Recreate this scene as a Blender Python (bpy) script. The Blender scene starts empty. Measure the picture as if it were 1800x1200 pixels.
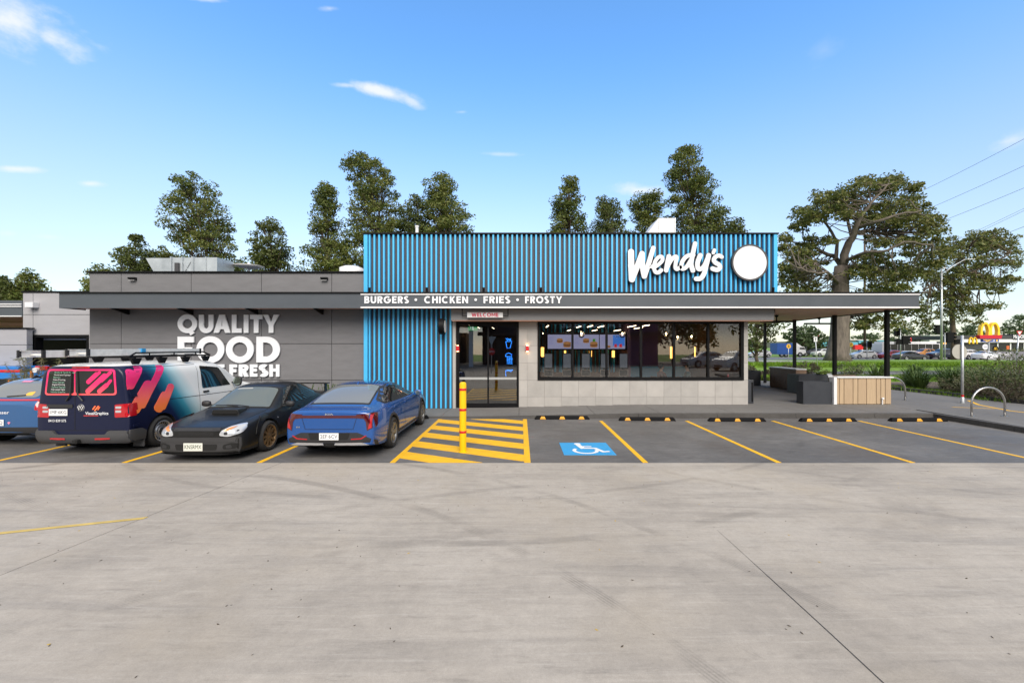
import bpy, bmesh, math, random
import numpy as np
from mathutils import Vector, Matrix, noise as mnoise
from mathutils.bvhtree import BVHTree

SC = bpy.context.scene
C = SC.collection
R = math.radians
rnd = random.Random(7)
PI = math.pi

# ------------------------------------------------------------------ camera
cam_d = bpy.data.cameras.new('camera')
cam_d.sensor_width = 36.0
cam_d.lens = 15.0
cam_d.shift_x = -15 / 1800
cam_d.shift_y = 8 / 1800
cam_d.clip_end = 3000
cam_d.clip_start = 0.05
cam = bpy.data.objects.new('camera', cam_d)
cam.location = (0, 0, 2.2)
cam.rotation_euler = (R(90), 0, 0)
C.objects.link(cam)
SC.camera = cam

# ------------------------------------------------------------------ light
SUN_EL, SUN_AZ = R(40), R(170)          # azimuth clockwise from +Y: behind the camera
SUN_DIR = Vector((math.sin(SUN_AZ) * math.cos(SUN_EL), math.cos(SUN_AZ) * math.cos(SUN_EL), math.sin(SUN_EL)))
sun_d = bpy.data.lights.new('sun', 'SUN')
sun_d.energy = 2.3
sun_d.angle = R(42)
sun_d.color = (1.0, 0.91, 0.79)
sun = bpy.data.objects.new('sun', sun_d)
sun.rotation_euler = SUN_DIR.to_track_quat('Z', 'Y').to_euler()
sun.location = SUN_DIR * 60
C.objects.link(sun)

SC.view_settings.view_transform = 'Standard'
SC.view_settings.look = 'None'
SC.view_settings.exposure = 0.95
SC.view_settings.gamma = 1
SC.view_settings.use_curve_mapping = False
SC.render.engine = 'CYCLES'
SC.cycles.use_denoising = True
SC.cycles.max_bounces = 8
SC.cycles.transparent_max_bounces = 16
SC.cycles.sample_clamp_indirect = 6.0
SC.cycles.caustics_reflective = False
SC.cycles.caustics_refractive = False

world = bpy.data.worlds.new('World')
SC.world = world
world.use_nodes = True
nt = world.node_tree
nt.nodes.clear()


class N:
    """tiny node-building helper"""
    def __init__(s, tree): s.t = tree
    def new(s, kind, **kw):
        n = s.t.nodes.new(kind)
        for k, v in kw.items(): setattr(n, k, v)
        return n
    def link(s, a, b): s.t.links.new(a, b)
    def put(s, sock, v):
        if v is None: return
        if isinstance(v, (int, float)): sock.default_value = v
        elif isinstance(v, (tuple, list)):
            sock.default_value = tuple(v) + ((1,) if len(v) == 3 and len(sock.default_value) == 4 else ())
        else: s.link(v, sock)
    def math(s, op, a, b=None, c=None, clamp=False):
        n = s.new('ShaderNodeMath', operation=op, use_clamp=clamp)
        s.put(n.inputs[0], a); s.put(n.inputs[1], b); s.put(n.inputs[2], c)
        return n.outputs[0]
    def mix(s, f, a, b, mode='MIX'):
        n = s.new('ShaderNodeMix', data_type='RGBA', blend_type=mode)
        s.put(n.inputs[0], f); s.put(n.inputs[6], a); s.put(n.inputs[7], b)
        return n.outputs[2]
    def noise(s, vec, scale, detail=4, rough=.55, dist=0):
        n = s.new('ShaderNodeTexNoise')
        if vec is not None: s.link(vec, n.inputs['Vector'])
        n.inputs['Scale'].default_value = scale; n.inputs['Detail'].default_value = detail
        n.inputs['Roughness'].default_value = rough; n.inputs['Distortion'].default_value = dist
        return n.outputs[0]
    def ramp(s, f, stops):
        n = s.new('ShaderNodeValToRGB')
        s.link(f, n.inputs[0])
        e = n.color_ramp.elements
        while len(e) < len(stops): e.new(0.5)
        for el, (p, c) in zip(e, stops):
            el.position = p
            if isinstance(c, (int, float)): c = (c, c, c)
            el.color = tuple(c) + ((1,) if len(c) == 3 else ())
        return n.outputs[0]
    def mapr(s, v, a, b, c=0., d=1., smooth=True):
        n = s.new('ShaderNodeMapRange', interpolation_type='SMOOTHSTEP' if smooth else 'LINEAR')
        s.put(n.inputs[0], v)
        for i, x in enumerate((a, b, c, d)): n.inputs[i + 1].default_value = x
        return n.outputs[0]
    def mapping(s, vec, scale=(1, 1, 1), rot=(0, 0, 0), loc=(0, 0, 0)):
        n = s.new('ShaderNodeMapping')
        s.link(vec, n.inputs[0])
        n.inputs[1].default_value = loc; n.inputs[2].default_value = rot; n.inputs[3].default_value = scale
        return n.outputs[0]


w = N(nt)
out = w.new('ShaderNodeOutputWorld'); bg = w.new('ShaderNodeBackground')
w.link(bg.outputs[0], out.inputs[0])
sky = w.new('ShaderNodeTexSky', sky_type='NISHITA', sun_disc=False)
sky.sun_elevation = SUN_EL
sky.sun_rotation = SUN_AZ
sky.altitude = 0; sky.air_density = 1.0; sky.dust_density = 0.6; sky.ozone_density = 1.6
tc = w.new('ShaderNodeTexCoord')
sx = w.new('ShaderNodeSeparateXYZ'); w.link(tc.outputs['Generated'], sx.inputs[0])
dx, dy, dz = sx.outputs
ysafe = w.math('MAXIMUM', dy, 0.05)
ca = w.math('DIVIDE', dx, ysafe); cb = w.math('DIVIDE', dz, ysafe)
nz1 = w.noise(w.mapping(tc.outputs['Generated'], (1, 1, 2.0)), 9, 6, .6)
nz2 = w.noise(w.mapping(tc.outputs['Generated'], (1, 1, 1.6), loc=(3, 1, 2)), 26, 5, .6)
wob = w.math('ADD', w.math('MULTIPLY', w.math('SUBTRACT', nz1, .5), 1.5), w.math('MULTIPLY', w.math('SUBTRACT', nz2, .5), 1.15))
cloud_sum = None
# small fair weather clouds: direction (right, up) as tangents, size, tilt, density
for (u, v, ru, rv, ang, dens) in [
        (10, 36, 175, 66, 14, 1.0), (95, 66, 95, 34, 30, .95), (668, 160, 88, 14, 14, .85), (610, 150, 40, 7, 4, .55),
        (720, 176, 34, 11, 30, .6), (1130, 335, 62, 15, 4, .75), (1785, 248, 62, 20, -14, .62), (158, 323, 36, 9, 2, .75),
        (30, 297, 52, 8, 3, .7), (580, 15, 26, 8, 0, .5), (365, 0, 45, 7, 4, .55), (812, 197, 20, 5, 0, .35),
        (880, 271, 45, 5, 2, .35), (85, 416, 40, 8, 4, .22), (15, 410, 24, 8, 0, .2), (1445, 90, 46, 26, -30, .13)]:
    a0, b0 = (u - 915) / 750, (608 - v) / 750
    t = R(-ang)
    p = w.math('SUBTRACT', ca, a0); q = w.math('SUBTRACT', cb, b0)
    pr = w.math('ADD', w.math('MULTIPLY', p, math.cos(t)), w.math('MULTIPLY', q, math.sin(t)))
    qr = w.math('SUBTRACT', w.math('MULTIPLY', q, math.cos(t)), w.math('MULTIPLY', p, math.sin(t)))
    d = w.math('ADD', w.math('POWER', w.math('ABSOLUTE', w.math('DIVIDE', pr, ru / 750)), 2.0),
               w.math('POWER', w.math('ABSOLUTE', w.math('DIVIDE', qr, rv / 750)), 2.0))
    f = w.math('ADD', w.math('SUBTRACT', 1.0, w.math('SQRT', d)), wob)
    f = w.mapr(f, 0.0, 1.15, 0, dens)
    cloud_sum = f if cloud_sum is None else w.math('MAXIMUM', cloud_sum, f)
front = w.mapr(dy, 0.1, 0.2)
cl = w.math('MULTIPLY', cloud_sum, front)
hsv = w.new('ShaderNodeHueSaturation'); w.link(sky.outputs[0], hsv.inputs['Color'])
hsv.inputs['Hue'].default_value = 0.500
w.link(w.mapr(dz, .08, .58, .80, 1.24), hsv.inputs['Saturation']); w.link(w.mapr(dz, .04, .58, .79, 1.56), hsv.inputs['Value'])
# the broken cloud that softens the light: it thickens overhead and behind the camera
veil = w.math('MAXIMUM', w.mapr(w.math('MULTIPLY', dy, -1), -.54, .0), w.mapr(dz, .64, .86))
nz3 = w.noise(w.mapping(tc.outputs['Generated'], (1, 1, 1.8), loc=(1, 4, 0)), 2.4, 6, .6)
veil = w.math('MULTIPLY', w.math('MULTIPLY', veil, w.mapr(dz, -.02, .06)), w.mapr(nz3, .32, .58, .55, 1))
skymix = w.mix(veil, hsv.outputs[0], (3.3, 3.3, 3.35))
skymix = w.mix(cl, skymix, (4.4, 4.45, 4.55))
w.link(skymix, bg.inputs[0])
bg.inputs[1].default_value = 0.12

# ------------------------------------------------------------------ mesh and object helpers


class MB:
    """collects geometry and links it as one mesh object"""
    def __init__(s): s.v = []; s.f = []; s.m = []; s.mi = 0
    def add(s, vs, fs):
        o = len(s.v); s.v.extend(tuple(p) for p in vs)
        for f in fs: s.f.append(tuple(i + o for i in f)); s.m.append(s.mi)
        return s
    def box(s, x0, x1, y0, y1, z0, z1):
        v = [(x0, y0, z0), (x1, y0, z0), (x1, y1, z0), (x0, y1, z0), (x0, y0, z1), (x1, y0, z1), (x1, y1, z1), (x0, y1, z1)]
        return s.add(v, [(3, 2, 1, 0), (4, 5, 6, 7), (0, 1, 5, 4), (1, 2, 6, 5), (2, 3, 7, 6), (3, 0, 4, 7)])
    def bbox(s, x0, x1, y0, y1, z0, z1, b=.01):
        """box with chamfered edges"""
        bm = bmesh.new()
        bmesh.ops.create_cube(bm, size=1)
        for v in bm.verts: v.co = Vector((x0 + (v.co.x + .5) * (x1 - x0), y0 + (v.co.y + .5) * (y1 - y0), z0 + (v.co.z + .5) * (z1 - z0)))
        bmesh.ops.bevel(bm, geom=bm.edges[:], offset=b, segments=2, affect='EDGES', profile=.5)
        return s.bm(bm)
    def bm(s, bm):
        bm.verts.index_update()
        s.add([v.co[:] for v in bm.verts], [[v.index for v in f.verts] for f in bm.faces]); bm.free(); return s
    def quad(s, a, b, c, d): return s.add([a, b, c, d], [(0, 1, 2, 3)])
    def poly_prism(s, pts, z0, z1):
        """outline in x, y from z0 to z1 (numbers, or functions of x, y)"""
        n = len(pts); g = lambda z, p: z(*p) if callable(z) else z
        v = [(p[0], p[1], g(z0, p)) for p in pts] + [(p[0], p[1], g(z1, p)) for p in pts]
        fs = [tuple(reversed(range(n))), tuple(range(n, 2 * n))] + [(i, (i + 1) % n, n + (i + 1) % n, n + i) for i in range(n)]
        return s.add(v, fs)
    def prism_y(s, pts, y0, y1):
        """outline in x, z pushed along y"""
        n = len(pts)
        v = [(p[0], y0, p[1]) for p in pts] + [(p[0], y1, p[1]) for p in pts]
        return s.add(v, [tuple(range(n)), tuple(reversed(range(n, 2 * n)))] + [(i, n + i, n + (i + 1) % n, (i + 1) % n) for i in range(n)])
    def prism_x(s, pts, x0, x1):
        """outline in y, z pushed along x"""
        n = len(pts)
        v = [(x0, p[0], p[1]) for p in pts] + [(x1, p[0], p[1]) for p in pts]
        return s.add(v, [tuple(reversed(range(n))), tuple(range(n, 2 * n))] + [(i, (i + 1) % n, n + (i + 1) % n, n + i) for i in range(n)])
    def tube(s, pts, r, n=8, cap=True):
        pts = [Vector(p) for p in pts]; rr = r if isinstance(r, (list, tuple)) else [r] * len(pts)
        vs = []; fs = []; up = None
        for i, p in enumerate(pts):
            t = (pts[min(i + 1, len(pts) - 1)] - pts[max(i - 1, 0)]).normalized()
            if up is None: up = Vector((0, 0, 1)) if abs(t.z) < .9 else Vector((1, 0, 0))
            a = t.cross(up).normalized(); b = a.cross(t).normalized(); up = b
            for k in range(n):
                c = 2 * PI * k / n
                vs.append(p + (a * math.cos(c) + b * math.sin(c)) * rr[i])
        for i in range(len(pts) - 1):
            for k in range(n):
                fs.append((i * n + k, i * n + (k + 1) % n, (i + 1) * n + (k + 1) % n, (i + 1) * n + k))
        if cap:
            fs.append(tuple(reversed(range(n)))); fs.append(tuple(range((len(pts) - 1) * n, len(pts) * n)))
        return s.add(vs, fs)
    def lathe(s, prof, axis='z', c=(0, 0, 0), n=24):
        """profile of (radius, height) turned about an axis through c"""
        vs = []; fs = []
        for (r, h) in prof:
            for k in range(n):
                a = 2 * PI * k / n; p, q = r * math.cos(a), r * math.sin(a)
                v = {'z': (p, q, h), 'x': (h, p, q), 'y': (q, h, p)}[axis]
                vs.append((v[0] + c[0], v[1] + c[1], v[2] + c[2]))
        for i in range(len(prof) - 1):
            for k in range(n):
                fs.append((i * n + k, i * n + (k + 1) % n, (i + 1) * n + (k + 1) % n, (i + 1) * n + k))
        return s.add(vs, fs)
    def build(s, name, mats, parent=None, smooth=False, loc=None):
        me = bpy.data.meshes.new(name)
        me.from_pydata(s.v, [], s.f)
        if not isinstance(mats, (list, tuple)): mats = [mats]
        for m in mats: me.materials.append(m)
        if len(mats) > 1: me.polygons.foreach_set('material_index', s.m)
        if smooth: me.polygons.foreach_set('use_smooth', [True] * len(me.polygons))
        me.update()
        if smooth == 'auto': me.set_sharp_from_angle(angle=R(38))
        return link(name, me, parent, loc)


def link(name, me, parent=None, loc=None):
    o = bpy.data.objects.new(name, me)
    C.objects.link(o)
    if parent is not None: o.parent = parent
    if loc is not None: o.location = loc
    return o


def tag(o, label=None, cat=None, group=None, kind=None):
    if label: o['label'] = label
    if cat: o['category'] = cat
    if group: o['group'] = group
    if kind: o['kind'] = kind
    return o


def thing(name, label, cat, loc=(0, 0, 0), rz=0, group=None):
    o = bpy.data.objects.new(name, None)
    o.empty_display_size = .2
    C.objects.link(o); o.location = loc; o.rotation_euler = (0, 0, rz)
    return tag(o, label, cat, group)


def struct(name, o_or_mb, m=None, **kw):
    o = o_or_mb.build(name, m, **kw) if isinstance(o_or_mb, MB) else o_or_mb
    o['kind'] = 'structure'
    return o


KIDS = {}


def children(o): return [c for c in C.objects if c.parent == o]


def copy_tree(o, parent=None):
    c = o.copy(); C.objects.link(c)
    if parent is not None: c.parent = parent
    for ch in list(o.children): copy_tree(ch, c)
    return c


# ------------------------------------------------------------------ materials
M = {}


def mat(name, col, rough=.5, metal=0., var=0., vscale=3., bump=0., bscale=40., coat=0., spec=.5, emit=None, estr=0., alpha=None, aniso=None):
    """principled material with optional patchy colour variation and fine relief"""
    m = bpy.data.materials.new(name); m.use_nodes = True
    t = N(m.node_tree); b = m.node_tree.nodes['Principled BSDF']
    b.inputs['Base Color'].default_value = tuple(col) + (1,)
    b.inputs['Roughness'].default_value = rough; b.inputs['Metallic'].default_value = metal
    b.inputs['Specular IOR Level'].default_value = spec
    b.inputs['Coat Weight'].default_value = coat; b.inputs['Coat Roughness'].default_value = .03
    if emit: b.inputs['Emission Color'].default_value = tuple(emit) + (1,); b.inputs['Emission Strength'].default_value = estr
    if var or bump:
        g = t.new('ShaderNodeNewGeometry').outputs['Position']
        if aniso: g = t.mapping(g, aniso)
    if var:
        f = t.noise(g, vscale, 6, .6)
        c2 = tuple(max(0, c * (1 - var)) for c in col); c1 = tuple(min(1, c * (1 + var)) for c in col)
        t.link(t.ramp(f, [(.25, c2), (.75, c1)]), b.inputs['Base Color'])
        t.link(t.mapr(f, .2, .8, max(.03, rough - .08), min(1, rough + .08)), b.inputs['Roughness'])
    if bump:
        f2 = t.noise(g, bscale, 5, .6)
        bn = t.new('ShaderNodeBump'); bn.inputs['Strength'].default_value = bump; bn.inputs['Distance'].default_value = .01
        t.link(f2, bn.inputs['Height']); t.link(bn.outputs[0], b.inputs['Normal'])
    M[name] = m
    return m


def srgb(r, g, b):
    f = lambda c: (c / 255 / 12.92) if c <= 10 else ((c / 255 + .055) / 1.055) ** 2.4
    return (f(r), f(g), f(b))


def glass_mat(name, tint=(.8, .85, .85), refl=.12):
    m = bpy.data.materials.new(name); m.use_nodes = True
    t = N(m.node_tree); nt = m.node_tree; nt.nodes.clear()
    o = t.new('ShaderNodeOutputMaterial'); tr = t.new('ShaderNodeBsdfTransparent'); gl = t.new('ShaderNodeBsdfGlossy')
    tr.inputs[0].default_value = tuple(tint) + (1,); gl.inputs['Roughness'].default_value = .01
    fr = t.new('ShaderNodeFresnel'); fr.inputs[0].default_value = 1.52
    mx = t.new('ShaderNodeMixShader')
    t.link(t.math('MINIMUM', t.math('ADD', t.math('MULTIPLY', fr.outputs[0], 1.6), refl), 1.0), mx.inputs[0])
    t.link(tr.outputs[0], mx.inputs[1]); t.link(gl.outputs[0], mx.inputs[2]); t.link(mx.outputs[0], o.inputs[0])
    M[name] = m
    return m


def leaf_mat(name, cols, rough=.55, trans=.25):
    """leaves: every leaf its own tone"""
    m = bpy.data.materials.new(name); m.use_nodes = True
    t = N(m.node_tree); b = m.node_tree.nodes['Principled BSDF']; o = m.node_tree.nodes['Material Output']
    g = t.new('ShaderNodeNewGeometry')
    n = len(cols)
    big = t.noise(g.outputs['Position'], .45, 2, .5)
    f = t.math('ADD', t.math('MULTIPLY', g.outputs['Random Per Island'], .6), t.math('MULTIPLY', t.mapr(big, .3, .7), .4))
    c = t.ramp(f, [(i / max(1, n - 1), k) for i, k in enumerate(cols)])
    t.link(c, b.inputs['Base Color']); b.inputs['Roughness'].default_value = rough; b.inputs['Specular IOR Level'].default_value = .35
    tl = t.new('ShaderNodeBsdfTranslucent'); t.link(c, tl.inputs[0])
    mx = t.new('ShaderNodeMixShader'); mx.inputs[0].default_value = trans
    t.link(b.outputs[0], mx.inputs[1]); t.link(tl.outputs[0], mx.inputs[2]); t.link(mx.outputs[0], o.inputs[0])
    M[name] = m
    return m


def concrete_mat(name, base, dark, light, streak=(.2, 2.0, 1), fine=.12, rough=.75, speck=True, tyre=0., warm=None):
    """worn concrete: broad blotches, sweeping brush streaks, tyre scuffs, specks and fine grit"""
    m = bpy.data.materials.new(name); m.use_nodes = True
    t = N(m.node_tree); b = m.node_tree.nodes['Principled BSDF']
    g = t.new('ShaderNodeNewGeometry').outputs['Position']
    n1 = t.noise(g, .45, 5, .6, .4)
    n2 = t.noise(t.mapping(g, streak, (0, 0, R(7))), 1.6, 7, .65, .6)
    n3 = t.noise(t.mapping(g, (streak[0] * 1.8, streak[1] * 3.4, 1), (0, 0, R(-6))), 2.6, 6, .7, .3)
    n4 = t.noise(g, 34, 6, .8)
    mid = lambda a, b, k=.55: tuple(p * (1 - k) + q * k for p, q in zip(a, b))
    c = t.ramp(n1, [(.3, mid(base, dark, .45)), (.5, base), (.72, mid(base, light, .5))])
    c = t.mix(t.mapr(n2, .46, .74, 0, .42), c, dark)
    c = t.mix(t.mapr(n3, .50, .78, 0, .55), c, light)
    n5 = t.noise(t.mapping(g, (.5, 3.2, 1), (0, 0, R(3))), 3.4, 8, .72, .2)
    c = t.mix(t.mapr(n5, .50, .78, 0, .62), c, dark)
    n6 = t.noise(g, 7, 5, .7)
    c = t.mix(1.0, c, t.ramp(n6, [(.3, .90), (.7, 1.05)]), 'MULTIPLY')
    if warm: c = t.mix(t.mapr(t.noise(t.mapping(g, (1, 1, 1), loc=(5, 2, 0)), .6, 4, .6), .48, .75, 0, .5), c, warm)
    if tyre:
        d1 = t.noise(g, .25, 2, .5)
        for (cx, cy, rad, wd, st) in [(-7, -2.0, 9.4, .11, .8), (-7.0, -2.0, 10.9, .10, .7), (3.0, -6, 11.4, .13, .6), (3.0, -6, 12.8, .1, .55),
                                      (-1.5, 16.5, 10.2, .09, .55), (-1.5, 16.5, 11.6, .11, .55), (9, 14.0, 9.0, .1, .5), (9, 14.0, 7.6, .1, .4), (-16, 19, 13.0, .14, .9), (-15, 20, 12.3, .1, .8)]:
            dist = t.new('ShaderNodeVectorMath', operation='DISTANCE'); t.link(g, dist.inputs[0]); dist.inputs[1].default_value = (cx, cy, 0)
            band = t.math('SUBTRACT', 1, t.mapr(t.math('ABSOLUTE', t.math('SUBTRACT', dist.outputs['Value'], t.math('ADD', rad, t.math('MULTIPLY', d1, .4)))), wd * .3, wd))
            band = t.math('MULTIPLY', band, t.mapr(t.math('SINE', t.math('MULTIPLY', dist.outputs['Value'], 210)), -.6, .7, .35, 1))
            brk = t.mapr(t.noise(t.mapping(g, (1, 1, 1), loc=(rad, 0, 0)), .8, 4, .6), .42, .62)
            c = t.mix(t.math('MULTIPLY', t.math('MULTIPLY', band, brk), st * tyre), c, tuple(k * .55 for k in dark))
    c = t.mix(1.0, c, t.ramp(n4, [(.25, 1 - fine), (.75, 1.0)]), 'MULTIPLY')
    n7 = t.noise(t.mapping(g, (1, 1, 1), loc=(2, 7, 0)), 1.1, 6, .75, 1.2)
    c = t.mix(t.mapr(n7, .66, .74, 0, .38), c, mid(dark, (0, 0, 0), .25))
    n8 = t.noise(g, 130, 3, .8)
    c = t.mix(1.0, c, t.ramp(n8, [(.3, 1 - fine * .8), (.7, 1.06)]), 'MULTIPLY')
    if speck:
        vo = t.new('ShaderNodeTexVoronoi', feature='F1'); t.link(g, vo.inputs[0]); vo.inputs['Scale'].default_value = 3.4
        sp = t.math('SUBTRACT', 1, t.mapr(vo.outputs['Distance'], .02, .045))
        sep = t.new('ShaderNodeSeparateColor'); t.link(vo.outputs['Color'], sep.inputs[0])
        pick = t.math('GREATER_THAN', sep.outputs[0], .5)
        c = t.mix(t.math('MULTIPLY', t.math('MULTIPLY', sp, pick), .7), c, tuple(k * .35 for k in dark))
    t.link(c, b.inputs['Base Color'])
    t.link(t.mapr(n2, .3, .8, rough + .08, rough - .15), b.inputs['Roughness'])
    b.inputs['Specular IOR Level'].default_value = .3
    bn = t.new('ShaderNodeBump'); bn.inputs['Strength'].default_value = .25; bn.inputs['Distance'].default_value = .004
    t.link(n4, bn.inputs['Height']); t.link(bn.outputs[0], b.inputs['Normal'])
    M[name] = m
    return m


concrete_mat('apron', (.445, .402, .348), (.235, .213, .187), (.56, .517, .46), tyre=.62, fine=.22, warm=(.43, .375, .30))
concrete_mat('bay_paving', (.15, .146, .143), (.088, .086, .086), (.30, .29, .28), streak=(.6, 1.6, 1), fine=.25, rough=.62, tyre=.5, warm=(.125, .105, .09))
concrete_mat('path', (.19, .185, .18), (.135, .13, .126), (.245, .24, .23), streak=(.7, 1.5, 1), fine=.2, speck=False)
concrete_mat('kerb_concrete', (.085, .08, .076), (.05, .048, .046), (.13, .125, .12), fine=.3, speck=False)
mat('joint_dark', (.025, .025, .025), .9)
mat('road', (.085, .085, .09), .85, var=.2, vscale=1.2, bump=.3, bscale=60)
mat('road_pale', (.28, .27, .26), .85, var=.15, vscale=.6)
mat('yellow_paint', (.78, .43, .008), .6, var=.10, vscale=5, bump=.15, bscale=80)
def wear(m, col, lo, hi, sc):
    # tyre-worn paint: the paving shows through in scuffed flecks
    t = N(m.node_tree); b = m.node_tree.nodes['Principled BSDF']; src = b.inputs['Base Color'].links[0].from_socket
    g = t.new('ShaderNodeNewGeometry').outputs['Position']
    f = t.math('MULTIPLY', t.mapr(t.noise(g, sc, 7, .75), lo, hi), t.mapr(t.noise(g, 1.3, 3, .6), .36, .62, .25, 1))
    t.link(t.mix(f, src, col), b.inputs['Base Color'])
wear(M['yellow_paint'], (.14, .13, .12), .56, .68, 16)
mat('yellow_faded', (.52, .38, .11), .75, var=.25, vscale=4)
mat('white_paint', (.75, .75, .75), .5, var=.04, vscale=6)
mat('blue_paint', (.03, .30, .62), .55, var=.08, vscale=5)
wear(M['blue_paint'], (.14, .14, .15), .60, .72, 14)
mat('slat_blue', (.06, .44, .80), .42, var=.04, vscale=2)
mat('charcoal_clad', (.050, .055, .068), .55, var=.1, vscale=2)
mat('fascia_grey', (.070, .081, .096), .45, var=.06, vscale=1.5)
mat('bulkhead_grey', (.21, .213, .222), .5, var=.06, vscale=1.5)  # fascia paint lightened in the base colour to offset canopy shade
mat('black_metal', (.006, .006, .007), .5, spec=.14)
mat('black_rubber', (.008, .008, .009), .8, spec=.12, var=.2, vscale=9)
mat('wall_grey', (.156, .156, .166), .82, var=.13, vscale=3.2, bump=.25, bscale=25, aniso=(.5, 1, 1.8))
mat('wall_pale', (.325, .325, .345), .85, var=.07, vscale=2.5, bump=.2, bscale=25, aniso=(.5, 1, 1.8))
mat('tile', (.37, .355, .338), .55, var=.10, vscale=2.2, bump=.1, bscale=30)
mat('tile_b', (.345, .333, .318), .55, var=.10, vscale=2.6, bump=.1, bscale=30)
mat('tile_c', (.395, .38, .362), .55, var=.09, vscale=2.0, bump=.1, bscale=30)
mat('grout', (.30, .285, .27), .9)
mat('letter_white', (.76, .78, .82), .4)
mat('letter_edge', (.05, .05, .055), .5)
mat('strip_white', (.78, .78, .80), .4)
mat('timber_soffit', (.62, .35, .26), .5, var=.2, vscale=2.5, aniso=(.25, 6, 6))
mat('timber_board', (.44, .325, .205), .6, var=.1, vscale=6, aniso=(4, 4, .4))
mat('timber_board_b', (.41, .30, .19), .6, var=.1, vscale=6, aniso=(4, 4, .4))
mat('timber_dark', (.20, .13, .085), .65, var=.15, vscale=6)
mat('planter_steel', (.032, .036, .045), .45, var=.08, vscale=3)
mat('steel', (.52, .51, .49), .28, 1.0, var=.08, vscale=8)
mat('galvanised', (.50, .53, .56), .45, .7, var=.1, vscale=6)
mat('duct_metal', (.50, .54, .57), .40, .6, var=.25, vscale=1.6)
mat('white_metal', (.70, .71, .73), .45, var=.04, vscale=3)
mat('red_paint', (.55, .012, .02), .4)
mat('red_letter', (.55, .015, .06), .45)
mat('soil', (.12, .09, .065), .95, var=.3, vscale=4)
mat('lawn', (.13, .235, .018), .9, var=.35, vscale=1.6, bump=.8, bscale=14)
glass_mat('shop_glass', (.86, .88, .88), .015)
glass_mat('door_glass', (.62, .65, .66), .10)
# ------------------------------------------------------------------ ground
struct('ground', MB().box(-400, 600, -80, 900, -.6, -.06), M['lawn'])

YB, YK = 8.05, 13.0                       # front edge of the parking bays, kerb line
apron = MB()
# two slabs meet along a saw cut running away from the camera
jx = lambda y: -5.0 + (y - 4.1) * (.48 / 3.9)
slab_l = [(-40, -30), (jx(-30) - .006, -30), (jx(YB) - .006, YB - .01), (-40, YB - .01)]
slab_r = [(jx(-30) + .006, -30), (30, -30), (30, YB - .01), (jx(YB) + .006, YB - .01)]
ap = struct('concrete_apron', MB().poly_prism([(-40, -30), (30, -30), (30, YB), (-40, YB)], -.058, -.03), M['joint_dark'])
MB().poly_prism(slab_l, -.03, 0).build('slab', M['apron'], ap)
MB().poly_prism(slab_r, -.03, 0).build('slab', M['apron'], ap)
js = MB()
pp = [(2.37, 2.0), (2.372, 3.3), (2.366, 4.0), (2.36, 4.55), (2.35, 5.1)]
for (a, b) in zip(pp, pp[1:]):
    wa = .0035 * (1 if a[1] < 4.2 else .5); wb = .0035 * (1 if b[1] < 4.2 else .3)
    js.quad((a[0] - wa, a[1], .004), (a[0] + wa, a[1], .004), (b[0] + wb, b[1], .004), (b[0] - wb, b[1], .004))
js.build('joint_sealant', M['joint_dark'], ap)
fl = MB()                                  # faded yellow guide line on the left
fl.add([(-9, 4.0, .004), (-4.80, 5.42, .004), (-4.79, 5.50, .004), (-9, 4.09, .004)], [(0, 1, 2, 3)])
fl.build('guide_line', M['yellow_faded'], ap)

bays = struct('parking_bays', MB().box(-40, 14.5, YB, YK + .15, -.058, -.002), M['bay_paving'])
LINES = [-12.57, -10.03, -7.49, -4.94, 2.36, 4.88, 7.41, 9.95]
for x in LINES:
    y1 = 12.55 if x > 0 else 12.9
    MB().box(x - .05, x + .05, YB + .01, y1, -.002, .003).build('bay_line', M['yellow_paint'], bays)
# hatched walkway beside the accessible bay
hx0, hx1, hy0, hy1 = -2.47, .19, YB + .01, 12.85
MB().box(hx0, hx0 + .1, hy0, hy1, -.002, .003).build('hatch_border', M['yellow_paint'], bays)
MB().box(hx1 - .12, hx1, hy0, hy1, -.002, .003).build('hatch_border', M['yellow_paint'], bays)
def clip_poly(pts, x0, x1, y0, y1):
    def cut(ps, f):
        o = []
        for i in range(len(ps)):
            a, b = ps[i], ps[(i + 1) % len(ps)]; fa, fb = f(a), f(b)
            if fa >= 0: o.append(a)
            if (fa >= 0) != (fb >= 0):
                k = fa / (fa - fb); o.append((a[0] + (b[0] - a[0]) * k, a[1] + (b[1] - a[1]) * k))
        return o
    for f in (lambda p: p[0] - x0, lambda p: x1 - p[0], lambda p: p[1] - y0, lambda p: y1 - p[1]):
        pts = cut(pts, f)
        if len(pts) < 3: return []
    return pts
k = 0
c0 = 7.2
while c0 < 16.5:                           # stripes fall towards the right at about 27 degrees
    sl = -.50
    band = [(-3, c0 + sl * -3), (1, c0 + sl * 1), (1, c0 + sl + .50), (-3, c0 + sl * -3 + .50)]
    p = clip_poly(band, hx0 + .102, hx1 - .122, hy0, hy1)
    if p: MB().poly_prism(p, -.002, .003).build('hatch_stripe', M['yellow_paint'], bays)
    c0 += .98

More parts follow.
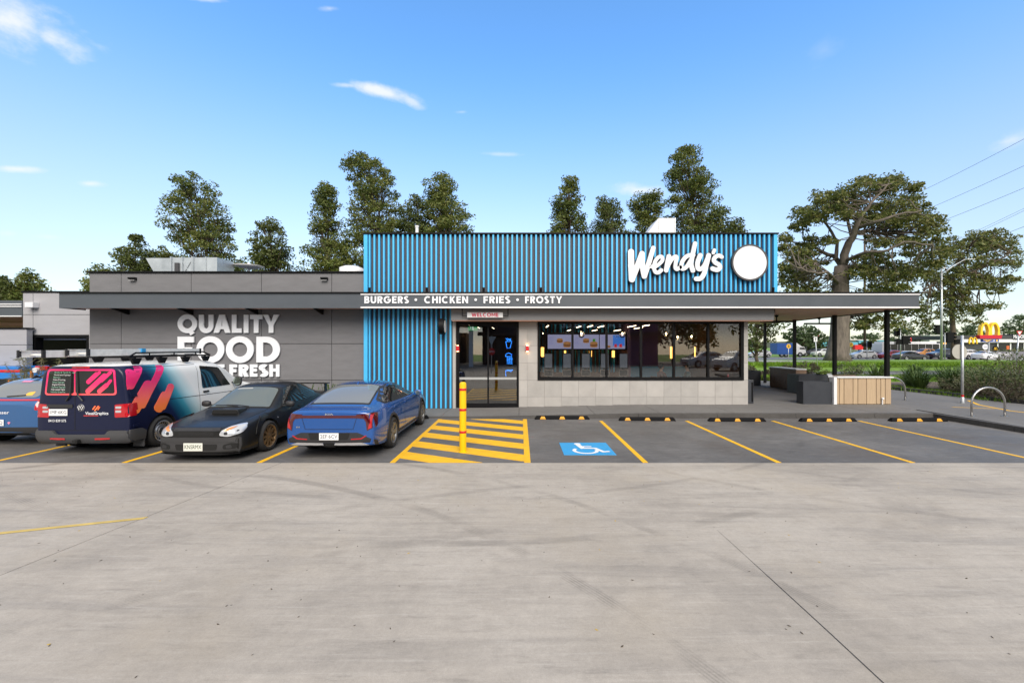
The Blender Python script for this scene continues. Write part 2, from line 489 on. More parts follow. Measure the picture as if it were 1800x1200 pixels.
# accessible symbol: blue panel, white wheelchair figure
sx0, sx1, sy0, sy1 = .88, 1.94, 8.62, 9.72
MB().box(sx0, sx1, sy0, sy1, -.002, .003).build('accessible_panel', M['blue_paint'], bays)
sym = MB()
def S(p): return (sx0 + p[0] * (sx1 - sx0), sy0 + p[1] * (sy1 - sy0))
def flat_ring(mb, c, r0, r1, a0, a1, z, n=28):
    for i in range(n):
        a, b = R(a0 + (a1 - a0) * i / n), R(a0 + (a1 - a0) * (i + 1) / n)
        mb.quad(*[(c[0] + r * math.cos(t), c[1] + r * math.sin(t), z) for r, t in ((r0, a), (r1, a), (r1, b), (r0, b))])
def flat_bar(mb, a, b, wd, z):
    d = Vector((b[0] - a[0], b[1] - a[1])).normalized(); q = Vector((-d.y, d.x)) * wd / 2
    mb.quad((a[0] - q.x, a[1] - q.y, z), (b[0] - q.x, b[1] - q.y, z), (b[0] + q.x, b[1] + q.y, z), (a[0] + q.x, a[1] + q.y, z))
flat_ring(sym, S((.46, .32)), .20, .275, 140, 375, .0066)
flat_ring(sym, S((.37, .87)), 0, .075, 0, 360, .0066)
flat_bar(sym, S((.37, .80)), S((.44, .46)), .11, .0070)
flat_bar(sym, S((.42, .50)), S((.69, .50)), .09, .0074)
flat_bar(sym, S((.41, .64)), S((.63, .64)), .07, .0074)
flat_bar(sym, S((.67, .52)), S((.80, .20)), .09, .0078)
flat_bar(sym, S((.77, .21)), S((.92, .25)), .08, .0082)
sym.build('accessible_symbol', M['white_paint'], bays)

# raised footpath, tilting down to the level entry on the left; slabs with recessed joints
def fz(x, y=0): return .035 + .10 * min(1, max(0, (x + .8) / 4.5))
fp = struct('footpath', MB().poly_prism([(-30, YK + .14), (12.75, YK + .14), (12.75, 9.0), (14.6, -2), (19, -2), (18.0, 15.6), (17.3, 26), (-30, 26)], -.058, .0), M['joint_dark'])
cuts = [-30, -12, -8.4, -5.6, -3.9, -2.45, -.05, 2.3, 4.3, 6.6, 8.9, 11.0]
def strip(mb, x0, x1, y0, y1, top):
    n = max(1, int((x1 - x0) / .8))
    for i in range(n):
        a, b = x0 + (x1 - x0) * i / n, x0 + (x1 - x0) * (i + 1) / n
        v = [(a, y0, 0), (b, y0, 0), (b, y1, 0), (a, y1, 0), (a, y0, top(a)), (b, y0, top(b)), (b, y1, top(b)), (a, y1, top(a))]
        fs = [(4, 5, 6, 7), (0, 1, 5, 4), (3, 7, 6, 2)]
        if i == 0: fs.append((0, 4, 7, 3))
        if i == n - 1: fs.append((1, 2, 6, 5))
        mb.add(v, fs)
for a, b in zip(cuts, cuts[1:]):
    m_ = MB(); strip(m_, a + .006, b - .006, YK + .16, 14.98, fz); m_.build('slab', M['path'], fp)
m_ = MB(); strip(m_, -30, 8.0, 15.0, 26, lambda x: fz(x) - .02); m_.build('slab', M['path'], fp)
MB().poly_prism([(8.02, 15.0), (11.0, 15.0), (11.0, 26), (8.02, 26)], 0, .135).build('slab', M['path'], fp)
MB().poly_prism([(11.012, YK + .16), (12.74, YK + .16), (12.74, 26), (11.012, 26)], 0, .135).build('slab', M['path'], fp)
MB().poly_prism([(12.90, 13.9), (17.95, 13.9), (17.3, 26), (12.752, 26), (12.752, 13.9)], 0, .135).build('slab', M['path'], fp)
MB().poly_prism([(12.90, 13.89), (12.90, 9.0), (14.75, -2), (19, -2), (17.96, 13.89)], 0, .135).build('slab', M['path'], fp)
ln = MB()
lp = [(17.0, 16.2), (16.1, 15.0), (15.6, 13.6), (15.9, 12.2), (16.6, 11)]
for a, b in zip(lp, lp[1:]):
    ln.quad((a[0] - .06, a[1], .139), (a[0] + .06, a[1], .139), (b[0] + .06, b[1], .139), (b[0] - .06, b[1], .139))
ln.add([(14.6, 14.4, .139), (15.6, 14.0, .139), (15.62, 14.08, .139), (14.62, 14.48, .139)], [(0, 1, 2, 3)])
ln.build('lane_line', M['yellow_paint'], fp)
MB().box(12.75, 17.2, 20.3, 20.42, .135, .139).build('lane_line', M['white_paint'], fp)

kb = struct('kerb', MB().box(-30, 12.74, YK + .02, YK + .14, -.058, .01), M['joint_dark'])
x = -30.0
while x < 12.5:
    x1 = min(x + 2.4, 12.6)
    m_ = MB(); n = 3
    prof = lambda X: [(YK, 0), (YK + .02, fz(X) - .015), (YK + .04, fz(X) + .002), (YK + .157, fz(X) + .002), (YK + .157, 0)]
    for i in range(n):
        a, b = x + .005 + (x1 - x - .01) * i / n, x + .005 + (x1 - x - .01) * (i + 1) / n
        pa, pb = prof(a), prof(b)
        v = [(a, p[0], p[1]) for p in pa] + [(b, p[0], p[1]) for p in pb]
        fs = [(j, j + 5, j + 6, j + 1) for j in range(4)]
        if i == 0: fs.append((0, 1, 2, 3, 4))
        if i == n - 1: fs.append((9, 8, 7, 6, 5))
        m_.add(v, fs)
    m_.build('kerb_stone', M['kerb_concrete'], kb)
    x = x1
# the kerb turns towards the camera at the right-hand end
pr = [(12.6, YK + .157), (12.6, YK - .1), (12.72, 11.0), (12.75, 9.0), (14.6, -2.0)]
for a, b in zip(pr, pr[1:]):
    n = max(1, int(math.hypot(b[0] - a[0], b[1] - a[1]) / 2.2))
    for i in range(n):
        p = [a[0] + (b[0] - a[0]) * (i + .004) / n, a[1] + (b[1] - a[1]) * (i + .004) / n]
        q = [a[0] + (b[0] - a[0]) * (i + .996) / n, a[1] + (b[1] - a[1]) * (i + .996) / n]
        MB().poly_prism([(p[0], p[1]), (q[0], q[1]), (q[0] + .148, q[1]), (p[0] + .148, p[1])], -.05, .137).build('kerb_stone', M['kerb_concrete'], kb)

# ------------------------------------------------------------------ restaurant building
YW = 15.0                                  # grey and tiled walls
YBL = 14.75                                # front of blue slats
bld = thing('restaurant_building', 'low grey restaurant with a tall blue slatted front and a wide flat canopy', 'building', (0, YW, 0))
def part(name, mb, m, parent=None, smooth=False):
    """a part given in world metres under the building"""
    p = parent or bld
    o = mb.build(name, m, p, smooth)
    o.matrix_parent_inverse = Matrix.Translation((0, -YW, 0)) if p is bld else Matrix.Identity(4)
    return o
core = MB()
core.box(-15.16, -5.5, YW + .06, 24, 0, 4.74); core.box(-5.35, 8.85, YBL + .2, 22.5, 3.35, 6.02)
core.box(-5.4, -2.36, YBL + .2, 22.5, 0, 3.35)
part('structural_wall', core, M['charcoal_clad'])
# grey panels with recessed joints
jxs = [-15.16] + [(u - 915) / 50 for u in (213, 336, 459.5, 583)] + [-5.47]
for (z0, z1) in ((.0, 1.0), (1.0, 2.28), (2.28, 4.76)):
    for a, b in zip(jxs, jxs[1:]):
        part('wall_panel', MB().bbox(a + .008, b - .008, YW, YW + .055, z0 + .008, z1 - .008, .006), M['wall_grey'])
part('side_wall', MB().box(-15.16, -15.10, YW + .06, 24, 0, 4.74), M['wall_grey'])
part('parapet_cap', MB().box(-15.22, -5.42, YW - .05, YW + .25, 4.765, 4.82), M['black_metal'])
# blue front: charcoal backing with slats standing proud
part('cladding', MB().box(-5.40, 8.86, YBL + .10, YBL + .2, 3.35, 6.06), M['charcoal_clad'])
part('cladding', MB().box(-5.40, -2.36, YBL + .10, YBL + .2, 0.02, 3.35), M['charcoal_clad'])
part('parapet_cap', MB().box(-5.46, 8.92, YBL - .03, YBL + .3, 6.065, 6.11), M['black_metal'])
sm_up = MB().box(-.028, .028, YBL, YBL + .10, 3.9, 6.06); sm_lo = MB().box(-.028, .028, YBL, YBL + .10, .05, 3.5)
def shared(name, mb, m, parent):
    o = mb.build(name, m, parent); o.matrix_parent_inverse = Matrix.Translation((0, -YW, 0)); return o
pitch = .1645
first = None
nsl = 87
for i in range(nsl):
    x = -5.22 + i * pitch
    if x > 8.75: break
    if first is None: first = o = shared('slat', sm_up, M['slat_blue'], bld)
    else: o = first.copy(); C.objects.link(o)
    o.location.x = x
first = None
for i in range(18):
    x = -5.22 + i * pitch
    if x > -2.42: break
    if first is None: first = o = shared('slat', sm_lo, M['slat_blue'], bld)
    else: o = first.copy(); C.objects.link(o)
    o.location.x = x
part('corner_post', MB().box(-5.42, -5.29, YBL - .003, YBL + .3, .05, 6.06), M['slat_blue'])
part('corner_post', MB().box(8.76, 8.88, YBL - .003, YBL + .6, 3.9, 6.06), M['slat_blue'])

# canopy: flat roof edge with fascia all along the front
ZF0, ZF1, YF = 3.45, 3.96, 14.1
XL, XR = -15.25, 13.14
can = MB()
can.poly_prism([(XL, YF + .03), (XR, YF + .03), (14.2, 25), (8.0, 25), (8.0, 14.98), (-15.1, 14.98), (XL, 14.98)], ZF0 + .06, ZF1 - .03)
part('canopy_roof', can, M['black_metal'])
part('fascia', MB().box(XL, XR, YF, YF + .03, ZF0, ZF1 - .02), M['fascia_grey'])
part('fascia', MB().prism_x([(YF + .03, ZF0), (14.97, ZF0), (14.97, ZF1 - .02), (YF + .03, ZF1 - .02)], XL - .02, XL), M['fascia_grey'])
re = MB().poly_prism([(XR, YF + .0), (XR + .03, YF), (14.23, 25), (14.2, 25)], ZF0, ZF1 - .02)
part('fascia', re, M['fascia_grey'])
part('parapet_cap', MB().poly_prism([(XL - .05, YF - .05), (XR + .1, YF - .05), (14.3, 25), (8.9, 25), (8.9, 14.7), (XL - .05, 14.7)], ZF1 - .02, ZF1 + .02), M['black_metal'])
for z in (ZF1 - .075, ZF0 + .0):
    part('trim_strip', MB().box(-5.28, XR + .04, YF - .025, YF - .002, z, z + .045), M['strip_white'])
    part('trim_strip', MB().poly_prism([(XR + .032, YF - .002), (XR + .055, YF - .002), (14.255, 25), (14.232, 25)], z, z + .045), M['strip_white'])
# timber lined soffit: narrow boards running along the front
sf = MB()
y = YF + .04
while y < 24.9:
    xr = 13.14 + (y - YF) * (1.06 / 10.9)
    xl = XL + .01 if y < 14.9 else 8.02
    sf.box(xl, xr - .01, y, y + .128, ZF0 + .035 + .003 * rnd.random(), ZF0 + .055); y += .135
so = part('soffit_boards', sf, M['timber_soffit']); so['kind'] = 'stuff'
for u in (208, 323, 440, 558):              # small brackets under the left-hand canopy
    x = (u - 915) / 51.5
    part('bracket', MB().prism_x([(14.2, 3.475), (14.97, 3.475), (14.97, 3.30), (14.9, 3.30)], x - .02, x + .02), M['black_metal'])
# bulkhead above the shopfront
part('bulkhead', MB().box(-2.36, 8.62, 14.5, 14.98, 3.08, 3.47), M['bulkhead_grey'])
part('bulkhead_lining', MB().box(-2.34, 8.60, 14.52, 15.1, 3.055, 3.078), M['timber_soffit'])

# tiled wall, each tile set on the grouted backing
tw = part('tiled_wall', MB().box(-.06, .60, YW + .012, YW + .2, .02, 3.055).box(.60, 7.84, YW + .012, YW + .2, .02, 1.0).box(7.84, 8.0, YW + .012, YW + .2, .02, 3.055).box(7.98, 8.0, YW + .2, 24, .02, 3.45), M['grout'])
rows = [(.035, .42), (.42, 1.0), (1.0, 1.6), (1.6, 2.2), (2.2, 2.8), (2.8, 3.05)]
cols = [-.06, .24]
while cols[-1] + .6 < 7.9: cols.append(cols[-1] + .6)
cols.append(8.0)
TM = [M['tile'], M['tile_b'], M['tile_c']]
for ri, (z0, z1) in enumerate(rows):
    for a, b in zip(cols, cols[1:]):
        spans = [(a, b)]
        if z0 >= .99: spans = [(a, min(b, .60))] if a < .60 else ([(max(a, 7.84), b)] if b > 7.84 else [])
        for (p, q) in spans:
            if q - p < .05: continue
            d = rnd.uniform(-.002, .002)
            o = MB().bbox(p + .003, q - .003, YW + d, YW + .014, max(z0, fz(p) + .005) + .003, z1 - .003, .002).build('tile', rnd.choice(TM), tw)
            o.matrix_parent_inverse = Matrix.Identity(4)
y = YW + .2
while y < 23.4:                              # side wall tiles facing the patio
    for (z0, z1) in rows:
        o = MB().box(8.0, 8.008, y + .003, y + .597, z0 + .003, z1 - .003).build('tile', rnd.choice(TM), tw)
        o.matrix_parent_inverse = Matrix.Identity(4)
    y += .6

# long window
wf = MB()
WX0, WX1, WZ0, WZ1 = .60, 7.84, 1.0, 3.055
fr = .075
wf.box(WX0, WX1, YW - .03, YW + .10, WZ0, WZ0 + .11); wf.box(WX0, WX1, YW - .03, YW + .10, WZ1 - fr, WZ1)
wf.box(WX0, WX0 + fr, YW - .03, YW + .10, WZ0 + .11, WZ1 - fr); wf.box(WX1 - fr - .03, WX1, YW - .03, YW + .10, WZ0 + .11, WZ1 - fr)
mull = [(u - 915) / 50 for u in (1006.5, 1066.5, 1127, 1185, 1245)]
win = part('window', wf, M['black_metal'])
edges = [WX0 + fr] + mull + [WX1 - fr - .03]
for x in mull:
    o = MB().box(x - .035, x + .035, YW - .02, YW + .09, WZ0 + .11, WZ1 - fr).build('mullion', M['black_metal'], win); o.matrix_parent_inverse = Matrix.Identity(4)
for a, b in zip(edges, edges[1:]):
    MB().box(a + .03, b - .03, YW + .035, YW + .045, WZ0 + .10, WZ1 - fr + .01).build('pane', M['shop_glass'], win)

# sliding entrance door with side reveal
DX0, DX1, DZ1 = -2.24, -.06, 3.05
part('door_reveal', MB().box(-2.36, -2.26, YBL + .1, YW + .2, .0, 3.055), M['tile'])
df = MB(); df.box(DX0 - .02, DX0 + .06, YW - .02, YW + .1, .03, DZ1); df.box(DX1 - .05, DX1 - .002, YW - .02, YW + .1, .03, DZ1)
df.box(DX0 + .06, DX1 - .05, YW - .02, YW + .1, DZ1 - .12, DZ1); df.box(DX0 + .06, DX1 - .05, YW - .01, YW + .1, .03, .06)
part('door_frame', df, M['black_metal'])
dm = -1.14
for (a, b, dy_) in ((DX0 + .06, dm, .0), (dm, DX1 - .05, .0)):
    f = MB(); st = .028
    f.box(a, a + st, YW + .01, YW + .06, .065, DZ1 - .125); f.box(b - st, b, YW + .01, YW + .06, .065, DZ1 - .125)
    f.box(a + st, b - st, YW + .01, YW + .06, .065, .19); f.box(a + st, b - st, YW + .01, YW + .06, DZ1 - .17, DZ1 - .125)
    d_ = part('door', f, M['black_metal'])
    MB().box(a + st - .005, b - st + .005, YW + .03, YW + .04, .18, DZ1 - .165).build('pane', M['door_glass'], d_)
    MB().box(a + st, b - st, YW + .024, YW + .028, 1.02, 1.10).build('safety_strip', mat('frost_band', (.35, .36, .36), .7) if 'frost_band' not in M else M['frost_band'], d_)

# slim posts of the open canopy
for (x, y) in ((13.06, 15.21), (13.1, 17.8), (13.42, 20.9), (13.75, 24.0)):
    part('canopy_post', MB().bbox(x - .06, x + .06, y - .06, y + .06, .13, ZF0 + .05, .006), M['black_metal'])

# ------------------------------------------------------------------ lettering helpers (outlines built in metres)


def resample_cr(pts, n=10):
    """smooth curve through points"""
    P = [Vector(p).to_2d() if not isinstance(p, Vector) else p for p in [Vector((a[0], a[1], 0)) for a in pts]]
    o = []
    for i in range(len(P) - 1):
        p0, p1, p2, p3 = P[max(i - 1, 0)], P[i], P[i + 1], P[min(i + 2, len(P) - 1)]
        for k in range(n):
            t = k / n
            o.append(.5 * ((2 * p1) + (p2 - p0) * t + (2 * p0 - 5 * p1 + 4 * p2 - p3) * t * t + (3 * p1 - p0 - 3 * p2 + p3) * t ** 3))
    o.append(P[-1]); return o


def fill_loops(groups, y_front, depth, tf):
    """flat letters: every group of closed loops (even-odd) filled and given depth; tf maps (a, b) to (x, z) metres"""
    mb = MB()
    for gi, loops in enumerate(groups):
        cu = bpy.data.curves.new('tmp', 'CURVE'); cu.dimensions = '2D'; cu.fill_mode = 'BOTH'
        e = gi * .0006
        cu.extrude = depth / 2
        for lp in loops:
            sp = cu.splines.new('POLY'); sp.points.add(len(lp) - 1); sp.use_cyclic_u = True
            for pt, p in zip(sp.points, lp):
                X, Z = tf(p); pt.co = (X, Z, 0, 1)
        ob = bpy.data.objects.new('tmp', cu); C.objects.link(ob)
        dg = bpy.context.evaluated_depsgraph_get(); me = bpy.data.meshes.new_from_object(ob.evaluated_get(dg))
        vs = [(v.co.x, y_front + depth / 2 - e - v.co.z, v.co.y) for v in me.vertices]
        mb.add(vs, [tuple(p.vertices) for p in me.polygons])
        bpy.data.objects.remove(ob); bpy.data.curves.remove(cu); bpy.data.meshes.remove(me)
    return mb


def arc(cx, cy, rx, ry, a0, a1, n=20):
    return [(cx + rx * math.cos(R(a0 + (a1 - a0) * i / n)), cy + ry * math.sin(R(a0 + (a1 - a0) * i / n))) for i in range(n + 1)]


def ringloops(cx, cy, rx, ry, t):
    return [arc(cx, cy, rx, ry, 0, 360, 48)[:-1], arc(cx, cy, rx - t, ry - t, 0, 360, 48)[:-1]]


def thick(path, t):
    """open path to an outline with square ends"""
    P = [Vector((p[0], p[1])) for p in path]; L = []; Q = []
    for i, p in enumerate(P):
        d = (P[min(i + 1, len(P) - 1)] - P[max(i - 1, 0)]).normalized(); n = Vector((-d.y, d.x)) * t / 2
        L.append((p.x + n.x, p.y + n.y)); Q.append((p.x - n.x, p.y - n.y))
    return L + Q[::-1]


def rect(x0, y0, x1, y1): return [(x0, y0), (x1, y0), (x1, y1), (x0, y1)]


def glyph(ch, t=.2, w=None):
    """bold geometric capital letters, cap height 1: (groups, advance width)"""
    W = {'O': 1.04, 'Q': 1.04, 'C': .93, 'G': 1.0, 'D': .86, 'U': .78, 'A': .94, 'L': .56, 'I': t, 'T': .70, 'Y': .90, 'F': .60, 'E': .62, 'M': 1.0,
         'R': .70, 'S': .66, 'H': .78, 'B': .70, 'K': .76, 'N': .82, 'W': 1.3, 'P': .68, '.': .2, 'V': .9}.get(ch, .7)
    if w: W = w
    if ch == 'O': g = [ringloops(W / 2, .5, W / 2, .52, t)]
    elif ch == 'Q': g = [ringloops(W / 2, .5, W / 2, .52, t), [[(W * .52, .16), (W * .66, -.14), (W * .86, -.02), (W * .70, .24)]]]
    elif ch == 'C': g = [[thick(arc(W * .52, .5, W * .52 - t / 2, .52 - t / 2, 48, 312, 30), t)]]
    elif ch == 'G': g = [[thick(arc(W * .5, .5, W * .5 - t / 2, .52 - t / 2, 48, 350, 34), t)], [rect(W * .52, .40, W - .01, .40 + t * .9)]]
    elif ch == 'D': g = [[rect(0, 0, W * .45, 1)[:1] + [(W * .42, 0)] + arc(W * .42, .5, W * .58, .5, -90, 90, 24) + [(0, 1)],
                          [(t, t * .95), (W * .40, t * .95)] + arc(W * .40, .5, W * .58 - t, .5 - t * .95, -90, 90, 24) + [(t, 1 - t * .95)]]]
    elif ch == 'U': g = [[[(0, 1), (t, 1), (t, W / 2)] + arc(W / 2, .40, W / 2 - t, .42 - t, 180, 360, 18) + [(W - t, 1), (W, 1), (W, .40)] + arc(W / 2, .40, W / 2, .42, 0, -180, 24)[1:]]]
    elif ch == 'A': g = [[[(0, 0), (t * 1.1, 0), (t * 1.1 + .09, .2), (W - t * 1.1 - .09, .2), (W - t * 1.1, 0), (W, 0), (W / 2 + t * .58, 1), (W / 2 - t * .58, 1)],
                          [(t * 1.1 + .155, .37), (W - t * 1.1 - .155, .37), (W / 2, .74)]]]
    elif ch == 'V': g = [[[(0, 1), (t * 1.1, 1), (W / 2, .28), (W - t * 1.1, 1), (W, 1), (W / 2 + t * .58, 0), (W / 2 - t * .58, 0)]]]
    elif ch == 'L': g = [[[(0, 0), (W, 0), (W, t * .95), (t, t * .95), (t, 1), (0, 1)]]]
    elif ch == 'I': g = [[rect(0, 0, W, 1)]]
    elif ch == 'T': g = [[[(W / 2 - t / 2, 0), (W / 2 + t / 2, 0), (W / 2 + t / 2, 1 - t * .95), (W, 1 - t * .95), (W, 1), (0, 1), (0, 1 - t * .95), (W / 2 - t / 2, 1 - t * .95)]]]
    elif ch == 'Y': g = [[[(W / 2 - t / 2, 0), (W / 2 + t / 2, 0), (W / 2 + t / 2, .42), (W, 1), (W - t * 1.15, 1), (W / 2, .60), (t * 1.15, 1), (0, 1), (W / 2 - t / 2, .42)]]]
    elif ch == 'F': g = [[[(0, 0), (t, 0), (t, .36), (W * .9, .36), (W * .9, .36 + t * .95), (t, .36 + t * .95), (t, 1 - t * .95), (W, 1 - t * .95), (W, 1), (0, 1)]]]
    elif ch == 'E': g = [[[(0, 0), (W, 0), (W, t * .95), (t, t * .95), (t, .41), (W * .92, .41), (W * .92, .41 + t * .9), (t, .41 + t * .9), (t, 1 - t * .95), (W, 1 - t * .95), (W, 1), (0, 1)]]]
    elif ch == 'H': g = [[[(0, 0), (t, 0), (t, .41), (W - t, .41), (W - t, 0), (W, 0), (W, 1), (W - t, 1), (W - t, .41 + t * .95), (t, .41 + t * .95), (t, 1), (0, 1)]]]
    elif ch == 'M': g = [[[(0, 0), (t, 0), (t, .62), (W / 2, .12), (W - t, .62), (W - t, 0), (W, 0), (W, 1), (W - t * .9, 1), (W / 2, .42), (t * .9, 1), (0, 1)]]]
    elif ch == 'N': g = [[[(0, 0), (t, 0), (t, .62), (W - t * .95, 0), (W, 0), (W, 1), (W - t, 1), (W - t, .38), (t * .95, 1), (0, 1)]]]
    elif ch == 'W': g = [[[(0, 1), (t * 1.05, 1), (W * .30, .36), (W * .5 - t * .45, 1), (W * .5 + t * .45, 1), (W * .70, .36), (W - t * 1.05, 1), (W, 1), (W * .70 + t * .55, 0), (W * .70 - t * .55, 0), (W * .5, .58), (W * .30 + t * .55, 0), (W * .30 - t * .55, 0)]]]
    elif ch == 'K': g = [[[(0, 0), (t, 0), (t, .30), (.30, .42), (W - t * 1.2, 0), (W, 0), (.42, .58), (W * .98, 1), (W * .98 - t * 1.25, 1), (t, .56), (t, 1), (0, 1)]]]
    elif ch in 'RPB':
        r = .29
        bowl = [[(0, 0), (t, 0), (t, .42)] + [(W * .5, .42)] + arc(W - r - .02, .42 + r, r + .02, r, -90, 90, 18) + [(0, 1)],
                [(t, .42 + t * .9), (W - r - .04, .42 + t * .9)] + arc(W - r - .04, .71, r + .03 - t, .29 - t * .9, -90, 90, 14) + [(t, 1 - t * .9)]]
        g = [bowl]
        if ch == 'R': g.append([[(W * .34, .45), (W - t * 1.15, 0), (W, 0), (W * .72, .46)]])
        if ch == 'B':
            g = [[[(0, .46), (t, .46), (W * .5, .46)] + arc(W - .31, .73, .27, .27, -90, 90, 16) + [(0, 1)], [(t, .46 + t * .85), (W - .33, .46 + t * .85)] + arc(W - .33, .73, .27 - t * .85, .27 - t * .85, -90, 90, 12) + [(t, 1 - t * .9)]],
                 [[(0, 0), (W * .5, 0)] + arc(W - .29, .29, .29, .29, -90, 90, 16) + [(0, .58)], [(t, t * .9), (W - .31, t * .9)] + arc(W - .31, .29, .29 - t * .9, .29 - t * .9, -90, 90, 12) + [(t, .58 - t * .9)]]]
    elif ch == 'S':
        a = arc(W * .5, .74, W * .5 - t / 2, .28 - t / 2, 35, 262, 18); b = arc(W * .5, .26, W * .5 - t / 2, .28 - t / 2, 82, -148, 18)
        g = [[thick(a + b, t)]]
    elif ch == '.': g = [[arc(W / 2, .5, W / 2, W / 2, 0, 360, 20)[:-1]]]
    else: g = []
    return g, W


def word(txt, x0, z0, h, yf, depth, m, parent, t=.2, track=.12, width=None, name='letter', inv=None, mirror=False):
    """a row of letters, each its own part; width fits the row exactly"""
    adv = []; X = 0
    for ch in txt:
        if ch == ' ': X += .34; continue
        g, W = glyph(ch, t); adv.append((g, X)); X += W + track
        lastW = X - track
    k = h if width is None else width / lastW
    for g, x in adv:
        tf = (lambda p, x=x: (x0 + (x + p[0]) * k, z0 + p[1] * h))
        mb = fill_loops(g, yf, depth, tf)
        if mirror: pass
        o = mb.build(name, m, parent)
        if inv: o.matrix_parent_inverse = inv
    return lastW * k


FONT_CACHE = {}


def font_mesh(txt, size, extrude=.001, bold=0., align='CENTER', space=1.0):
    """text in the built-in font: list of vertices (a, b, c) and faces, lying in the a-b plane facing +c"""
    cu = bpy.data.curves.new('tmp', 'FONT'); cu.body = txt; cu.size = size; cu.extrude = extrude; cu.offset = bold
    cu.align_x = align; cu.align_y = 'CENTER'; cu.space_character = space; cu.resolution_u = 3
    ob = bpy.data.objects.new('tmp', cu); C.objects.link(ob)
    dg = bpy.context.evaluated_depsgraph_get(); me = bpy.data.meshes.new_from_object(ob.evaluated_get(dg))
    vs = [v.co[:] for v in me.vertices]; fs = [tuple(p.vertices) for p in me.polygons]
    bpy.data.objects.remove(ob); bpy.data.curves.remove(cu); bpy.data.meshes.remove(me)
    return vs, fs


def wall_text(txt, x, y, z, size, m, parent, bold=0., name='lettering', extrude=.002, align='CENTER', space=1., width=None, rz=0.):
    vs, fs = font_mesh(txt, size, extrude, bold, align, space)
    if width:
        xs = [v[0] for v in vs]; k = width / (max(xs) - min(xs)); vs = [(v[0] * k, v[1], v[2]) for v in vs]
    mb = MB(); c, s_ = math.cos(rz), math.sin(rz)
    mb.add([(x + a * c + cc * s_, y + a * s_ - cc * c, z + b) for a, b, cc in vs], fs)
    return mb.build(name, m, parent)
# ------------------------------------------------------------------ outlines of brush lettering: union of round strokes


def stroke_outline(strokes, res=1.0, pad=6):
    """strokes: list of (points, widths); returns closed loops around their union"""
    segs = []
    for pts, wd in strokes:
        n = len(pts)
        for i in range(n - 1):
            ra = wd[0] + (wd[1] - wd[0]) * i / (n - 1); rb = wd[0] + (wd[1] - wd[0]) * (i + 1) / (n - 1)
            segs.append((pts[i][0], pts[i][1], pts[i + 1][0], pts[i + 1][1], (ra + rb) / 4))
    mx = max(s[4] for s in segs) + pad
    x0 = min(min(s[0], s[2]) for s in segs) - mx; x1 = max(max(s[0], s[2]) for s in segs) + mx
    y0 = min(min(s[1], s[3]) for s in segs) - mx; y1 = max(max(s[1], s[3]) for s in segs) + mx
    gx = np.arange(x0, x1, res); gy = np.arange(y0, y1, res)
    PX, PY = np.meshgrid(gx, gy, indexing='ij')
    F = np.full(PX.shape, 1e9)
    for ax, ay, bx, by, r in segs:
        dx_, dy_ = bx - ax, by - ay; L = dx_ * dx_ + dy_ * dy_ + 1e-9
        t = np.clip(((PX - ax) * dx_ + (PY - ay) * dy_) / L, 0, 1)
        F = np.minimum(F, np.hypot(PX - ax - t * dx_, PY - ay - t * dy_) - r)
    nx, ny = F.shape; nxt = {}
    inside = F < 0
    def ept(i, j, ax):
        if ax == 0:
            a, b = F[i, j], F[i + 1, j]; return (gx[i] + res * a / (a - b), gy[j])
        a, b = F[i, j], F[i, j + 1]; return (gx[i], gy[j] + res * a / (a - b))
    cells = np.argwhere(~((inside[:-1, :-1] == inside[1:, :-1]) & (inside[1:, :-1] == inside[1:, 1:]) & (inside[1:, 1:] == inside[:-1, 1:])))
    for i, j in cells:
        c = [inside[i, j], inside[i + 1, j], inside[i + 1, j + 1], inside[i, j + 1]]
        e = [(i, j, 0), (i + 1, j, 1), (i, j + 1, 0), (i, j, 1)]
        ins, outs = [], []
        for k in range(4):
            if c[k] and not c[(k + 1) % 4]: outs.append(e[k])
            if not c[k] and c[(k + 1) % 4]: ins.append(e[k])
        if len(ins) == 1: nxt[ins[0]] = outs[0]
        else:
            for a in ins:
                k = e.index(a); nxt[a] = e[(k + 1) % 4] if e[(k + 1) % 4] in outs else outs[0]
    loops = []
    left = dict(nxt)
    while left:
        s0 = next(iter(left)); lp = []; k = s0
        while k in left:
            n_ = left.pop(k); lp.append(ept(*k)); k = n_
        if len(lp) > 6: loops.append(lp[::1])
    return loops


# ------------------------------------------------------------------ signs on the building
def sign_at(name, label, cat, x, y, z, group=None):
    t = thing(name, label, cat, (x, y, z), 0, group)
    return t, Matrix.Translation((-x, -y, -z))

# QUALITY FOOD MADE FRESH, each letter fitted to its own place on the wall
qs, inv = sign_at('wall_sign', 'large white raised lettering QUALITY FOOD MADE FRESH on the grey panel wall', 'sign', -10.2, YW, 1.0)
U = lambda zx: (300 + zx / 8.571 - 915) / 50
Z = lambda zy: 2.2 + (608 - (540 + zy / 8.571)) / 50
def fit_letter(ch, x0, x1, yb, yt, t, parent, yf=YW - .075, depth=.05):
    g, W = glyph(ch, t)
    xs = [p[0] for gr in g for lp in gr for p in lp]
    if ch == 'Q': pass
    a, b = min(xs), max(xs); X0, X1, ZB, ZT = U(x0), U(x1), Z(yb), Z(yt)
    tf = lambda p: (X0 + (p[0] - a) / (b - a) * (X1 - X0), ZB + p[1] * (ZT - ZB))
    o = fill_loops(g, yf, depth, tf).build('letter', M['letter_white'], parent); o.matrix_parent_inverse = inv
    e = fill_loops(g, yf + depth + .001, .02, tf).build('letter_backing', M['letter_edge'], o)
for ch, x0, x1 in (('Q', 128, 420), ('U', 447, 665), ('A', 668, 920), ('L', 942, 1088), ('I', 1120, 1190), ('T', 1213, 1400), ('Y', 1408, 1650)):
    fit_letter(ch, x0, x1, 385, 113, .26, qs)
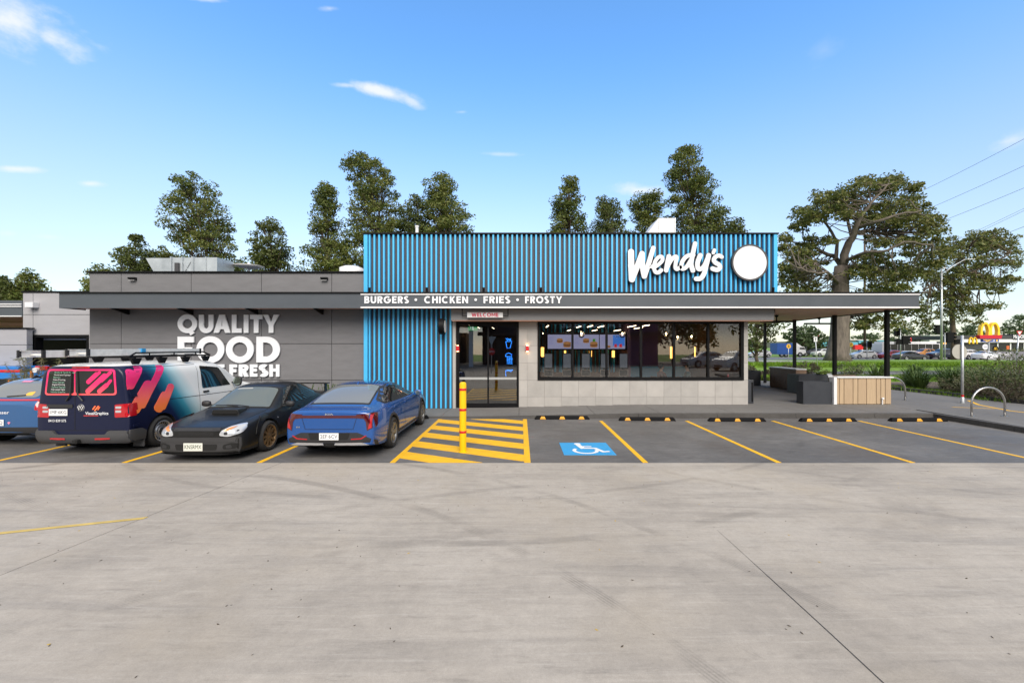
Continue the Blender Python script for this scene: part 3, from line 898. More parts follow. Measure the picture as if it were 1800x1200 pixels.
for ch, x0, x1, t in (('F', 128, 372, .24), ('O', 410, 828, .24), ('O', 853, 1270, .24), ('D', 1310, 1663, .24)):
    fit_letter(ch, x0, x1, 828, 442, t, qs)
for ch, x0, x1 in (('M', 128, 330), ('A', 345, 520), ('D', 530, 690), ('E', 705, 830), ('F', 905, 1020), ('R', 1045, 1192), ('E', 1212, 1325), ('S', 1345, 1490), ('H', 1505, 1655)):
    fit_letter(ch, x0, x1, 1042, 858, .27, qs)

fs_, inv = sign_at('fascia_sign', 'white raised letters BURGERS CHICKEN FRIES FROSTY along the canopy fascia', 'sign', -2.0, YF, 3.6)
FX = lambda u: (u - 915) / 53.2
fz0 = 2.2 + (608 - 533.2) / 53.2
for txt, u0, u1 in (('BURGERS', 641, 719), ('.', 729, 733.5), ('CHICKEN', 746, 823), ('.', 834, 838.5), ('FRIES', 850, 897), ('.', 907.5, 912), ('FROSTY', 923, 988)):
    h = .235
    if txt == '.':
        c = ((FX(u0) + FX(u1)) / 2, fz0 + .118)
        o = fill_loops([[arc(c[0], c[1], .043, .043, 0, 360, 24)[:-1]]], YF - .03, .022, lambda p: p).build('dot', M['letter_white'], fs_); o.matrix_parent_inverse = inv
    else: word(txt, FX(u0), fz0, h, YF - .03, .022, M['letter_white'], fs_, .23, .16, FX(u1) - FX(u0), 'letter', inv)

# script sign, one outline per letter
ws, inv = sign_at('script_sign', 'large white script sign reading Wendy\'s mounted on the blue slats', 'sign', 5.5, YBL, 4.5)
K = 50.85 * 6.667
WT = lambda p: ((1090 - 915) / 50.85 + p[0] / K, 2.2 + (608 - 410) / 50.85 - p[1] / K)
def sc(pts, w0, w1, n=8): return (resample_cr(pts, n), (w0, w1))
script = [
    ('W', [([(118, 228), (120, 380), (128, 545)], (68, 72)), sc([(128, 545), (180, 420), (245, 248)], 66, 62), sc([(245, 248), (252, 400), (272, 508)], 60, 62), sc([(272, 508), (320, 370), (376, 182)], 62, 50)]),
    ('e', [sc([(352, 398), (395, 400), (440, 372), (482, 325), (474, 285), (436, 290), (398, 340), (384, 410), (402, 460), (436, 466), (468, 440)], 40, 44)]),
    ('n', [sc([(558, 280), (540, 360), (526, 442)], 54, 50), sc([(530, 430), (570, 345), (618, 288), (648, 290), (636, 360), (634, 412), (654, 428), (690, 405)], 44, 42)]),
    ('d', [sc([(818, 262), (760, 282), (712, 345), (702, 408), (726, 424), (772, 390), (826, 300)], 46, 44), sc([(862, 130), (832, 270), (816, 370), (836, 442)], 48, 54), sc([(820, 262), (850, 264)], 30, 30)]),
    ('y', [sc([(922, 268), (892, 350), (894, 412), (922, 428), (966, 392), (1006, 300)], 54, 44), sc([(1020, 268), (992, 380), (966, 480), (926, 535), (875, 540)], 54, 52)]),
    ('apostrophe', [sc([(1086, 208), (1074, 240)], 40, 34)]),
    ('s', [sc([(1172, 286), (1140, 270), (1100, 285), (1080, 322), (1098, 352), (1142, 378), (1150, 412), (1118, 436), (1066, 422)], 44, 52)])]
for nm, st in script:
    lp = stroke_outline(st, 2.2)
    o = fill_loops([lp], YBL - .13, .05, WT).build('apostrophe' if nm == 'apostrophe' else 'letter', M['letter_white'], ws); o.matrix_parent_inverse = inv
    fill_loops([stroke_outline([(p, (w_[0] + 9, w_[1] + 9)) for p, w_ in st], 2.5)], YBL - .078, .06, WT).build('letter_backing', M['letter_edge'], o)

rs, inv = sign_at('round_sign', 'round white emblem board with a dark rim right of the white script', 'sign', 7.88, YBL, 4.0)
cx, cz, rr = (1315 - 915) / 50.85, 2.2 + (608 - 462.5) / 50.85, .625
def ring_part(name, r0, r1, y0, y1, m, par):
    pr_ = [(r0, y0), (r1, y0), (r1, y1), (r0, y1)] if r0 > 0 else [(0, y0), (r1, y0), (r1, y1), (0, y1)]
    o = MB().lathe(pr_, 'y', (cx, 0, cz), 56).build(name, m, par, 'auto'); o.matrix_parent_inverse = inv; return o
ring_part('rim', .57, rr, YBL - .13, YBL - .02, M['letter_edge'], rs)
ring_part('face', 0, .57, YBL - .125, YBL - .03, M['letter_white'], rs); ring_part('inner_line', .515, .525, YBL - .128, YBL - .12, M['galvanised'], rs)

# hanging WELCOME bar
wl, inv = sign_at('welcome_sign', 'white bar reading WELCOME in red letters hung above the glass door', 'sign', -1.2, 14.35, 3.2)
wx0, wx1 = (821 - 915) / 52.3, (884 - 915) / 52.3
wz0, wz1 = 2.2 + (608 - 558) / 52.3, 2.2 + (608 - 548.5) / 52.3
o = MB().bbox(wx0, wx1, 14.35, 14.43, wz0, wz1, .006).build('board', M['white_metal'], wl); o.matrix_parent_inverse = inv
word('WELCOME', wx0 + .15, wz0 + .028, .13, 14.342, .006, M['red_letter'], wl, .22, .14, wx1 - wx0 - .30, 'letter', inv)
for a, b in ((wx0, -.17), (wx1, .17)):
    o = MB().tube([(a, 14.39, wz0 + .06), (a + b, 14.39, wz0 + .06), (a + b, 14.39, 3.46)], .014).build('hanger', M['black_metal'], wl); o.matrix_parent_inverse = inv

bs, inv = sign_at('blade_sign', 'small round black drum sign projecting edge-on from the blue slats', 'sign', -2.72, YBL, 2.8)
bx, bz = (779 - 915) / 51.4, 2.2 + (608 - 574) / 51.4
o = MB().lathe([(0, bx - .1), (.25, bx - .1), (.27, bx - .08), (.27, bx + .08), (.25, bx + .1), (0, bx + .1)], 'x', (0, 14.42, bz), 36).build('drum', M['black_metal'], bs, 'auto'); o.matrix_parent_inverse = inv
for s in (-1, 1):
    o = MB().lathe([(0, bx + s * .104), (.215, bx + s * .104), (.215, bx + s * .1), (0, bx + s * .1)], 'x', (0, 14.42, bz), 32).build('face', M['white_metal'], bs); o.matrix_parent_inverse = inv
o = MB().box(bx - .02, bx + .02, 14.66, YBL + .02, bz - .1, bz + .1).build('mount', M['black_metal'], bs); o.matrix_parent_inverse = inv

# small fittings
mat('warm_lamp', (1, .75, .45), .5, emit=(1, .62, .3), estr=14)
for i, (x, y, lab) in enumerate(((.24, YW, 'small red wall lamp glowing on the pale tiles right of the door'), (-2.31, YBL + .12, 'small red wall lamp on the narrow reveal left of the door'))):
    t, inv = sign_at('wall_lamp', lab, 'lamp', x, y, 2.1, 'red wall lamps beside the door')
    if i == 0: bd, u_ = MB().bbox(x - .055, x + .055, y - .11, y - .004, 2.02, 2.21, .004), (x, y - .05)
    else: bd, u_ = MB().bbox(x + .055, x + .16, 14.9, 15.01, 2.02, 2.21, .004), (x + .11, 14.95)
    o = bd.build('shade', M['red_paint'], t); o.matrix_parent_inverse = inv
    for z in (2.014, 2.216):
        o = MB().lathe([(0, z - .003), (.035, z - .003), (.035, z + .003), (0, z + .003)], 'z', (u_[0], u_[1], 0), 14).build('bulb', M['warm_lamp'], t); o.matrix_parent_inverse = inv
for u, lab in ((235, 'left black wall light high on the grey parapet'), (571, 'right black wall light high on the grey parapet')):
    x = (u - 915) / 50; t, inv = sign_at('wall_light', lab, 'light', x, YW, 4.55, 'black lights on the grey parapet')
    o = MB().prism_x([(YW, 4.5), (YW, 4.6), (YW - .12, 4.6), (YW - .12, 4.55)], x - .11, x + .12).build('housing', M['black_metal'], t); o.matrix_parent_inverse = inv
    o = MB().box(x - .09, x + .1, YW - .1, YW - .02, 4.49, 4.5).build('lens', M['white_metal'], t); o.matrix_parent_inverse = inv
for i, u in enumerate((649, 750, 850, 951, 1053, 1360)):
    x = (u - 915) / 51.5
    lab = ['black uplight at the left end of the blue slats', 'black uplight above the word CHICKEN', 'black uplight above the word FRIES', 'black uplight above the word FROSTY',
           'black uplight left of the white script sign', 'black uplight under the right edge of the blue slats'][i]
    t, inv = sign_at('uplight', lab, 'light', x, 14.6, 3.98, 'uplights along the canopy edge')
    o = MB().tube([(x, 14.6, 4.02), (x, 14.58, 4.2)], .04, 10).build('housing', M['black_metal'], t); o.matrix_parent_inverse = inv
    o = MB().box(x - .03, x + .03, 14.56, 14.72, 3.985, 4.06).build('bracket', M['black_metal'], t); o.matrix_parent_inverse = inv
for (u, Y_, lab) in ((1365, 17.6, 'black ceiling heater near the bulkhead end'), (1440, 19.2, 'black ceiling heater further along the timber soffit')):
    x = (u - 915) / 750 * Y_
    t, inv = sign_at('ceiling_heater', lab, 'heater', x, Y_, ZF0, 'black heaters under the open canopy')
    o = MB().tube([(x, Y_, ZF0 + .04), (x, Y_, ZF0 - .22)], .025).build('rod', M['black_metal'], t); o.matrix_parent_inverse = inv
    o = MB().bbox(x - .65, x + .7, Y_ - .08, Y_ + .08, ZF0 - .28, ZF0 - .21, .01).build('bar', M['black_metal'], t); o.matrix_parent_inverse = inv
    o = MB().lathe([(.02, ZF0 + .02), (.09, ZF0 + .02), (.04, ZF0 - .06), (.02, ZF0 - .06)], 'z', (x, Y_, 0), 12).build('mount', M['black_metal'], t); o.matrix_parent_inverse = inv

# ------------------------------------------------------------------ roof equipment
def V(u, v, Y): return ((u - 915) / 750 * Y, Y, 2.2 + (608 - v) / 750 * Y)
t = thing('roof_duct', 'silver sheet metal ventilation duct lying on the low grey roof', 'duct', (-13.6, 18, 4.74))
inv = Matrix.Translation((13.6, -18, -4.74))
xa, xb = V(270, 0, 18)[0], V(394, 0, 18)[0]
zt = V(0, 456, 18)[2]
d_ = MB(); d_.poly_prism([(xa + 1.1, 17.6), (xb - .45, 17.6), (xb - .45, 18.6), (xa + 1.1, 18.6)], 4.95, zt)
d_.prism_y([(xa, zt - .02), (xa + 1.09, zt - .02), (xa + 1.09, 4.97), (xa + .45, 5.05)], 17.62, 18.58)
o = d_.build('casing', M['duct_metal'], t); o.matrix_parent_inverse = inv
o = MB().box(xb - .44, xb, 17.58, 18.62, 4.94, zt + .0).build('outlet', M['duct_metal'], t); o.matrix_parent_inverse = inv
fl_ = MB()
for fx in (xa + 1.09, xa + 1.55, xa + 1.95, xb - .98, xb - .46): fl_.box(fx - .02, fx + .02, 17.55, 18.65, 4.92, zt + .03)
o = fl_.build('flanges', M['duct_metal'], t); o.matrix_parent_inverse = inv
o = MB().box(xa + 1.25, xa + 1.42, 17.54, 17.6, 5.15, 5.62).build('motor_box', M['letter_edge'], t); o.matrix_parent_inverse = inv
cb_ = MB()
for x in (xa + .6, xa + 1.3, xb - .2): cb_.box(x - .05, x + .05, 17.7, 18.5, 4.74, 4.94)
o = cb_.build('feet', M['galvanised'], t); o.matrix_parent_inverse = inv
for (xs, zs, xe, ze) in ((xb - 1.5, 4.97, xb - 1.0, zt - .03), (xb - 1.0, 4.97, xb - 1.5, zt - .03)):
    o = MB().tube([(xs, 17.585, zs), (xe, 17.585, ze)], .012, 5).build('crease', M['duct_metal'], t); o.matrix_parent_inverse = inv
x, _, zz = V(1160, 388, 19)
t = thing('roof_cowl', 'white sloped sheet metal cowl rising behind the blue slatted parapet', 'cowl', (x, 19, 6.02)); inv = Matrix.Translation((-x, -19, -6.02))
x0, x1 = V(1133, 0, 19)[0], V(1181, 0, 19)[0]
o = MB().prism_y([(x0, 7.1), (x0 + .5, zz), (x1, zz), (x1, 6.02), (x0, 6.02)], 18.6, 19.8).build('casing', M['white_metal'], t); o.matrix_parent_inverse = inv
o = MB().box(x0 + .5, x0 + .53, 18.58, 18.6, 6.3, zz).box(x1 - .03, x1 + .02, 18.58, 18.62, 6.1, zz + .01).build('seam', M['galvanised'], t); o.matrix_parent_inverse = inv
x, _, zz = V(733, 399, 18.5)
t = thing('vent_pipe', 'thin white vent pipe standing above the left end of the blue parapet', 'pipe', (x, 18.5, 6.02)); inv = Matrix.Translation((-x, -18.5, -6.02))
o = MB().tube([(x, 18.5, 6.0), (x, 18.5, zz)], .07, 12).build('pipe', M['white_metal'], t); o.matrix_parent_inverse = inv
o = MB().tube([(x, 18.5, zz - .02), (x, 18.5, zz + .05)], .085, 12).build('cap', M['white_metal'], t); o.matrix_parent_inverse = inv
x, _, zz = V(618, 470, 17.5)
t = thing('roof_vent', 'low white round roof vent beside the blue slatted wall', 'vent', (x, 17.5, 4.74)); inv = Matrix.Translation((-x, -17.5, -4.74))
o = MB().lathe([(0, zz + .05), (.3, zz + .03), (.47, zz - .04), (.47, 4.75), (0, 4.75)], 'z', (x, 17.5, 0), 24).build('dome', M['white_metal'], t, True); o.matrix_parent_inverse = inv
x, _, zz = V(437, 470, 19)
t = thing('satellite_dish', 'small pale dish on a bracket on the low grey roof', 'dish', (x, 19, 4.74)); inv = Matrix.Translation((-x, -19, -4.74))
o = MB().tube([(x, 19, 4.74), (x, 19, zz + .2)], .05).build('mast', M['white_metal'], t); o.matrix_parent_inverse = inv
o = MB().lathe([(0, zz - .02), (.4, zz + .0), (.62, zz + .06), (.4, zz - .02), (0, zz - .05)], 'z', (x, 19, 0), 18).build('dish', M['white_metal'], t, True); o.matrix_parent_inverse = inv

# ------------------------------------------------------------------ inside the restaurant
mat('int_dark', (.022, .019, .018), .6); mat('int_floor', (.05, .046, .043), .35); mat('int_timber', (.17, .085, .045), .55, var=.15, vscale=5, aniso=(3, 1, .4))
mat('int_purple', (.16, .09, .13), .6, var=.1); mat('int_blue', (.06, .48, .85), .5)
mat('screen_bg', (.02, .02, .03), .3, emit=srgb(168, 165, 200), estr=.42); mat('screen_blue', (.02, .02, .03), .3, emit=srgb(60, 120, 210), estr=.5)
mat('food_brown', (.10, .04, .015), .6, emit=(.16, .06, .02), estr=.5); mat('food_bun', (.25, .12, .04), .6, emit=(.35, .16, .06), estr=.45); mat('food_green', (.05, .15, .03), .6, emit=(.05, .2, .03), estr=.5); mat('screen_red', (.3, .02, .02), .6, emit=(.45, .02, .03), estr=.6)
mat('screen_ink', (.1, .1, .2), .6, emit=(.18, .18, .4), estr=.5)
mat('lamp_amber', (1, .6, .2), .5, emit=(1, .45, .09), estr=2.6); mat('lamp_bulb', (1, .8, .5), .5, emit=(1, .66, .32), estr=16); mat('strip_lamp', (1, .9, .7), .5, emit=(1, .74, .48), estr=6)
mat('kiosk_screen', (.10, .105, .12), .25, emit=(.10, .105, .125), estr=.4); mat('kiosk_trim', (.42, .33, .28), .5)
mat('neon_blue', (.05, .2, .9), .5, emit=(.03, .28, 1), estr=3.2); mat('exit_green', (.01, .25, .06), .5, emit=(.01, .28, .06), estr=.8); mat('exit_white', (.8, .8, .8), .5, emit=(.8, .9, .8), estr=.7)
room = thing('dining_room', 'dim restaurant interior with blue slats and dark timber seen through the long window', 'room', (3, 18, .1)); rinv = Matrix.Translation((-3, -18, -.1))
def rpart(n, mb, m, par=None):
    o = mb.build(n, m, par or room)
    if par is None: o.matrix_parent_inverse = rinv
    return o
rpart('floor', MB().box(-2.3, 7.95, YW + .21, 22.0, .02, .14), M['int_floor'])
rpart('ceiling', MB().box(-2.3, 7.95, YW + .21, 22.0, 3.3, 3.34), M['int_dark'])
rpart('back_wall', MB().box(-2.3, 4.6, 20.5, 20.6, .1, 3.3).box(7.85, 7.95, YW + .21, 22.0, .1, 3.3).box(-2.35, -2.25, YW + .21, 22, .1, 3.3), M['int_timber'])
rpart('booth_wall', MB().box(4.55, 4.65, 18.0, 20.6, .1, 3.3).box(4.55, 7.9, 20.0, 20.1, .1, 3.3), M['int_purple'])
rpart('partition', MB().box(-.02, .06, YW + .25, 18.5, .1, 3.3), M['int_dark'])
for i in range(22):
    x = .35 + i * .19
    rpart('slat', MB().box(x - .025, x + .025, 20.40, 20.49, .14, 3.28), M['int_blue'])
for i in range(16):
    x = .5 + i * .26
    if i % 4 == 3: continue
    rpart('slat', MB().box(x - .04, x + .04, 18.92, 18.98, .14, 3.28), M['int_blue'])
# menu boards on a dark bulkhead
mb_y = 18.2
sc_ = mb_y / 750
def sx_(u): return (u - 915) * sc_
def sz_(v): return 2.2 + (608 - v) * sc_
zx = lambda q: 930 + q / 9.0
zy = lambda q: 550 + q / 9.0
menu = [('left menu screen showing two burgers', 295, 678), ('middle menu screen showing burgers and a green cup', 700, 1105), ('right menu screen with a blue frozen drink panel', 1118, 1520)]
for i, (lab, a, b) in enumerate(menu):
    t = thing('menu_screen', lab, 'screen', (sx_(zx((a + b) / 2)), mb_y, sz_(zy(560))), 0, 'menu screens above the counter')
    L = t.location.copy(); inv = Matrix.Translation(-L)
    def mp(n, mb_, m):
        o = mb_.build(n, m, t); o.matrix_parent_inverse = inv; return o
    x0, x1, z0, z1 = sx_(zx(a)), sx_(zx(b)), sz_(zy(565)), sz_(zy(342))
    mp('bezel', MB().box(x0 - .03, x1 + .03, mb_y + .01, mb_y + .06, z0 - .03, z1 + .03), M['black_metal'])
    mp('display', MB().box(x0, x1, mb_y, mb_y + .009, z0, z1), M['screen_bg'])
    ink = MB()
    for r_ in range(7):
        z = z1 - .09 - r_ * .052; ln_ = rnd.uniform(.12, .22)
        ink.box(x0 + .06, x0 + .06 + ln_, mb_y - .003, mb_y - .001, z, z + .012)
    mp('menu_text', ink, M['screen_ink'])
    def burger(cx_, cz_, s):
        for (dz_, h_, m_) in ((-.3, .14, 'food_bun'), (-.12, .18, 'food_brown'), (.02, .06, 'food_green'), (.12, .2, 'food_bun')):
            q = MB(); q.lathe([(0, mb_y - .004), (s * .5, mb_y - .004), (s * .5, mb_y - .001), (0, mb_y - .001)], 'y', (0, 0, 0), 20)
            q.v = [(cx_ + v[0], v[1], cz_ + dz_ * s + v[2] * h_ * 1.9) for v in q.v]
            q.v = [(v[0], v[1] - .001 * (dz_ + .4), v[2]) for v in q.v]
            mp('burger_print', q, M[m_])
    w_ = x1 - x0
    if i < 2:
        burger(x0 + w_ * .50, z0 + .36, .27); burger(x0 + w_ * .80, z0 + .20, .34)
        if i == 1: mp('cup_print', MB().box(x0 + w_ * .76, x0 + w_ * .86, mb_y - .004, mb_y - .001, z0 + .30, z0 + .42), M['food_green'])
    else:
        mp('panel_print', MB().box(x0 + w_ * .52, x1 - .02, mb_y - .003, mb_y - .001, z0 + .12, z1 - .02), M['screen_blue'])
        for k in (.62, .82): mp('cup_print', MB().box(x0 + w_ * k - .05, x0 + w_ * k + .06, mb_y - .006, mb_y - .004, z0 + .06, z0 + .20), M['screen_red'])
        o = wall_text('FRO', x0 + w_ * .70, mb_y - .004, z1 - .09, .11, M['letter_white'], t); o.matrix_parent_inverse = inv
        burger(x0 + w_ * .36, z0 + .10, .14)
rpart('screen_bulkhead', MB().box(sx_(955), sx_(1108), mb_y + .065, mb_y + .25, sz_(615), sz_(584)), M['int_dark'])
# ordering kiosks
ky = 16.4
ks = ky / 750
for i, q in enumerate((305, 600, 897, 1197, 1495)):
    x = (zx(q) - 915) * ks
    lab = ['grey order kiosk at the left end of the window', 'grey order kiosk under the left menu screen', 'grey order kiosk under the middle menu screen', 'grey order kiosk behind the second mullion', 'grey order kiosk at the right end of the row'][i]
    t = thing('order_kiosk', lab, 'kiosk', (x, ky, .14), 0, 'order kiosks inside the window'); inv = Matrix.Translation((-x, -ky, -.14))
    for n_, b_, m_ in (('housing', MB().bbox(x - .165, x + .165, ky, ky + .06, 1.33, 1.93, .012), M['black_metal']), ('display', MB().box(x - .145, x + .145, ky - .004, ky - .001, 1.37, 1.90), M['kiosk_screen']),
                       ('reader', MB().bbox(x - .155, x + .155, ky - .02, ky + .10, 1.06, 1.28, .01), M['black_metal']), ('post', MB().box(x - .05, x + .05, ky + .06, ky + .12, .14, 1.4), M['black_metal'])):
        o = b_.build(n_, m_, t); o.matrix_parent_inverse = inv
    tr = MB().box(x - .17, x + .17, ky - .028, ky - .02, 1.28, 1.295).box(x - .17, x + .17, ky - .028, ky - .02, 1.05, 1.065).box(x - .17, x - .155, ky - .028, ky - .02, 1.065, 1.28).box(x + .155, x + .17, ky - .028, ky - .02, 1.065, 1.28)
    o = tr.build('trim', M['kiosk_trim'], t); o.matrix_parent_inverse = inv
# counter
rpart('counter', MB().bbox(.3, 4.3, 18.3, 18.9, .14, 1.05, .01), M['int_timber'])
rpart('bench_seat', MB().bbox(4.75, 7.8, 19.4, 19.98, .14, .6, .02).bbox(4.75, 7.8, 19.8, 19.98, .6, 1.25, .02), M['int_blue'])
# lamps that are lit
lamp_n = 0
def lamp_thing(label, group, x, y, z):
    t = thing('pendant_lamp', label, 'lamp', (x, y, z), 0, group); return t, Matrix.Translation((-x, -y, -z))
where = ['at the far left of the window', 'under the left menu screen', 'under the middle menu screen', 'under the right menu screen', 'beside the booth wall', 'right of the booth mullion']
for i, (u, v0, v1, Y_) in enumerate(((953.5, 610, 627, 17.2), (994, 616, 628, 19.6), (1038, 616, 627, 19.6), (1078, 616, 628, 18.7), (1180.5, 609, 630, 18.5), (1223, 609, 627, 19.2))):
    x = (u - 915) / 750 * Y_; za, zb = 2.2 + (608 - v1) / 750 * Y_, 2.2 + (608 - v0) / 750 * Y_
    t, inv = lamp_thing('glowing amber tube lamp ' + where[i], 'amber tube lamps in the restaurant', x, Y_, zb)
    o = MB().lathe([(0, za), (.06, za + .01), (.06, zb - .01), (0, zb)], 'z', (x, Y_, 0), 12).build('tube', M['lamp_amber'], t, True); o.matrix_parent_inverse = inv
    o = MB().tube([(x, Y_, zb), (x, Y_, 3.3)], .008, 5).build('cord', M['black_metal'], t); o.matrix_parent_inverse = inv
glass_mat('bulb_glass', (.95, .95, .95), .05)
gl_where = ['in front of the middle menu screen', 'in front of the right menu screen', 'over the booth', 'right of the booth mullion', 'in the second last pane', 'near the right corner post', 'at the far left above the screens']
for i, (u, v, Y_) in enumerate(((1022, 586, 16.3), (1094, 586, 16.3), (1171, 586, 17.0), (1191, 592, 18.6), (1215.5, 591, 18.0), (1242.5, 586, 18.4), (955, 586, 18.4))):
    x, _, z = V(u, v, Y_)
    t, inv = lamp_thing('round glass pendant with a lit bulb ' + gl_where[i], 'round glass pendants in the restaurant', x, Y_, z)
    o = MB().lathe([(0, z + .04), (.02, z + .03), (.032, z), (.02, z - .035), (0, z - .04)], 'z', (x, Y_, 0), 10).build('bulb', M['lamp_bulb'], t, True); o.matrix_parent_inverse = inv
    o = MB().lathe([(.015, z + .10)] + [(.12 * math.sin(R(a)), z - .04 + .13 * math.cos(R(a))) for a in range(20, 181, 16)], 'z', (x, Y_, 0), 16).build('globe', M['bulb_glass'], t, True); o.matrix_parent_inverse = inv
    o = MB().tube([(x, Y_, z + .09), (x, Y_, 3.3)], .008, 5).build('cord', M['black_metal'], t); o.matrix_parent_inverse = inv
st_ = [(962, 574, 16), (1017, 575, 16.6), (1037, 574, 15.9), (1056, 574.5, 16.4), (1110, 574, 16.2), (1122, 577, 17), (1133, 573, 15.9), (1000, 581, 18), (1045, 581, 18), (1085, 581, 18), (824, 572, 17.0), (841, 576, 18), (867, 577, 18.5)]
sw = ['at the far left of the window ceiling', 'above the left menu screen', 'nearest the glass above the left screens', 'above the middle menu screen', 'just left of the third mullion', 'touching the third mullion', 'furthest right of the row above the screens', 'deep behind the left menu screen', 'deep behind the middle menu screen', 'deep behind the right menu screen', 'left of the exit sign inside the door', 'right of the exit sign inside the door', 'inside the right leaf of the door']
for i, (u, v, Y_) in enumerate(st_):
    x, _, z = V(u, v, Y_); z = min(z, 3.25)
    tag(MB().bbox(x - .014, x + .014, Y_ - .6, Y_ + .6, z, z + .02, .003).build('strip_light', M['strip_lamp']), 'thin warm strip light ' + sw[i], 'light', 'strip lights on the restaurant ceiling')
# neon outlines behind the right door leaf: cup, burger, frosty
nz = lambda q: 2.2 + (608 - (540 + q / 6.313)) * 15.3 / 750
nx = lambda q: (780 + q / 6.313 - 915) * 15.3 / 750
neon = thing('neon_sign', 'blue neon outlines of a cup, a burger and a dessert inside the door', 'neon sign', (nx(725), 15.3, 2.0)); inv = Matrix.Translation((-nx(725), -15.3, -2.0))
def ntube(pts, r=.011): return MB().tube([(nx(a), 15.3, nz(b)) for a, b in pts], r, 6)
cup = ntube([(688, 380), (755, 378), (735, 452), (702, 452), (688, 380)])
for a in ([(690, 345), (710, 365), (700, 378)], [(705, 342), (730, 365), (745, 345), (738, 375)], [(720, 350), (748, 372)]): cup.add(*[(m_.v, m_.f) for m_ in [ntube(a)]][0])
bur = ntube([(686, 545), (690, 520), (720, 506), (750, 518), (756, 545), (686, 545)])
for z in (556, 570, 584, 600, 622): b_ = ntube([(698, z), (764, z + 3)], .008); bur.add(b_.v, b_.f)
for x in (710, 730, 750): b_ = ntube([(x, 556), (x + 4, 620)], .006); bur.add(b_.v, b_.f)
fr_ = ntube([(690, 765), (686, 700), (765, 692), (745, 712), (725, 705), (712, 690), (700, 710)])
for n_, m_ in (('cup', cup), ('burger', bur), ('dessert', fr_)):
    o = m_.build(n_, M['neon_blue'], neon); o.matrix_parent_inverse = inv
ex = thing('exit_sign', 'small green emergency exit sign hanging inside the glass door', 'exit sign', V(831, 577, 15.6)); L = ex.location.copy(); inv = Matrix.Translation(-L)
o = MB().box(L.x - .175, L.x + .175, 15.6, 15.64, L.z - .085, L.z + .085).build('panel', M['exit_green'], ex); o.matrix_parent_inverse = inv
pg = MB().box(L.x - .03, L.x + .03, 15.594, 15.598, L.z - .065, L.z + .065)
pg.lathe([(0, 15.590), (.018, 15.590), (.018, 15.593), (0, 15.593)], 'y', (L.x - .075, 0, L.z + .045), 12)
for a, b in (((-.08, .025), (-.09, -.02)), ((-.09, -.02), (-.12, -.06)), ((-.09, -.02), (-.06, -.055)), ((-.08, .015), (-.05, .0)), ((-.08, .015), (-.11, -.0))):
    pg.tube([(L.x + a[0], 15.595, L.z + a[1]), (L.x + b[0], 15.595, L.z + b[1])], .007, 5)
o = pg.build('pictogram', M['exit_white'], ex); o.matrix_parent_inverse = inv

# ------------------------------------------------------------------ parking furniture
mat('stop_yellow', (.62, .29, .010), .6, var=.12, vscale=7)
def make_stop(label, x, y, rz=0):
    t = thing('wheel_stop', label, 'wheel stop', (x, y, 0), rz, 'rubber wheel stops at the head of the bays')
    prof = [(-.075, 0), (.075, 0), (.065, .05), (.035, .10), (-.035, .10), (-.065, .05)]
    e = MB(); e.prism_x(prof, -.83, .83)
    e.v = [(v[0] * (1 if v[2] < .04 else (.965 if v[2] < .07 else .92)), v[1], v[2]) for v in e.v]
    e.build('rubber_block', M['black_rubber'], t)
    for k, cx_ in enumerate((-.58, 0, .58)):
        for sd in (-1, 1):
            q = MB(); side = [(sd * .0768, .010), (sd * .0672, .050), (sd * .0458, .086)]
            for a, b in zip(side, side[1:]):
                wa = .095 - .55 * a[1]; wb = .095 - .55 * b[1]
                pts = [(cx_ - wa, a[0], a[1]), (cx_ + wa, a[0], a[1]), (cx_ + wb, b[0], b[1]), (cx_ - wb, b[0], b[1])]
                q.quad(*(pts if sd < 0 else pts[::-1]))
            q.build('reflector', M['stop_yellow'], t)
    return t
for (x, y, rz, lab) in ((1.25, 12.86, 0, 'black wheel stop with yellow patches in the accessible bay'), (3.74, 12.62, R(-1.5), 'black wheel stop with yellow patches in the bay right of the accessible one'),
                        (6.33, 12.5, R(-1), 'black wheel stop with yellow patches below the black bin'), (8.98, 12.48, R(1), 'black wheel stop with yellow patches below the black steel planter'),
                        (11.63, 12.5, 0, 'black wheel stop with yellow patches beside the kerb corner'), (-3.62, 12.98, 0, 'wheel stop mostly hidden by the front wheel of the blue sedan')):
    make_stop(lab, x, y, rz)

t = thing('bollard', 'tall yellow bollard with red bands standing in the hatched walkway', 'bollard', (-1.20, 8.88, 0))
br = .072
MB().lathe([(br, .0), (br, 1.40), (br * .93, 1.43), (br * .6, 1.45), (0, 1.455)], 'z', (0, 0, 0), 28).build('post', mat('bollard_yellow', (.80, .48, .0), .38, var=.04, vscale=3), t, 'auto')
for z in (1.30, .88, .42): MB().lathe([(br + .002, z - .025), (br + .004, z - .022), (br + .004, z + .022), (br + .002, z + .025)], 'z', (0, 0, 0), 28).build('band', M['red_paint'], t, True)
MB().lathe([(br + .03, 0), (br + .03, .012), (br, .016)], 'z', (0, 0, 0), 28).build('base_plate', M['bollard_yellow'], t, 'auto')

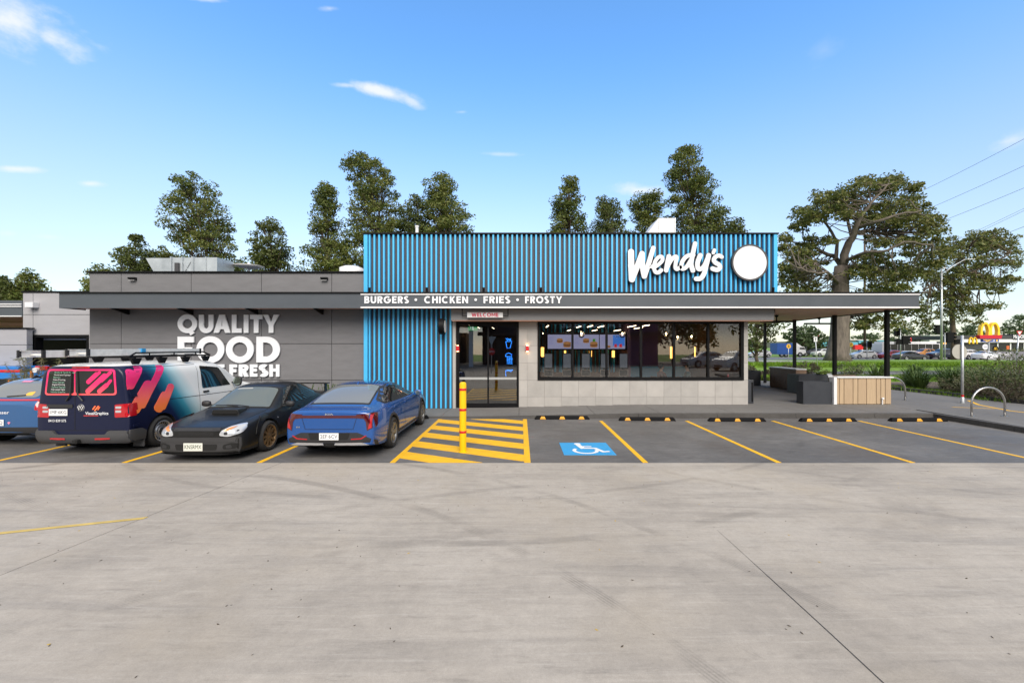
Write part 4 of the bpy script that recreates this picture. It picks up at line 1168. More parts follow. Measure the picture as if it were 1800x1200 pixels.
def hoop(label, x0, x1, y, zb, top):
    t = thing('bike_hoop', label, 'bike rack', ((x0 + x1) / 2, y, zb), 0, 'stainless bike hoops on the footpath')
    w_ = (x1 - x0) / 2; pts = [(-w_, 0, 0), (-w_, 0, top - w_ * .95)]
    pts += [(-w_ * math.cos(R(a)), 0, top - w_ * .95 + w_ * .95 * math.sin(R(a))) for a in range(10, 180, 10)] + [(w_, 0, top - w_ * .95), (w_, 0, 0)]
    MB().tube(pts, .028, 12).build('tube', M['steel'], t, True)
    for s in (-1, 1): MB().lathe([(.085, 0), (.085, .008), (.03, .010)], 'z', (s * w_, 0, 0), 18).build('foot_plate', M['steel'], t)
hoop('curved stainless bike hoop standing alone near the right kerb', 13.32, 14.30, 12.6, .135, .84)
hoop('stainless bike hoop half hidden behind the timber planter', 13.75, 14.74, 16.35, .135, .86)

t = thing('sign_post', 'galvanised post carrying a round sign seen from its grey back', 'sign', (16.0, 15.45, .135))
MB().tube([(0, 0, 0), (0, 0, 2.45)], .04, 14).build('pole', M['galvanised'], t, True)
MB().lathe([(0, .055), (.265, .055), (.27, .05), (.27, .04), (0, .04)], 'y', (-.06, 0, 1.86), 36).build('disc', mat('sign_back', (.42, .41, .37), .5, .2), t)
MB().box(-.05, .05, .03, .038, 1.7, 1.74).box(-.05, .05, .03, .038, 1.98, 2.02).build('bracket', M['galvanised'], t)
MB().lathe([(.055, 0), (.055, .2), (.04, .22)], 'z', (0, 0, 0), 16).build('sleeve', M['galvanised'], t, True)
MB().lathe([(.042, .23), (.042, .30)], 'z', (0, 0, 0), 16).build('sticker', M['red_paint'], t, True)

# planters and the bin on the patio
t = thing('timber_planter', 'pale timber board planter with white capping at the patio corner', 'planter', (12.1, 15.1, .135)); inv = Matrix.Translation((-12.1, -15.1, -.135))
def tp(n_, b_, m_):
    o = b_.build(n_, m_, t); o.matrix_parent_inverse = inv; return o
x = 11.19; i = 0; bw = [.10, .16, .32, .17, .31, .34, .16, .16, .21]
for wdt in bw:
    tp('board', MB().bbox(x + .009, min(x + wdt, 13.14) - .009, 15.10, 15.13, .15, 1.07, .004), M['timber_board'] if i % 2 else M['timber_board_b']); x += wdt; i += 1
tp('core', MB().box(11.1, 13.14, 15.131, 15.142, .14, 1.07).box(11.19, 13.14, 15.285, 15.3, .14, 1.07).poly_prism([(11.1, 15.33), (11.2, 15.33), (12.2, 16.8), (12.1, 16.8)], .14, 1.06).box(12.22, 13.14, 16.72, 16.8, .14, 1.06), M['timber_dark'])
tp('edge_trim', MB().box(11.07, 11.18, 15.07, 15.3, .14, 1.10), M['white_metal'])
tp('capping', MB().box(11.185, 13.18, 15.06, 15.33, 1.075, 1.12), M['white_metal'])
tp('side_capping', MB().poly_prism([(11.07, 15.332), (11.24, 15.332), (12.24, 16.82), (12.07, 16.82)], 1.075, 1.115), M['white_metal'])
tp('pipe_outlet', MB().tube([(12.78, 15.07, .14), (12.78, 15.07, .34)], .02, 10).tube([(12.78, 15.085, .34), (12.78, 15.03, .36)], .035, 10), M['white_metal'])
def steel_planter(label, x0, x1, y0, y1, h, rz=0):
    t = thing('steel_planter', label, 'planter', ((x0 + x1) / 2, (y0 + y1) / 2, .135), rz, 'black steel planters on the patio')
    w_, d_ = (x1 - x0) / 2, (y1 - y0) / 2
    s = MB(); th = .02
    s.box(-w_, w_, -d_, -d_ + th, 0, h); s.box(-w_, w_, d_ - th, d_, 0, h); s.box(-w_, -w_ + th, -d_ + th, d_ - th, 0, h); s.box(w_ - th, w_, -d_ + th, d_ - th, 0, h)
    s.build('box', M['planter_steel'], t)
    MB().box(-w_ + th, w_ - th, -d_ + th, d_ - th, .02, h - .12).build('soil', M['soil'], t)
    return t
steel_planter('black steel planter box joined to the pale timber planter', 10.04, 11.04, 15.15, 15.52, .80)
steel_planter('low black planter behind the front steel planter', 12.0, 13.3, 18.4, 19.2, .82)
steel_planter('black steel planter far back beside the brown timber wall', 11.2, 12.5, 22.2, 23.0, .75)
t = thing('patio_wall', 'low brown timber board wall with white end cap along the patio', 'wall', (12.9, 20.6, .135)); inv = Matrix.Translation((-12.9, -20.6, -.135))
y = 19.7; i = 0
while y < 21.7:
    tp('board', MB().box(12.70, 12.73, y + .004, min(y + .27, 21.75) - .004, .15, 1.1), M['timber_dark']); y += .27
tp('core', MB().box(12.731, 13.1, 19.68, 21.75, .14, 1.1), M['timber_dark'])
tp('capping', MB().box(12.66, 13.14, 19.6, 21.8, 1.105, 1.15), M['white_metal'])
tp('end_cap', MB().box(12.66, 13.14, 19.61, 19.675, .14, 1.10), M['timber_dark'])
t = thing('litter_bin', 'slim black litter bin standing by the tiled wall corner', 'bin', (8.22, 15.5, .135)); inv = Matrix.Translation((-8.22, -15.5, -.135))
tp('body', MB().bbox(8.02, 8.36, 15.3, 15.7, .14, .98, .012), M['planter_steel']); tp('door_panel', MB().bbox(8.28, 8.34, 15.29, 15.305, .2, .9, .004), M['black_metal'])
# ------------------------------------------------------------------ vehicles
# local frame: x to the right-hand side seen from behind, y forward (front bumper at +L/2), z up. s = distance from the front bumper.
def paint(name, col, flake=.0, rough=.22, coat=1.0, metal=.0):
    return mat(name, col, rough, metal, coat=coat, spec=.5)
paint('sedan_blue', (.006, .075, .30), metal=.2, rough=.25); mat('sport_black', (.012, .012, .012), .30, coat=.2, spec=.25); paint('hatch_blue', (.02, .10, .27), metal=.2, rough=.28)
mat('bumper_black', (.020, .020, .022), .55); mat('tyre', (.016, .016, .017), .85, bump=.2, bscale=60); mat('rim_silver', (.50, .51, .53), .3, .8); mat('rim_bronze', (.30, .20, .11), .35, .7)
mat('rim_dark', (.05, .05, .055), .4, .6); mat('under', (.008, .008, .008), .9); mat('lamp_red', (.42, .006, .012), .12, coat=1.0); mat('lamp_red_dark', (.07, .003, .005), .12, coat=1.0)
mat('lamp_clear', (.55, .57, .60), .1, .35, coat=1.0); mat('lamp_amber_lens', (.62, .26, .08), .15, coat=1.0); mat('chrome', (.72, .73, .75), .12, 1.0); mat('silver_trim', (.55, .56, .58), .3, .7)
mat('plate_white', (.74, .75, .76), .45); mat('plate_ink', (.02, .03, .07), .5); mat('plate_green', (.02, .06, .03), .5); mat('gap_line', (.006, .006, .007), .8); mat('mirror_glass', (.5, .58, .5), .05, .9)
mat('seat_cloth', (.03, .03, .034), .9); mat('seat_pale', (.32, .32, .31), .8)
def car_glass(name, col=(.012, .014, .015)): return mat(name, col, .03, 0, coat=0, spec=.9)
car_glass('glass_dark'); car_glass('glass_rear', (.17, .18, .18)); car_glass('glass_green', (.10, .12, .115))  # rear glass paler: mirrored cloud brightness put into its base colour


def loft(stations, mats, creases=((5, .55),), sub=2, cap_f=True, cap_r=True, arches=(), arch_r=.36, arch_in=.32, L=4.5):
    """body shell from cross-sections: (s, zb, w, zbelt, wbelt, ztop, wtop[, zs])"""
    vs, fs, mi = [], [], []
    H = 11
    def ring(st):
        s, zb, w, zbelt, wb, zt, wt = st[:7]
        zs = st[7] if len(st) > 7 else zb + (zbelt - zb) * .18
        zm = zb + (zbelt - zb) * .55
        hh = zt - zbelt
        half = [(0, zb), (w * .80, zb), (w * .955, zb + .03), (w * .985, zs), (w, zm), (w * .35 + wb * .65, zbelt - (zbelt - zm) * .22), (wb, zbelt),
                (wb + (wt - wb) * .45, zbelt + hh * .48), (wt + (wb - wt) * .10, zbelt + hh * .86), (wt * .72, zt - hh * .015), (0, zt)]
        y = L / 2 - s
        pts = [(x, y, z) for x, z in half] + [(-x, y, z) for x, z in half[-2:0:-1]]
        return pts
    n = 2 * H - 2
    for st in stations: vs.extend(ring(st))
    for i in range(len(stations) - 1):
        for k in range(n):
            a, b = i * n + k, i * n + (k + 1) % n
            fs.append((a, b, b + n, a + n)); kk = min(k, n - 1 - k)
            mi.append(1 if kk <= 0 else 0)
    def cap(base, flip):
        for k in range(H - 1):
            a, b = base + k, base + k + 1; c, d = base + (n - k - 1) % n, base + (n - k) % n
            f = [a, d, c, b] if k not in (0, H - 2) else ([a, c, b] if k == 0 else [a, d, b])
            f = list(dict.fromkeys(f))
            fs.append(tuple(f if not flip else f[::-1])); mi.append(0)
    if cap_f: cap(0, False)
    if cap_r: cap((len(stations) - 1) * n, True)
    me = bpy.data.meshes.new('body'); me.from_pydata(vs, [], fs)
    for m in mats: me.materials.append(m)
    me.polygons.foreach_set('material_index', mi)
    bm = bmesh.new(); bm.from_mesh(me)
    bmesh.ops.recalc_face_normals(bm, faces=bm.faces[:])
    cl = bm.edges.layers.float.get('crease_edge') or bm.edges.layers.float.new('crease_edge')
    bm.verts.ensure_lookup_table()
    cd = dict(creases)
    for e in bm.edges:
        a, b = e.verts[0].index, e.verts[1].index
        if a % n == b % n:
            k = a % n; k = min(k, n - k)
            if k in cd: e[cl] = cd[k]
    bm.to_mesh(me); bm.free()
    ob = bpy.data.objects.new('tmp', me); C.objects.link(ob)
    md = ob.modifiers.new('s', 'SUBSURF'); md.levels = sub; md.render_levels = sub
    cut = None
    if arches:
        cb = MB()
        for (ay, az) in arches:
            for s in (-1, 1):
                cb.lathe([(0, s * 1.3), (arch_r, s * 1.3), (arch_r, s * (1.3 - .45 - arch_in)), (0, s * (1.3 - .45 - arch_in))] if s < 0 else
                         [(0, s * (1.3 - .45 - arch_in)), (arch_r, s * (1.3 - .45 - arch_in)), (arch_r, s * 1.3), (0, s * 1.3)], 'x', (0, ay, az), 40)
        cut = cb.build('tmpcut', [mats[0], mats[1]]); cut.data.polygons.foreach_set('material_index', [1] * len(cut.data.polygons))
        b2 = bmesh.new(); b2.from_mesh(cut.data); bmesh.ops.remove_doubles(b2, verts=b2.verts[:], dist=1e-5); bmesh.ops.recalc_face_normals(b2, faces=b2.faces[:]); b2.to_mesh(cut.data); b2.free()
        for m in mats[len(cut.data.materials):]: cut.data.materials.append(m)
        bo = ob.modifiers.new('b', 'BOOLEAN'); bo.operation = 'DIFFERENCE'; bo.object = cut; bo.solver = 'EXACT'
    dg = bpy.context.evaluated_depsgraph_get(); dg.update()
    out_ = bpy.data.meshes.new_from_object(ob.evaluated_get(dg), preserve_all_data_layers=False, depsgraph=dg)
    out_.polygons.foreach_set('use_smooth', [True] * len(out_.polygons)); out_.update(); out_.set_sharp_from_angle(angle=R(40))
    # a plain smooth shell without wheel cut-outs to lay panels on
    if cut: ob.modifiers.remove(bo); dg = bpy.context.evaluated_depsgraph_get(); dg.update()
    ev = ob.evaluated_get(dg); m2 = ev.to_mesh()
    bvh = BVHTree.FromPolygons([v.co[:] for v in m2.vertices], [tuple(p.vertices) for p in m2.polygons]); ev.to_mesh_clear()
    bpy.data.objects.remove(ob)
    if cut: bpy.data.objects.remove(cut)
    return out_, bvh


def rounded(pts, r, n=4):
    o = []; N_ = len(pts)
    for i in range(N_):
        p0, p1, p2 = Vector(pts[i - 1]), Vector(pts[i]), Vector(pts[(i + 1) % N_])
        a = (p0 - p1); b = (p2 - p1); ra = min(r, a.length * .45, b.length * .45)
        s, e = p1 + a.normalized() * ra, p1 + b.normalized() * ra
        for k in range(n + 1):
            t = k / n; o.append(tuple((1 - t) ** 2 * s + 2 * t * (1 - t) * p1 + t * t * e))
    return o


class Vehicle:
    def __init__(v, name, label, cat, L, loc, rz=0, group=None):
        v.L = L; v.root = thing(name, label, cat, loc, rz, group); v.bvh = None
    def shell(v, stations, mats, name='body', **kw):
        me, v.bvh = loft(stations, mats, L=v.L, **kw); me.name = name
        v.body = link(name, me, v.root); return v.body
    def ray(v, view, a, b):
        """view coordinates to the ray: sides (s, z), front and back (x, z), top (x, s)"""
        y = v.L / 2 - a
        if view == 'L': return Vector((-3, y, b)), Vector((1, 0, 0))
        if view == 'R': return Vector((3, y, b)), Vector((-1, 0, 0))
        if view == 'F': return Vector((a, v.L / 2 + 2, b)), Vector((0, -1, 0))
        if view == 'B': return Vector((a, -v.L / 2 - 2, b)), Vector((0, 1, 0))
        return Vector((a, v.L / 2 - b, 4)), Vector((0, 0, -1))
    def hit(v, view, a, b, off):
        o, d = v.ray(view, a, b); p, n, i, t = v.bvh.ray_cast(o, d)
        if p is None or (view in 'LR' and abs(p.x) < .2):
            p, n, i, t = v.bvh.find_nearest(o + d * 2.2)
        if n.dot(d) > 0: n = -n
        return p + n * off
    def mesh2d(v, pts, cell):
        bm = bmesh.new(); bm.faces.new([bm.verts.new((p[0], p[1], 0)) for p in pts])
        xs = [p[0] for p in pts]; ys = [p[1] for p in pts]
        for ax, lo, hi in ((0, min(xs), max(xs)), (1, min(ys), max(ys))):
            k = math.ceil(lo / cell) * cell
            while k < hi:
                co = (k, 0, 0) if ax == 0 else (0, k, 0); no = (1, 0, 0) if ax == 0 else (0, 1, 0)
                bmesh.ops.bisect_plane(bm, geom=bm.verts[:] + bm.edges[:] + bm.faces[:], plane_co=co, plane_no=no, dist=1e-5); k += cell
        bmesh.ops.triangulate(bm, faces=[f for f in bm.faces if len(f.verts) > 4])
        bm.verts.index_update()
        r = [(x.co.x, x.co.y) for x in bm.verts], [[q.index for q in f.verts] for f in bm.faces]; bm.free(); return r
    def patch(v, name, view, pts, m, off=.004, cell=.07, parent=None, rim=.012):
        P, F = v.mesh2d(pts, cell); mb = MB()
        V3 = [v.hit(view, a, b, off) for a, b in P]
        mb.add(V3, F)
        o = mb.build(name, m, parent or v.root, True)
        # turn the faces outwards and give the edge a little depth
        bm = bmesh.new(); bm.from_mesh(o.data)
        _, d = v.ray(view, 0, 0)
        bm.normal_update()
        if sum(f.normal.dot(d) * f.calc_area() for f in bm.faces) > 0: bmesh.ops.reverse_faces(bm, faces=bm.faces[:])
        bd = [e for e in bm.edges if e.is_boundary]
        if bd and rim:
            ex = bmesh.ops.extrude_edge_only(bm, edges=bd)['geom']
            for q in ex:
                if isinstance(q, bmesh.types.BMVert):
                    q.co += d * rim
        bm.to_mesh(o.data); bm.free(); o.data.polygons.foreach_set('use_smooth', [True] * len(o.data.polygons)); o.data.set_sharp_from_angle(angle=R(40))
        return o
    def both(v, name, pts, m, **kw):
        r = [v.patch(name, 'R', pts, m, **kw), v.patch(name, 'L', pts, m, **kw)]; return r
    def mirrorx(v, name, view, pts, m, **kw):
        return [v.patch(name, view, pts, m, **kw), v.patch(name, view, [(-a, b) for a, b in pts][::-1], m, **kw)]
    def seam(v, name, view, path, wd=.009, m=None, off=.003, parent=None):
        pts = []
        for a, b in zip(path, path[1:]):
            n = max(1, int(math.hypot(b[0] - a[0], b[1] - a[1]) / .07))
            pts += [(a[0] + (b[0] - a[0]) * k / n, a[1] + (b[1] - a[1]) * k / n) for k in range(n)]
        pts.append(path[-1]); mb = MB(); vs = []
        for i, p in enumerate(pts):
            q0, q1 = pts[max(i - 1, 0)], pts[min(i + 1, len(pts) - 1)]
            d = Vector((q1[0] - q0[0], q1[1] - q0[1])).normalized(); n = Vector((-d.y, d.x)) * wd / 2
            vs += [v.hit(view, p[0] + n.x, p[1] + n.y, off), v.hit(view, p[0] - n.x, p[1] - n.y, off)]
        return mb.add(vs, [(2 * i, 2 * i + 1, 2 * i + 3, 2 * i + 2) for i in range(len(pts) - 1)]).build(name, m or M['gap_line'], parent or v.root)
    def text(v, name, view, txt, a, b, size, m, off=.007, bold=0, width=None, align='CENTER', shear=0, parent=None):
        vs, fs = font_mesh(txt, size, 0, bold, align)
        if width: xs = [q[0] for q in vs]; k = width / (max(xs) - min(xs)); vs = [(q[0] * k, q[1], 0) for q in vs]
        sg = {'B': 1, 'F': -1, 'R': -1, 'L': 1}[view]
        return MB().add([v.hit(view, a + sg * (q[0] + shear * q[1]), b + q[1], off) for q in vs], fs).build(name, m, parent or v.root)
    def plate(v, view, x, z, txt, w=.372, h=.134, ink=None, face=None):
        o, d = v.ray(view, x, z); p, *_ = v.bvh.ray_cast(o, d)
        y = p.y - d.y * .018; s = -d.y
        t = MB().bbox(x - w / 2, x + w / 2, min(y, y - s * .012), max(y, y - s * .012), z - h / 2, z + h / 2, .003).build('number_plate', face or M['plate_white'], v.root)
        vs, fs = font_mesh(txt, h * .74, 0, 0)
        xs = [q[0] for q in vs]; k = w * .88 / (max(xs) - min(xs)); sg = -s
        MB().add([(x + sg * q[0] * k, y + s * .0015, z + q[1]) for q in vs], fs).build('characters', ink or M['plate_ink'], t)
        return t
    def wheel(v, s, side, r, w, kind, x, rimr=None, rimmat=None):
        y = v.L / 2 - s; sd = 1 if side == 'R' else -1
        rimr = rimr or r * .68; rm = rimmat or M['rim_silver']
        hub = MB().lathe([(0, sd * (-.02)), (.07, sd * (-.02)), (.075, sd * (-.05)), (.05, sd * (-w * .6)), (0, sd * (-w * .6))], 'x', (0, 0, 0), 20).build('wheel', rm, v.root, 'auto')
        hub.location = (sd * x, y, r)
        W_ = w
        tp_ = [(rimr, 0), (rimr + .02, .012), (r - .045, .016), (r - .012, -.008), (r, -.04), (r, -W_ + .04), (r - .012, -W_ + .008), (rimr, -W_)]
        MB().lathe([(a, sd * b) for a, b in tp_], 'x', (0, 0, 0), 44).build('tyre', M['tyre'], hub, 'auto')
        rb = MB(); rb.lathe([(rimr + .004, sd * .004), (rimr - .006, sd * .008), (rimr - .022, sd * -.006), (rimr - .03, sd * -.05), (rimr - .035, sd * -W_ * .8)], 'x', (0, 0, 0), 40)
        ro = rb.build('rim', rm, hub, 'auto')
        MB().lathe([(0, sd * -W_ * .62), (rimr - .03, sd * -W_ * .62)], 'x', (0, 0, 0), 24).build('brake_disc', M['rim_dark'], hub)
        if kind == 'steel':
            sp = MB(); sp.lathe([(0, sd * -.01), (.085, sd * -.012), (.09, sd * -.028), (rimr * .58, sd * -.03), (rimr * .66, sd * -.05), (rimr * .9, sd * -.035), (rimr - .015, sd * -.012)], 'x', (0, 0, 0), 40)
            sp.build('rim_face', rm, hub, 'auto')
            hl = MB(); n = 20
            for k in range(n):
                a0 = 2 * PI * k / n
                q = []
                for rr_, da in ((rimr * .70, -.075), (rimr * .86, -.085), (rimr * .86, .085), (rimr * .70, .075)):
                    q.append((sd * -.036 if rr_ > rimr * .8 else sd * -.044, rr_ * math.cos(a0 + da), rr_ * math.sin(a0 + da)))
                hl.quad(*[(p_[0] + sd * .006, p_[1], p_[2]) for p_ in q])
            hl.build('vent_holes', M['under'], hub)
            MB().lathe([(0, sd * .004), (.06, sd * .002), (.085, sd * -.012)], 'x', (0, 0, 0), 24).build('hub_cap', M['rim_dark'], hub, 'auto')
        else:
            n, wd, tw = {'multi': (10, .022, 0), 'five': (5, .055, 0), 'ten': (5, .03, .16)}[kind]
            sp = MB()
            for k in range(n):
                for off in ((-tw, tw) if tw else (0,)):
                    a = 2 * PI * k / n; b = a + off
                    p0 = Vector((0, math.cos(a) * .05, math.sin(a) * .05)); p1 = Vector((0, math.cos(b) * (rimr - .012), math.sin(b) * (rimr - .012)))
                    d = (p1 - p0).normalized(); q = Vector((0, -d.z, d.y)) * wd
                    f0, f1 = sd * -.018, sd * -.004
                    A = [p0 + q * 1.2, p0 - q * 1.2, p1 - q * .8, p1 + q * .8]
                    v_ = [(f0 if i < 2 else f1, p.y, p.z) for i, p in enumerate(A)] + [((f0 if i < 2 else f1) - sd * .03, p.y, p.z) for i, p in enumerate(A)]
                    sp.add(v_, [(0, 1, 2, 3), (0, 4, 5, 1), (1, 5, 6, 2), (2, 6, 7, 3), (3, 7, 4, 0)])
            sp.build('spokes', rm, hub)
            MB().lathe([(0, sd * -.006), (.035, sd * -.008), (.06, sd * -.02)], 'x', (0, 0, 0), 20).build('hub_cap', rm, hub, 'auto')
        return hub
    def wheels(v, s1, s2, r, w, kind, x, **kw):
        for s in (s1, s2):
            for sd in 'RL': v.wheel(s, sd, r, w, kind, x, **kw)
    def mirror(v, s, z, x, m, sz=(.10, .07, .075)):
        y = v.L / 2 - s
        for sd in (1, -1):
            bm = bmesh.new(); bmesh.ops.create_uvsphere(bm, u_segments=16, v_segments=10, radius=1)
            for q in bm.verts:
                q.co = Vector((math.copysign(abs(q.co.x) ** .75, q.co.x) * sz[0] + sd * (x + sz[0]), q.co.y * sz[1] * (1 if q.co.y > 0 else .35) + y, math.copysign(abs(q.co.z) ** .7, q.co.z) * sz[2] + z))
            hs = MB().bm(bm).box(min(sd * (x - .06), sd * (x + .06)), max(sd * (x - .06), sd * (x + .06)), y - .03, y + .02, z - .05, z - .02).build('side_mirror', m, v.root, 'auto')
            cxm = sd * (x + sz[0])
            MB().lathe([(0, 0), (sz[2] * .8, 0)], 'y', (0, 0, 0), 18).add([], []).build('mirror_glass', M['mirror_glass'], hs).location = (cxm, y - sz[1] * .36 - .002, z)




# ---- blue fastback sedan, rear towards the camera
v = Vehicle('parked_car', 'bright blue fastback sedan parked with its tail to the camera beside the hatched walkway', 'car', 4.71, (-3.68, 8.2 + 4.71 / 2, 0), 0, 'cars parked in front of the restaurant')
PB = [M['sedan_blue'], M['under']]
st = [(0.0, .26, .60, .58, .58, .64, .45), (.05, .20, .74, .66, .70, .71, .55), (.22, .18, .88, .74, .80, .80, .62), (.6, .18, .925, .82, .85, .89, .66), (1.0, .18, .93, .885, .865, .945, .68), (1.38, .18, .93, .925, .87, .99, .68),
      (1.55, .18, .93, .935, .87, 1.05, .64), (2.15, .18, .93, .925, .87, 1.32, .56), (2.45, .18, .93, .925, .87, 1.375, .56), (2.8, .18, .93, .93, .87, 1.385, .56), (3.2, .18, .93, .935, .865, 1.355, .555),
      (3.6, .18, .93, .94, .855, 1.26, .555), (4.0, .19, .93, .94, .84, 1.11, .575), (4.22, .20, .925, .925, .82, 1.015, .62), (4.4, .22, .91, .915, .80, .98, .66), (4.55, .24, .885, .90, .78, .962, .68), (4.66, .26, .85, .885, .77, .95, .70), (4.71, .30, .80, .85, .73, .915, .66)]
AX1, AX2 = .92, 3.63
v.shell(st, PB, arches=[(4.71 / 2 - AX1, .33), (4.71 / 2 - AX2, .33)], arch_r=.375, creases=((6, .45), (4, .15), (2, .6)))
v.wheels(AX1, AX2, .33, .21, 'ten', .925, rimmat=mat('rim_grey', (.20, .205, .21), .35, .6))
# dark lower cladding, windows, lamps
ang = lambda c, r, a0, a1, n=14: [(c + r * math.cos(R(a0 + (a1 - a0) * i / n)), .33 + r * math.sin(R(a0 + (a1 - a0) * i / n))) for i in range(n + 1)]
for (s0, s1) in ((AX1 + .40, AX2 - .40),): v.both('sill', [(s0, .17), (s1, .17), (s1, .30), (s0, .30)], M['bumper_black'], off=.006)
for ax in (AX1, AX2):
    v.both('arch_trim', ang(ax, .43, -8, 188) + ang(ax, .378, 188, -8), M['bumper_black'], off=.010, cell=.5)
v.both('window_surround', rounded([(1.60, .955), (2.28, 1.28), (2.8, 1.335), (3.35, 1.28), (3.98, 1.06), (3.86, .98)], .05), M['bumper_black'], off=.003)
v.both('window', rounded([(1.80, .975), (2.32, 1.25), (2.70, 1.29), (2.70, .975)], .03), M['glass_dark'], off=.007)
v.both('window', rounded([(2.78, .975), (2.78, 1.295), (3.30, 1.25), (3.52, 1.16), (3.52, .985)], .03), M['glass_dark'], off=.007)
v.both('window', rounded([(3.58, .99), (3.58, 1.145), (3.86, 1.05), (3.80, 1.0)], .02), M['glass_dark'], off=.007)
v.patch('rear_window_surround', 'T', rounded([(-.53, 3.22), (.53, 3.22), (.615, 4.24), (-.615, 4.24)], .06), M['bumper_black'], off=.003)
v.patch('rear_window', 'T', rounded([(-.50, 3.27), (.50, 3.27), (.575, 4.17), (-.575, 4.17)], .05), M['glass_rear'], off=.008)
v.patch('windscreen', 'T', rounded([(-.60, 1.52), (.60, 1.52), (.50, 2.12), (-.50, 2.12)], .05), M['glass_dark'], off=.005)
v.patch('boot_lip', 'T', [(-.62, 4.36), (.62, 4.36), (.66, 4.50), (-.66, 4.50)], M['sedan_blue'], off=.012)
lamp = [(.52, .885), (.795, .90), (.82, .62), (.72, .57), (.70, .74), (.66, .80), (.52, .815)]
v.mirrorx('tail_lamp', 'B', lamp, M['lamp_red_dark'], off=.008, cell=.05)
v.mirrorx('tail_lamp_glow', 'B', [(.765, .87), (.80, .88), (.805, .63), (.74, .60), (.755, .68), (.775, .72)], M['lamp_red'], off=.011, cell=.05)
v.both('tail_lamp_side', [(4.38, .885), (4.60, .89), (4.60, .62), (4.52, .66)], M['lamp_red_dark'], off=.008)
v.patch('light_bar', 'B', [(-.52, .815), (.52, .815), (.52, .865), (-.52, .865)], M['lamp_red_dark'], off=.008)
v.patch('diffuser', 'B', rounded([(-.86, .22), (.86, .22), (.87, .38), (.55, .535), (-.55, .535), (-.87, .38)], .03), M['bumper_black'], off=.006)
v.patch('plate_recess', 'B', rounded([(-.36, .40), (.36, .40), (.40, .53), (-.40, .53)], .02), M['under'], off=.009)
v.patch('skid_trim', 'B', [(-.76, .30), (.76, .30), (.62, .345), (.12, .335), (.10, .30), (-.10, .30), (-.12, .335), (-.62, .345)], M['silver_trim'], off=.012)
v.patch('tow_cover', 'B', rounded([(-.10, .25), (.10, .25), (.11, .335), (-.11, .335)], .01), M['under'], off=.02)
v.mirrorx('reflector', 'B', [(.42, .40), (.62, .41), (.72, .48), (.69, .48), (.61, .43), (.42, .42)], M['lamp_red'], off=.011)
v.plate('B', 0, .462, '2EF·6CV')
v.text('maker_badge', 'B', 'KIA', -.0, .886, .05, M['silver_trim'], bold=.001, width=.16, shear=.1)
v.text('model_badge', 'B', 'K4', -.60, .64, .045, M['chrome'], bold=.001, width=.07)
v.seam('boot_gap', 'B', [(.52, .92), (.52, .80), (.46, .60), (-.46, .60), (-.52, .80), (-.52, .92)])
for sd in 'RL':
    v.seam('door_gap', sd, [(1.50, .93), (1.40, .60), (1.42, .30), (2.66, .30), (2.73, .6), (2.74, 1.0)]); v.seam('door_gap', sd, [(2.66, .30), (3.30, .32), (3.42, .55), (3.58, .80), (3.60, 1.0)])
    for s in (2.52, 3.38): v.patch('door_handle', sd, rounded([(s - .11, .835), (s + .11, .84), (s + .11, .875), (s - .11, .87)], .012), M['sedan_blue'], off=.018, cell=.2)
v.mirror(1.78, .99, .90, M['sedan_blue'])
MB().prism_x([(-.79, 1.345), (-.95, 1.32), (-.93, 1.33), (-.86, 1.395)], -.012, .012).build('antenna_fin', M['sedan_blue'], v.root)
# front end (faces the wall)
v.patch('grille', 'F', rounded([(-.55, .30), (.55, .30), (.6, .45), (-.6, .45)], .03), M['bumper_black'], off=.004)
v.mirrorx('headlight', 'F', rounded([(.45, .60), (.72, .62), (.80, .45), (.72, .45), (.66, .56), (.45, .56)], .02), M['lamp_clear'], off=.005)

# ---- black sports sedan, nose towards the camera
v = Vehicle('parked_car', 'black sports sedan with a bonnet scoop and bronze wheels parked nose out', 'car', 4.41, (-6.16, 8.1 + 4.41 / 2, 0), PI, 'cars parked in front of the restaurant')
PK = [M['sport_black'], M['under']]
st = [(0.0, .17, .55, .50, .56, .58, .44), (.04, .14, .70, .56, .68, .64, .52), (.15, .13, .815, .61, .765, .665, .60), (.4, .13, .855, .675, .79, .725, .64), (.8, .14, .865, .745, .785, .785, .66), (1.15, .15, .865, .80, .785, .83, .66), (1.26, .15, .865, .815, .785, .865, .64),
      (1.80, .15, .865, .835, .785, 1.225, .545), (2.0, .15, .865, .84, .785, 1.305, .535), (2.4, .15, .865, .845, .785, 1.345, .535), (2.75, .15, .865, .85, .785, 1.33, .535), (3.0, .15, .865, .86, .785, 1.27, .525), (3.55, .16, .865, .875, .77, 1.0, .55),
      (3.75, .17, .86, .875, .76, .95, .60), (4.1, .2, .85, .87, .74, .94, .62), (4.3, .24, .81, .85, .70, .915, .6), (4.41, .30, .70, .78, .62, .84, .52)]
BX1, BX2 = .90, 3.43
v.shell(st, PK, arches=[(4.41 / 2 - BX1, .315), (4.41 / 2 - BX2, .315)], arch_r=.355, creases=((6, .4), (4, .1), (2, .6)))
v.wheels(BX1, BX2, .315, .21, 'multi', .875, rimr=.235, rimmat=M['rim_bronze'])
for ax in (BX1, BX2):
    ang2 = lambda c, r, a0, a1, n=14: [(c + r * math.cos(R(a0 + (a1 - a0) * i / n)), .315 + r * math.sin(R(a0 + (a1 - a0) * i / n))) for i in range(n + 1)]
    v.both('fender_flare', ang2(ax, .46, 15, 165) + ang2(ax, .36, 165, 15), M['sport_black'], off=.022, cell=.08)
v.patch('windscreen_surround', 'T', rounded([(-.69, 1.20), (.69, 1.20), (.545, 1.90), (-.545, 1.90)], .06), M['under'], off=.003)
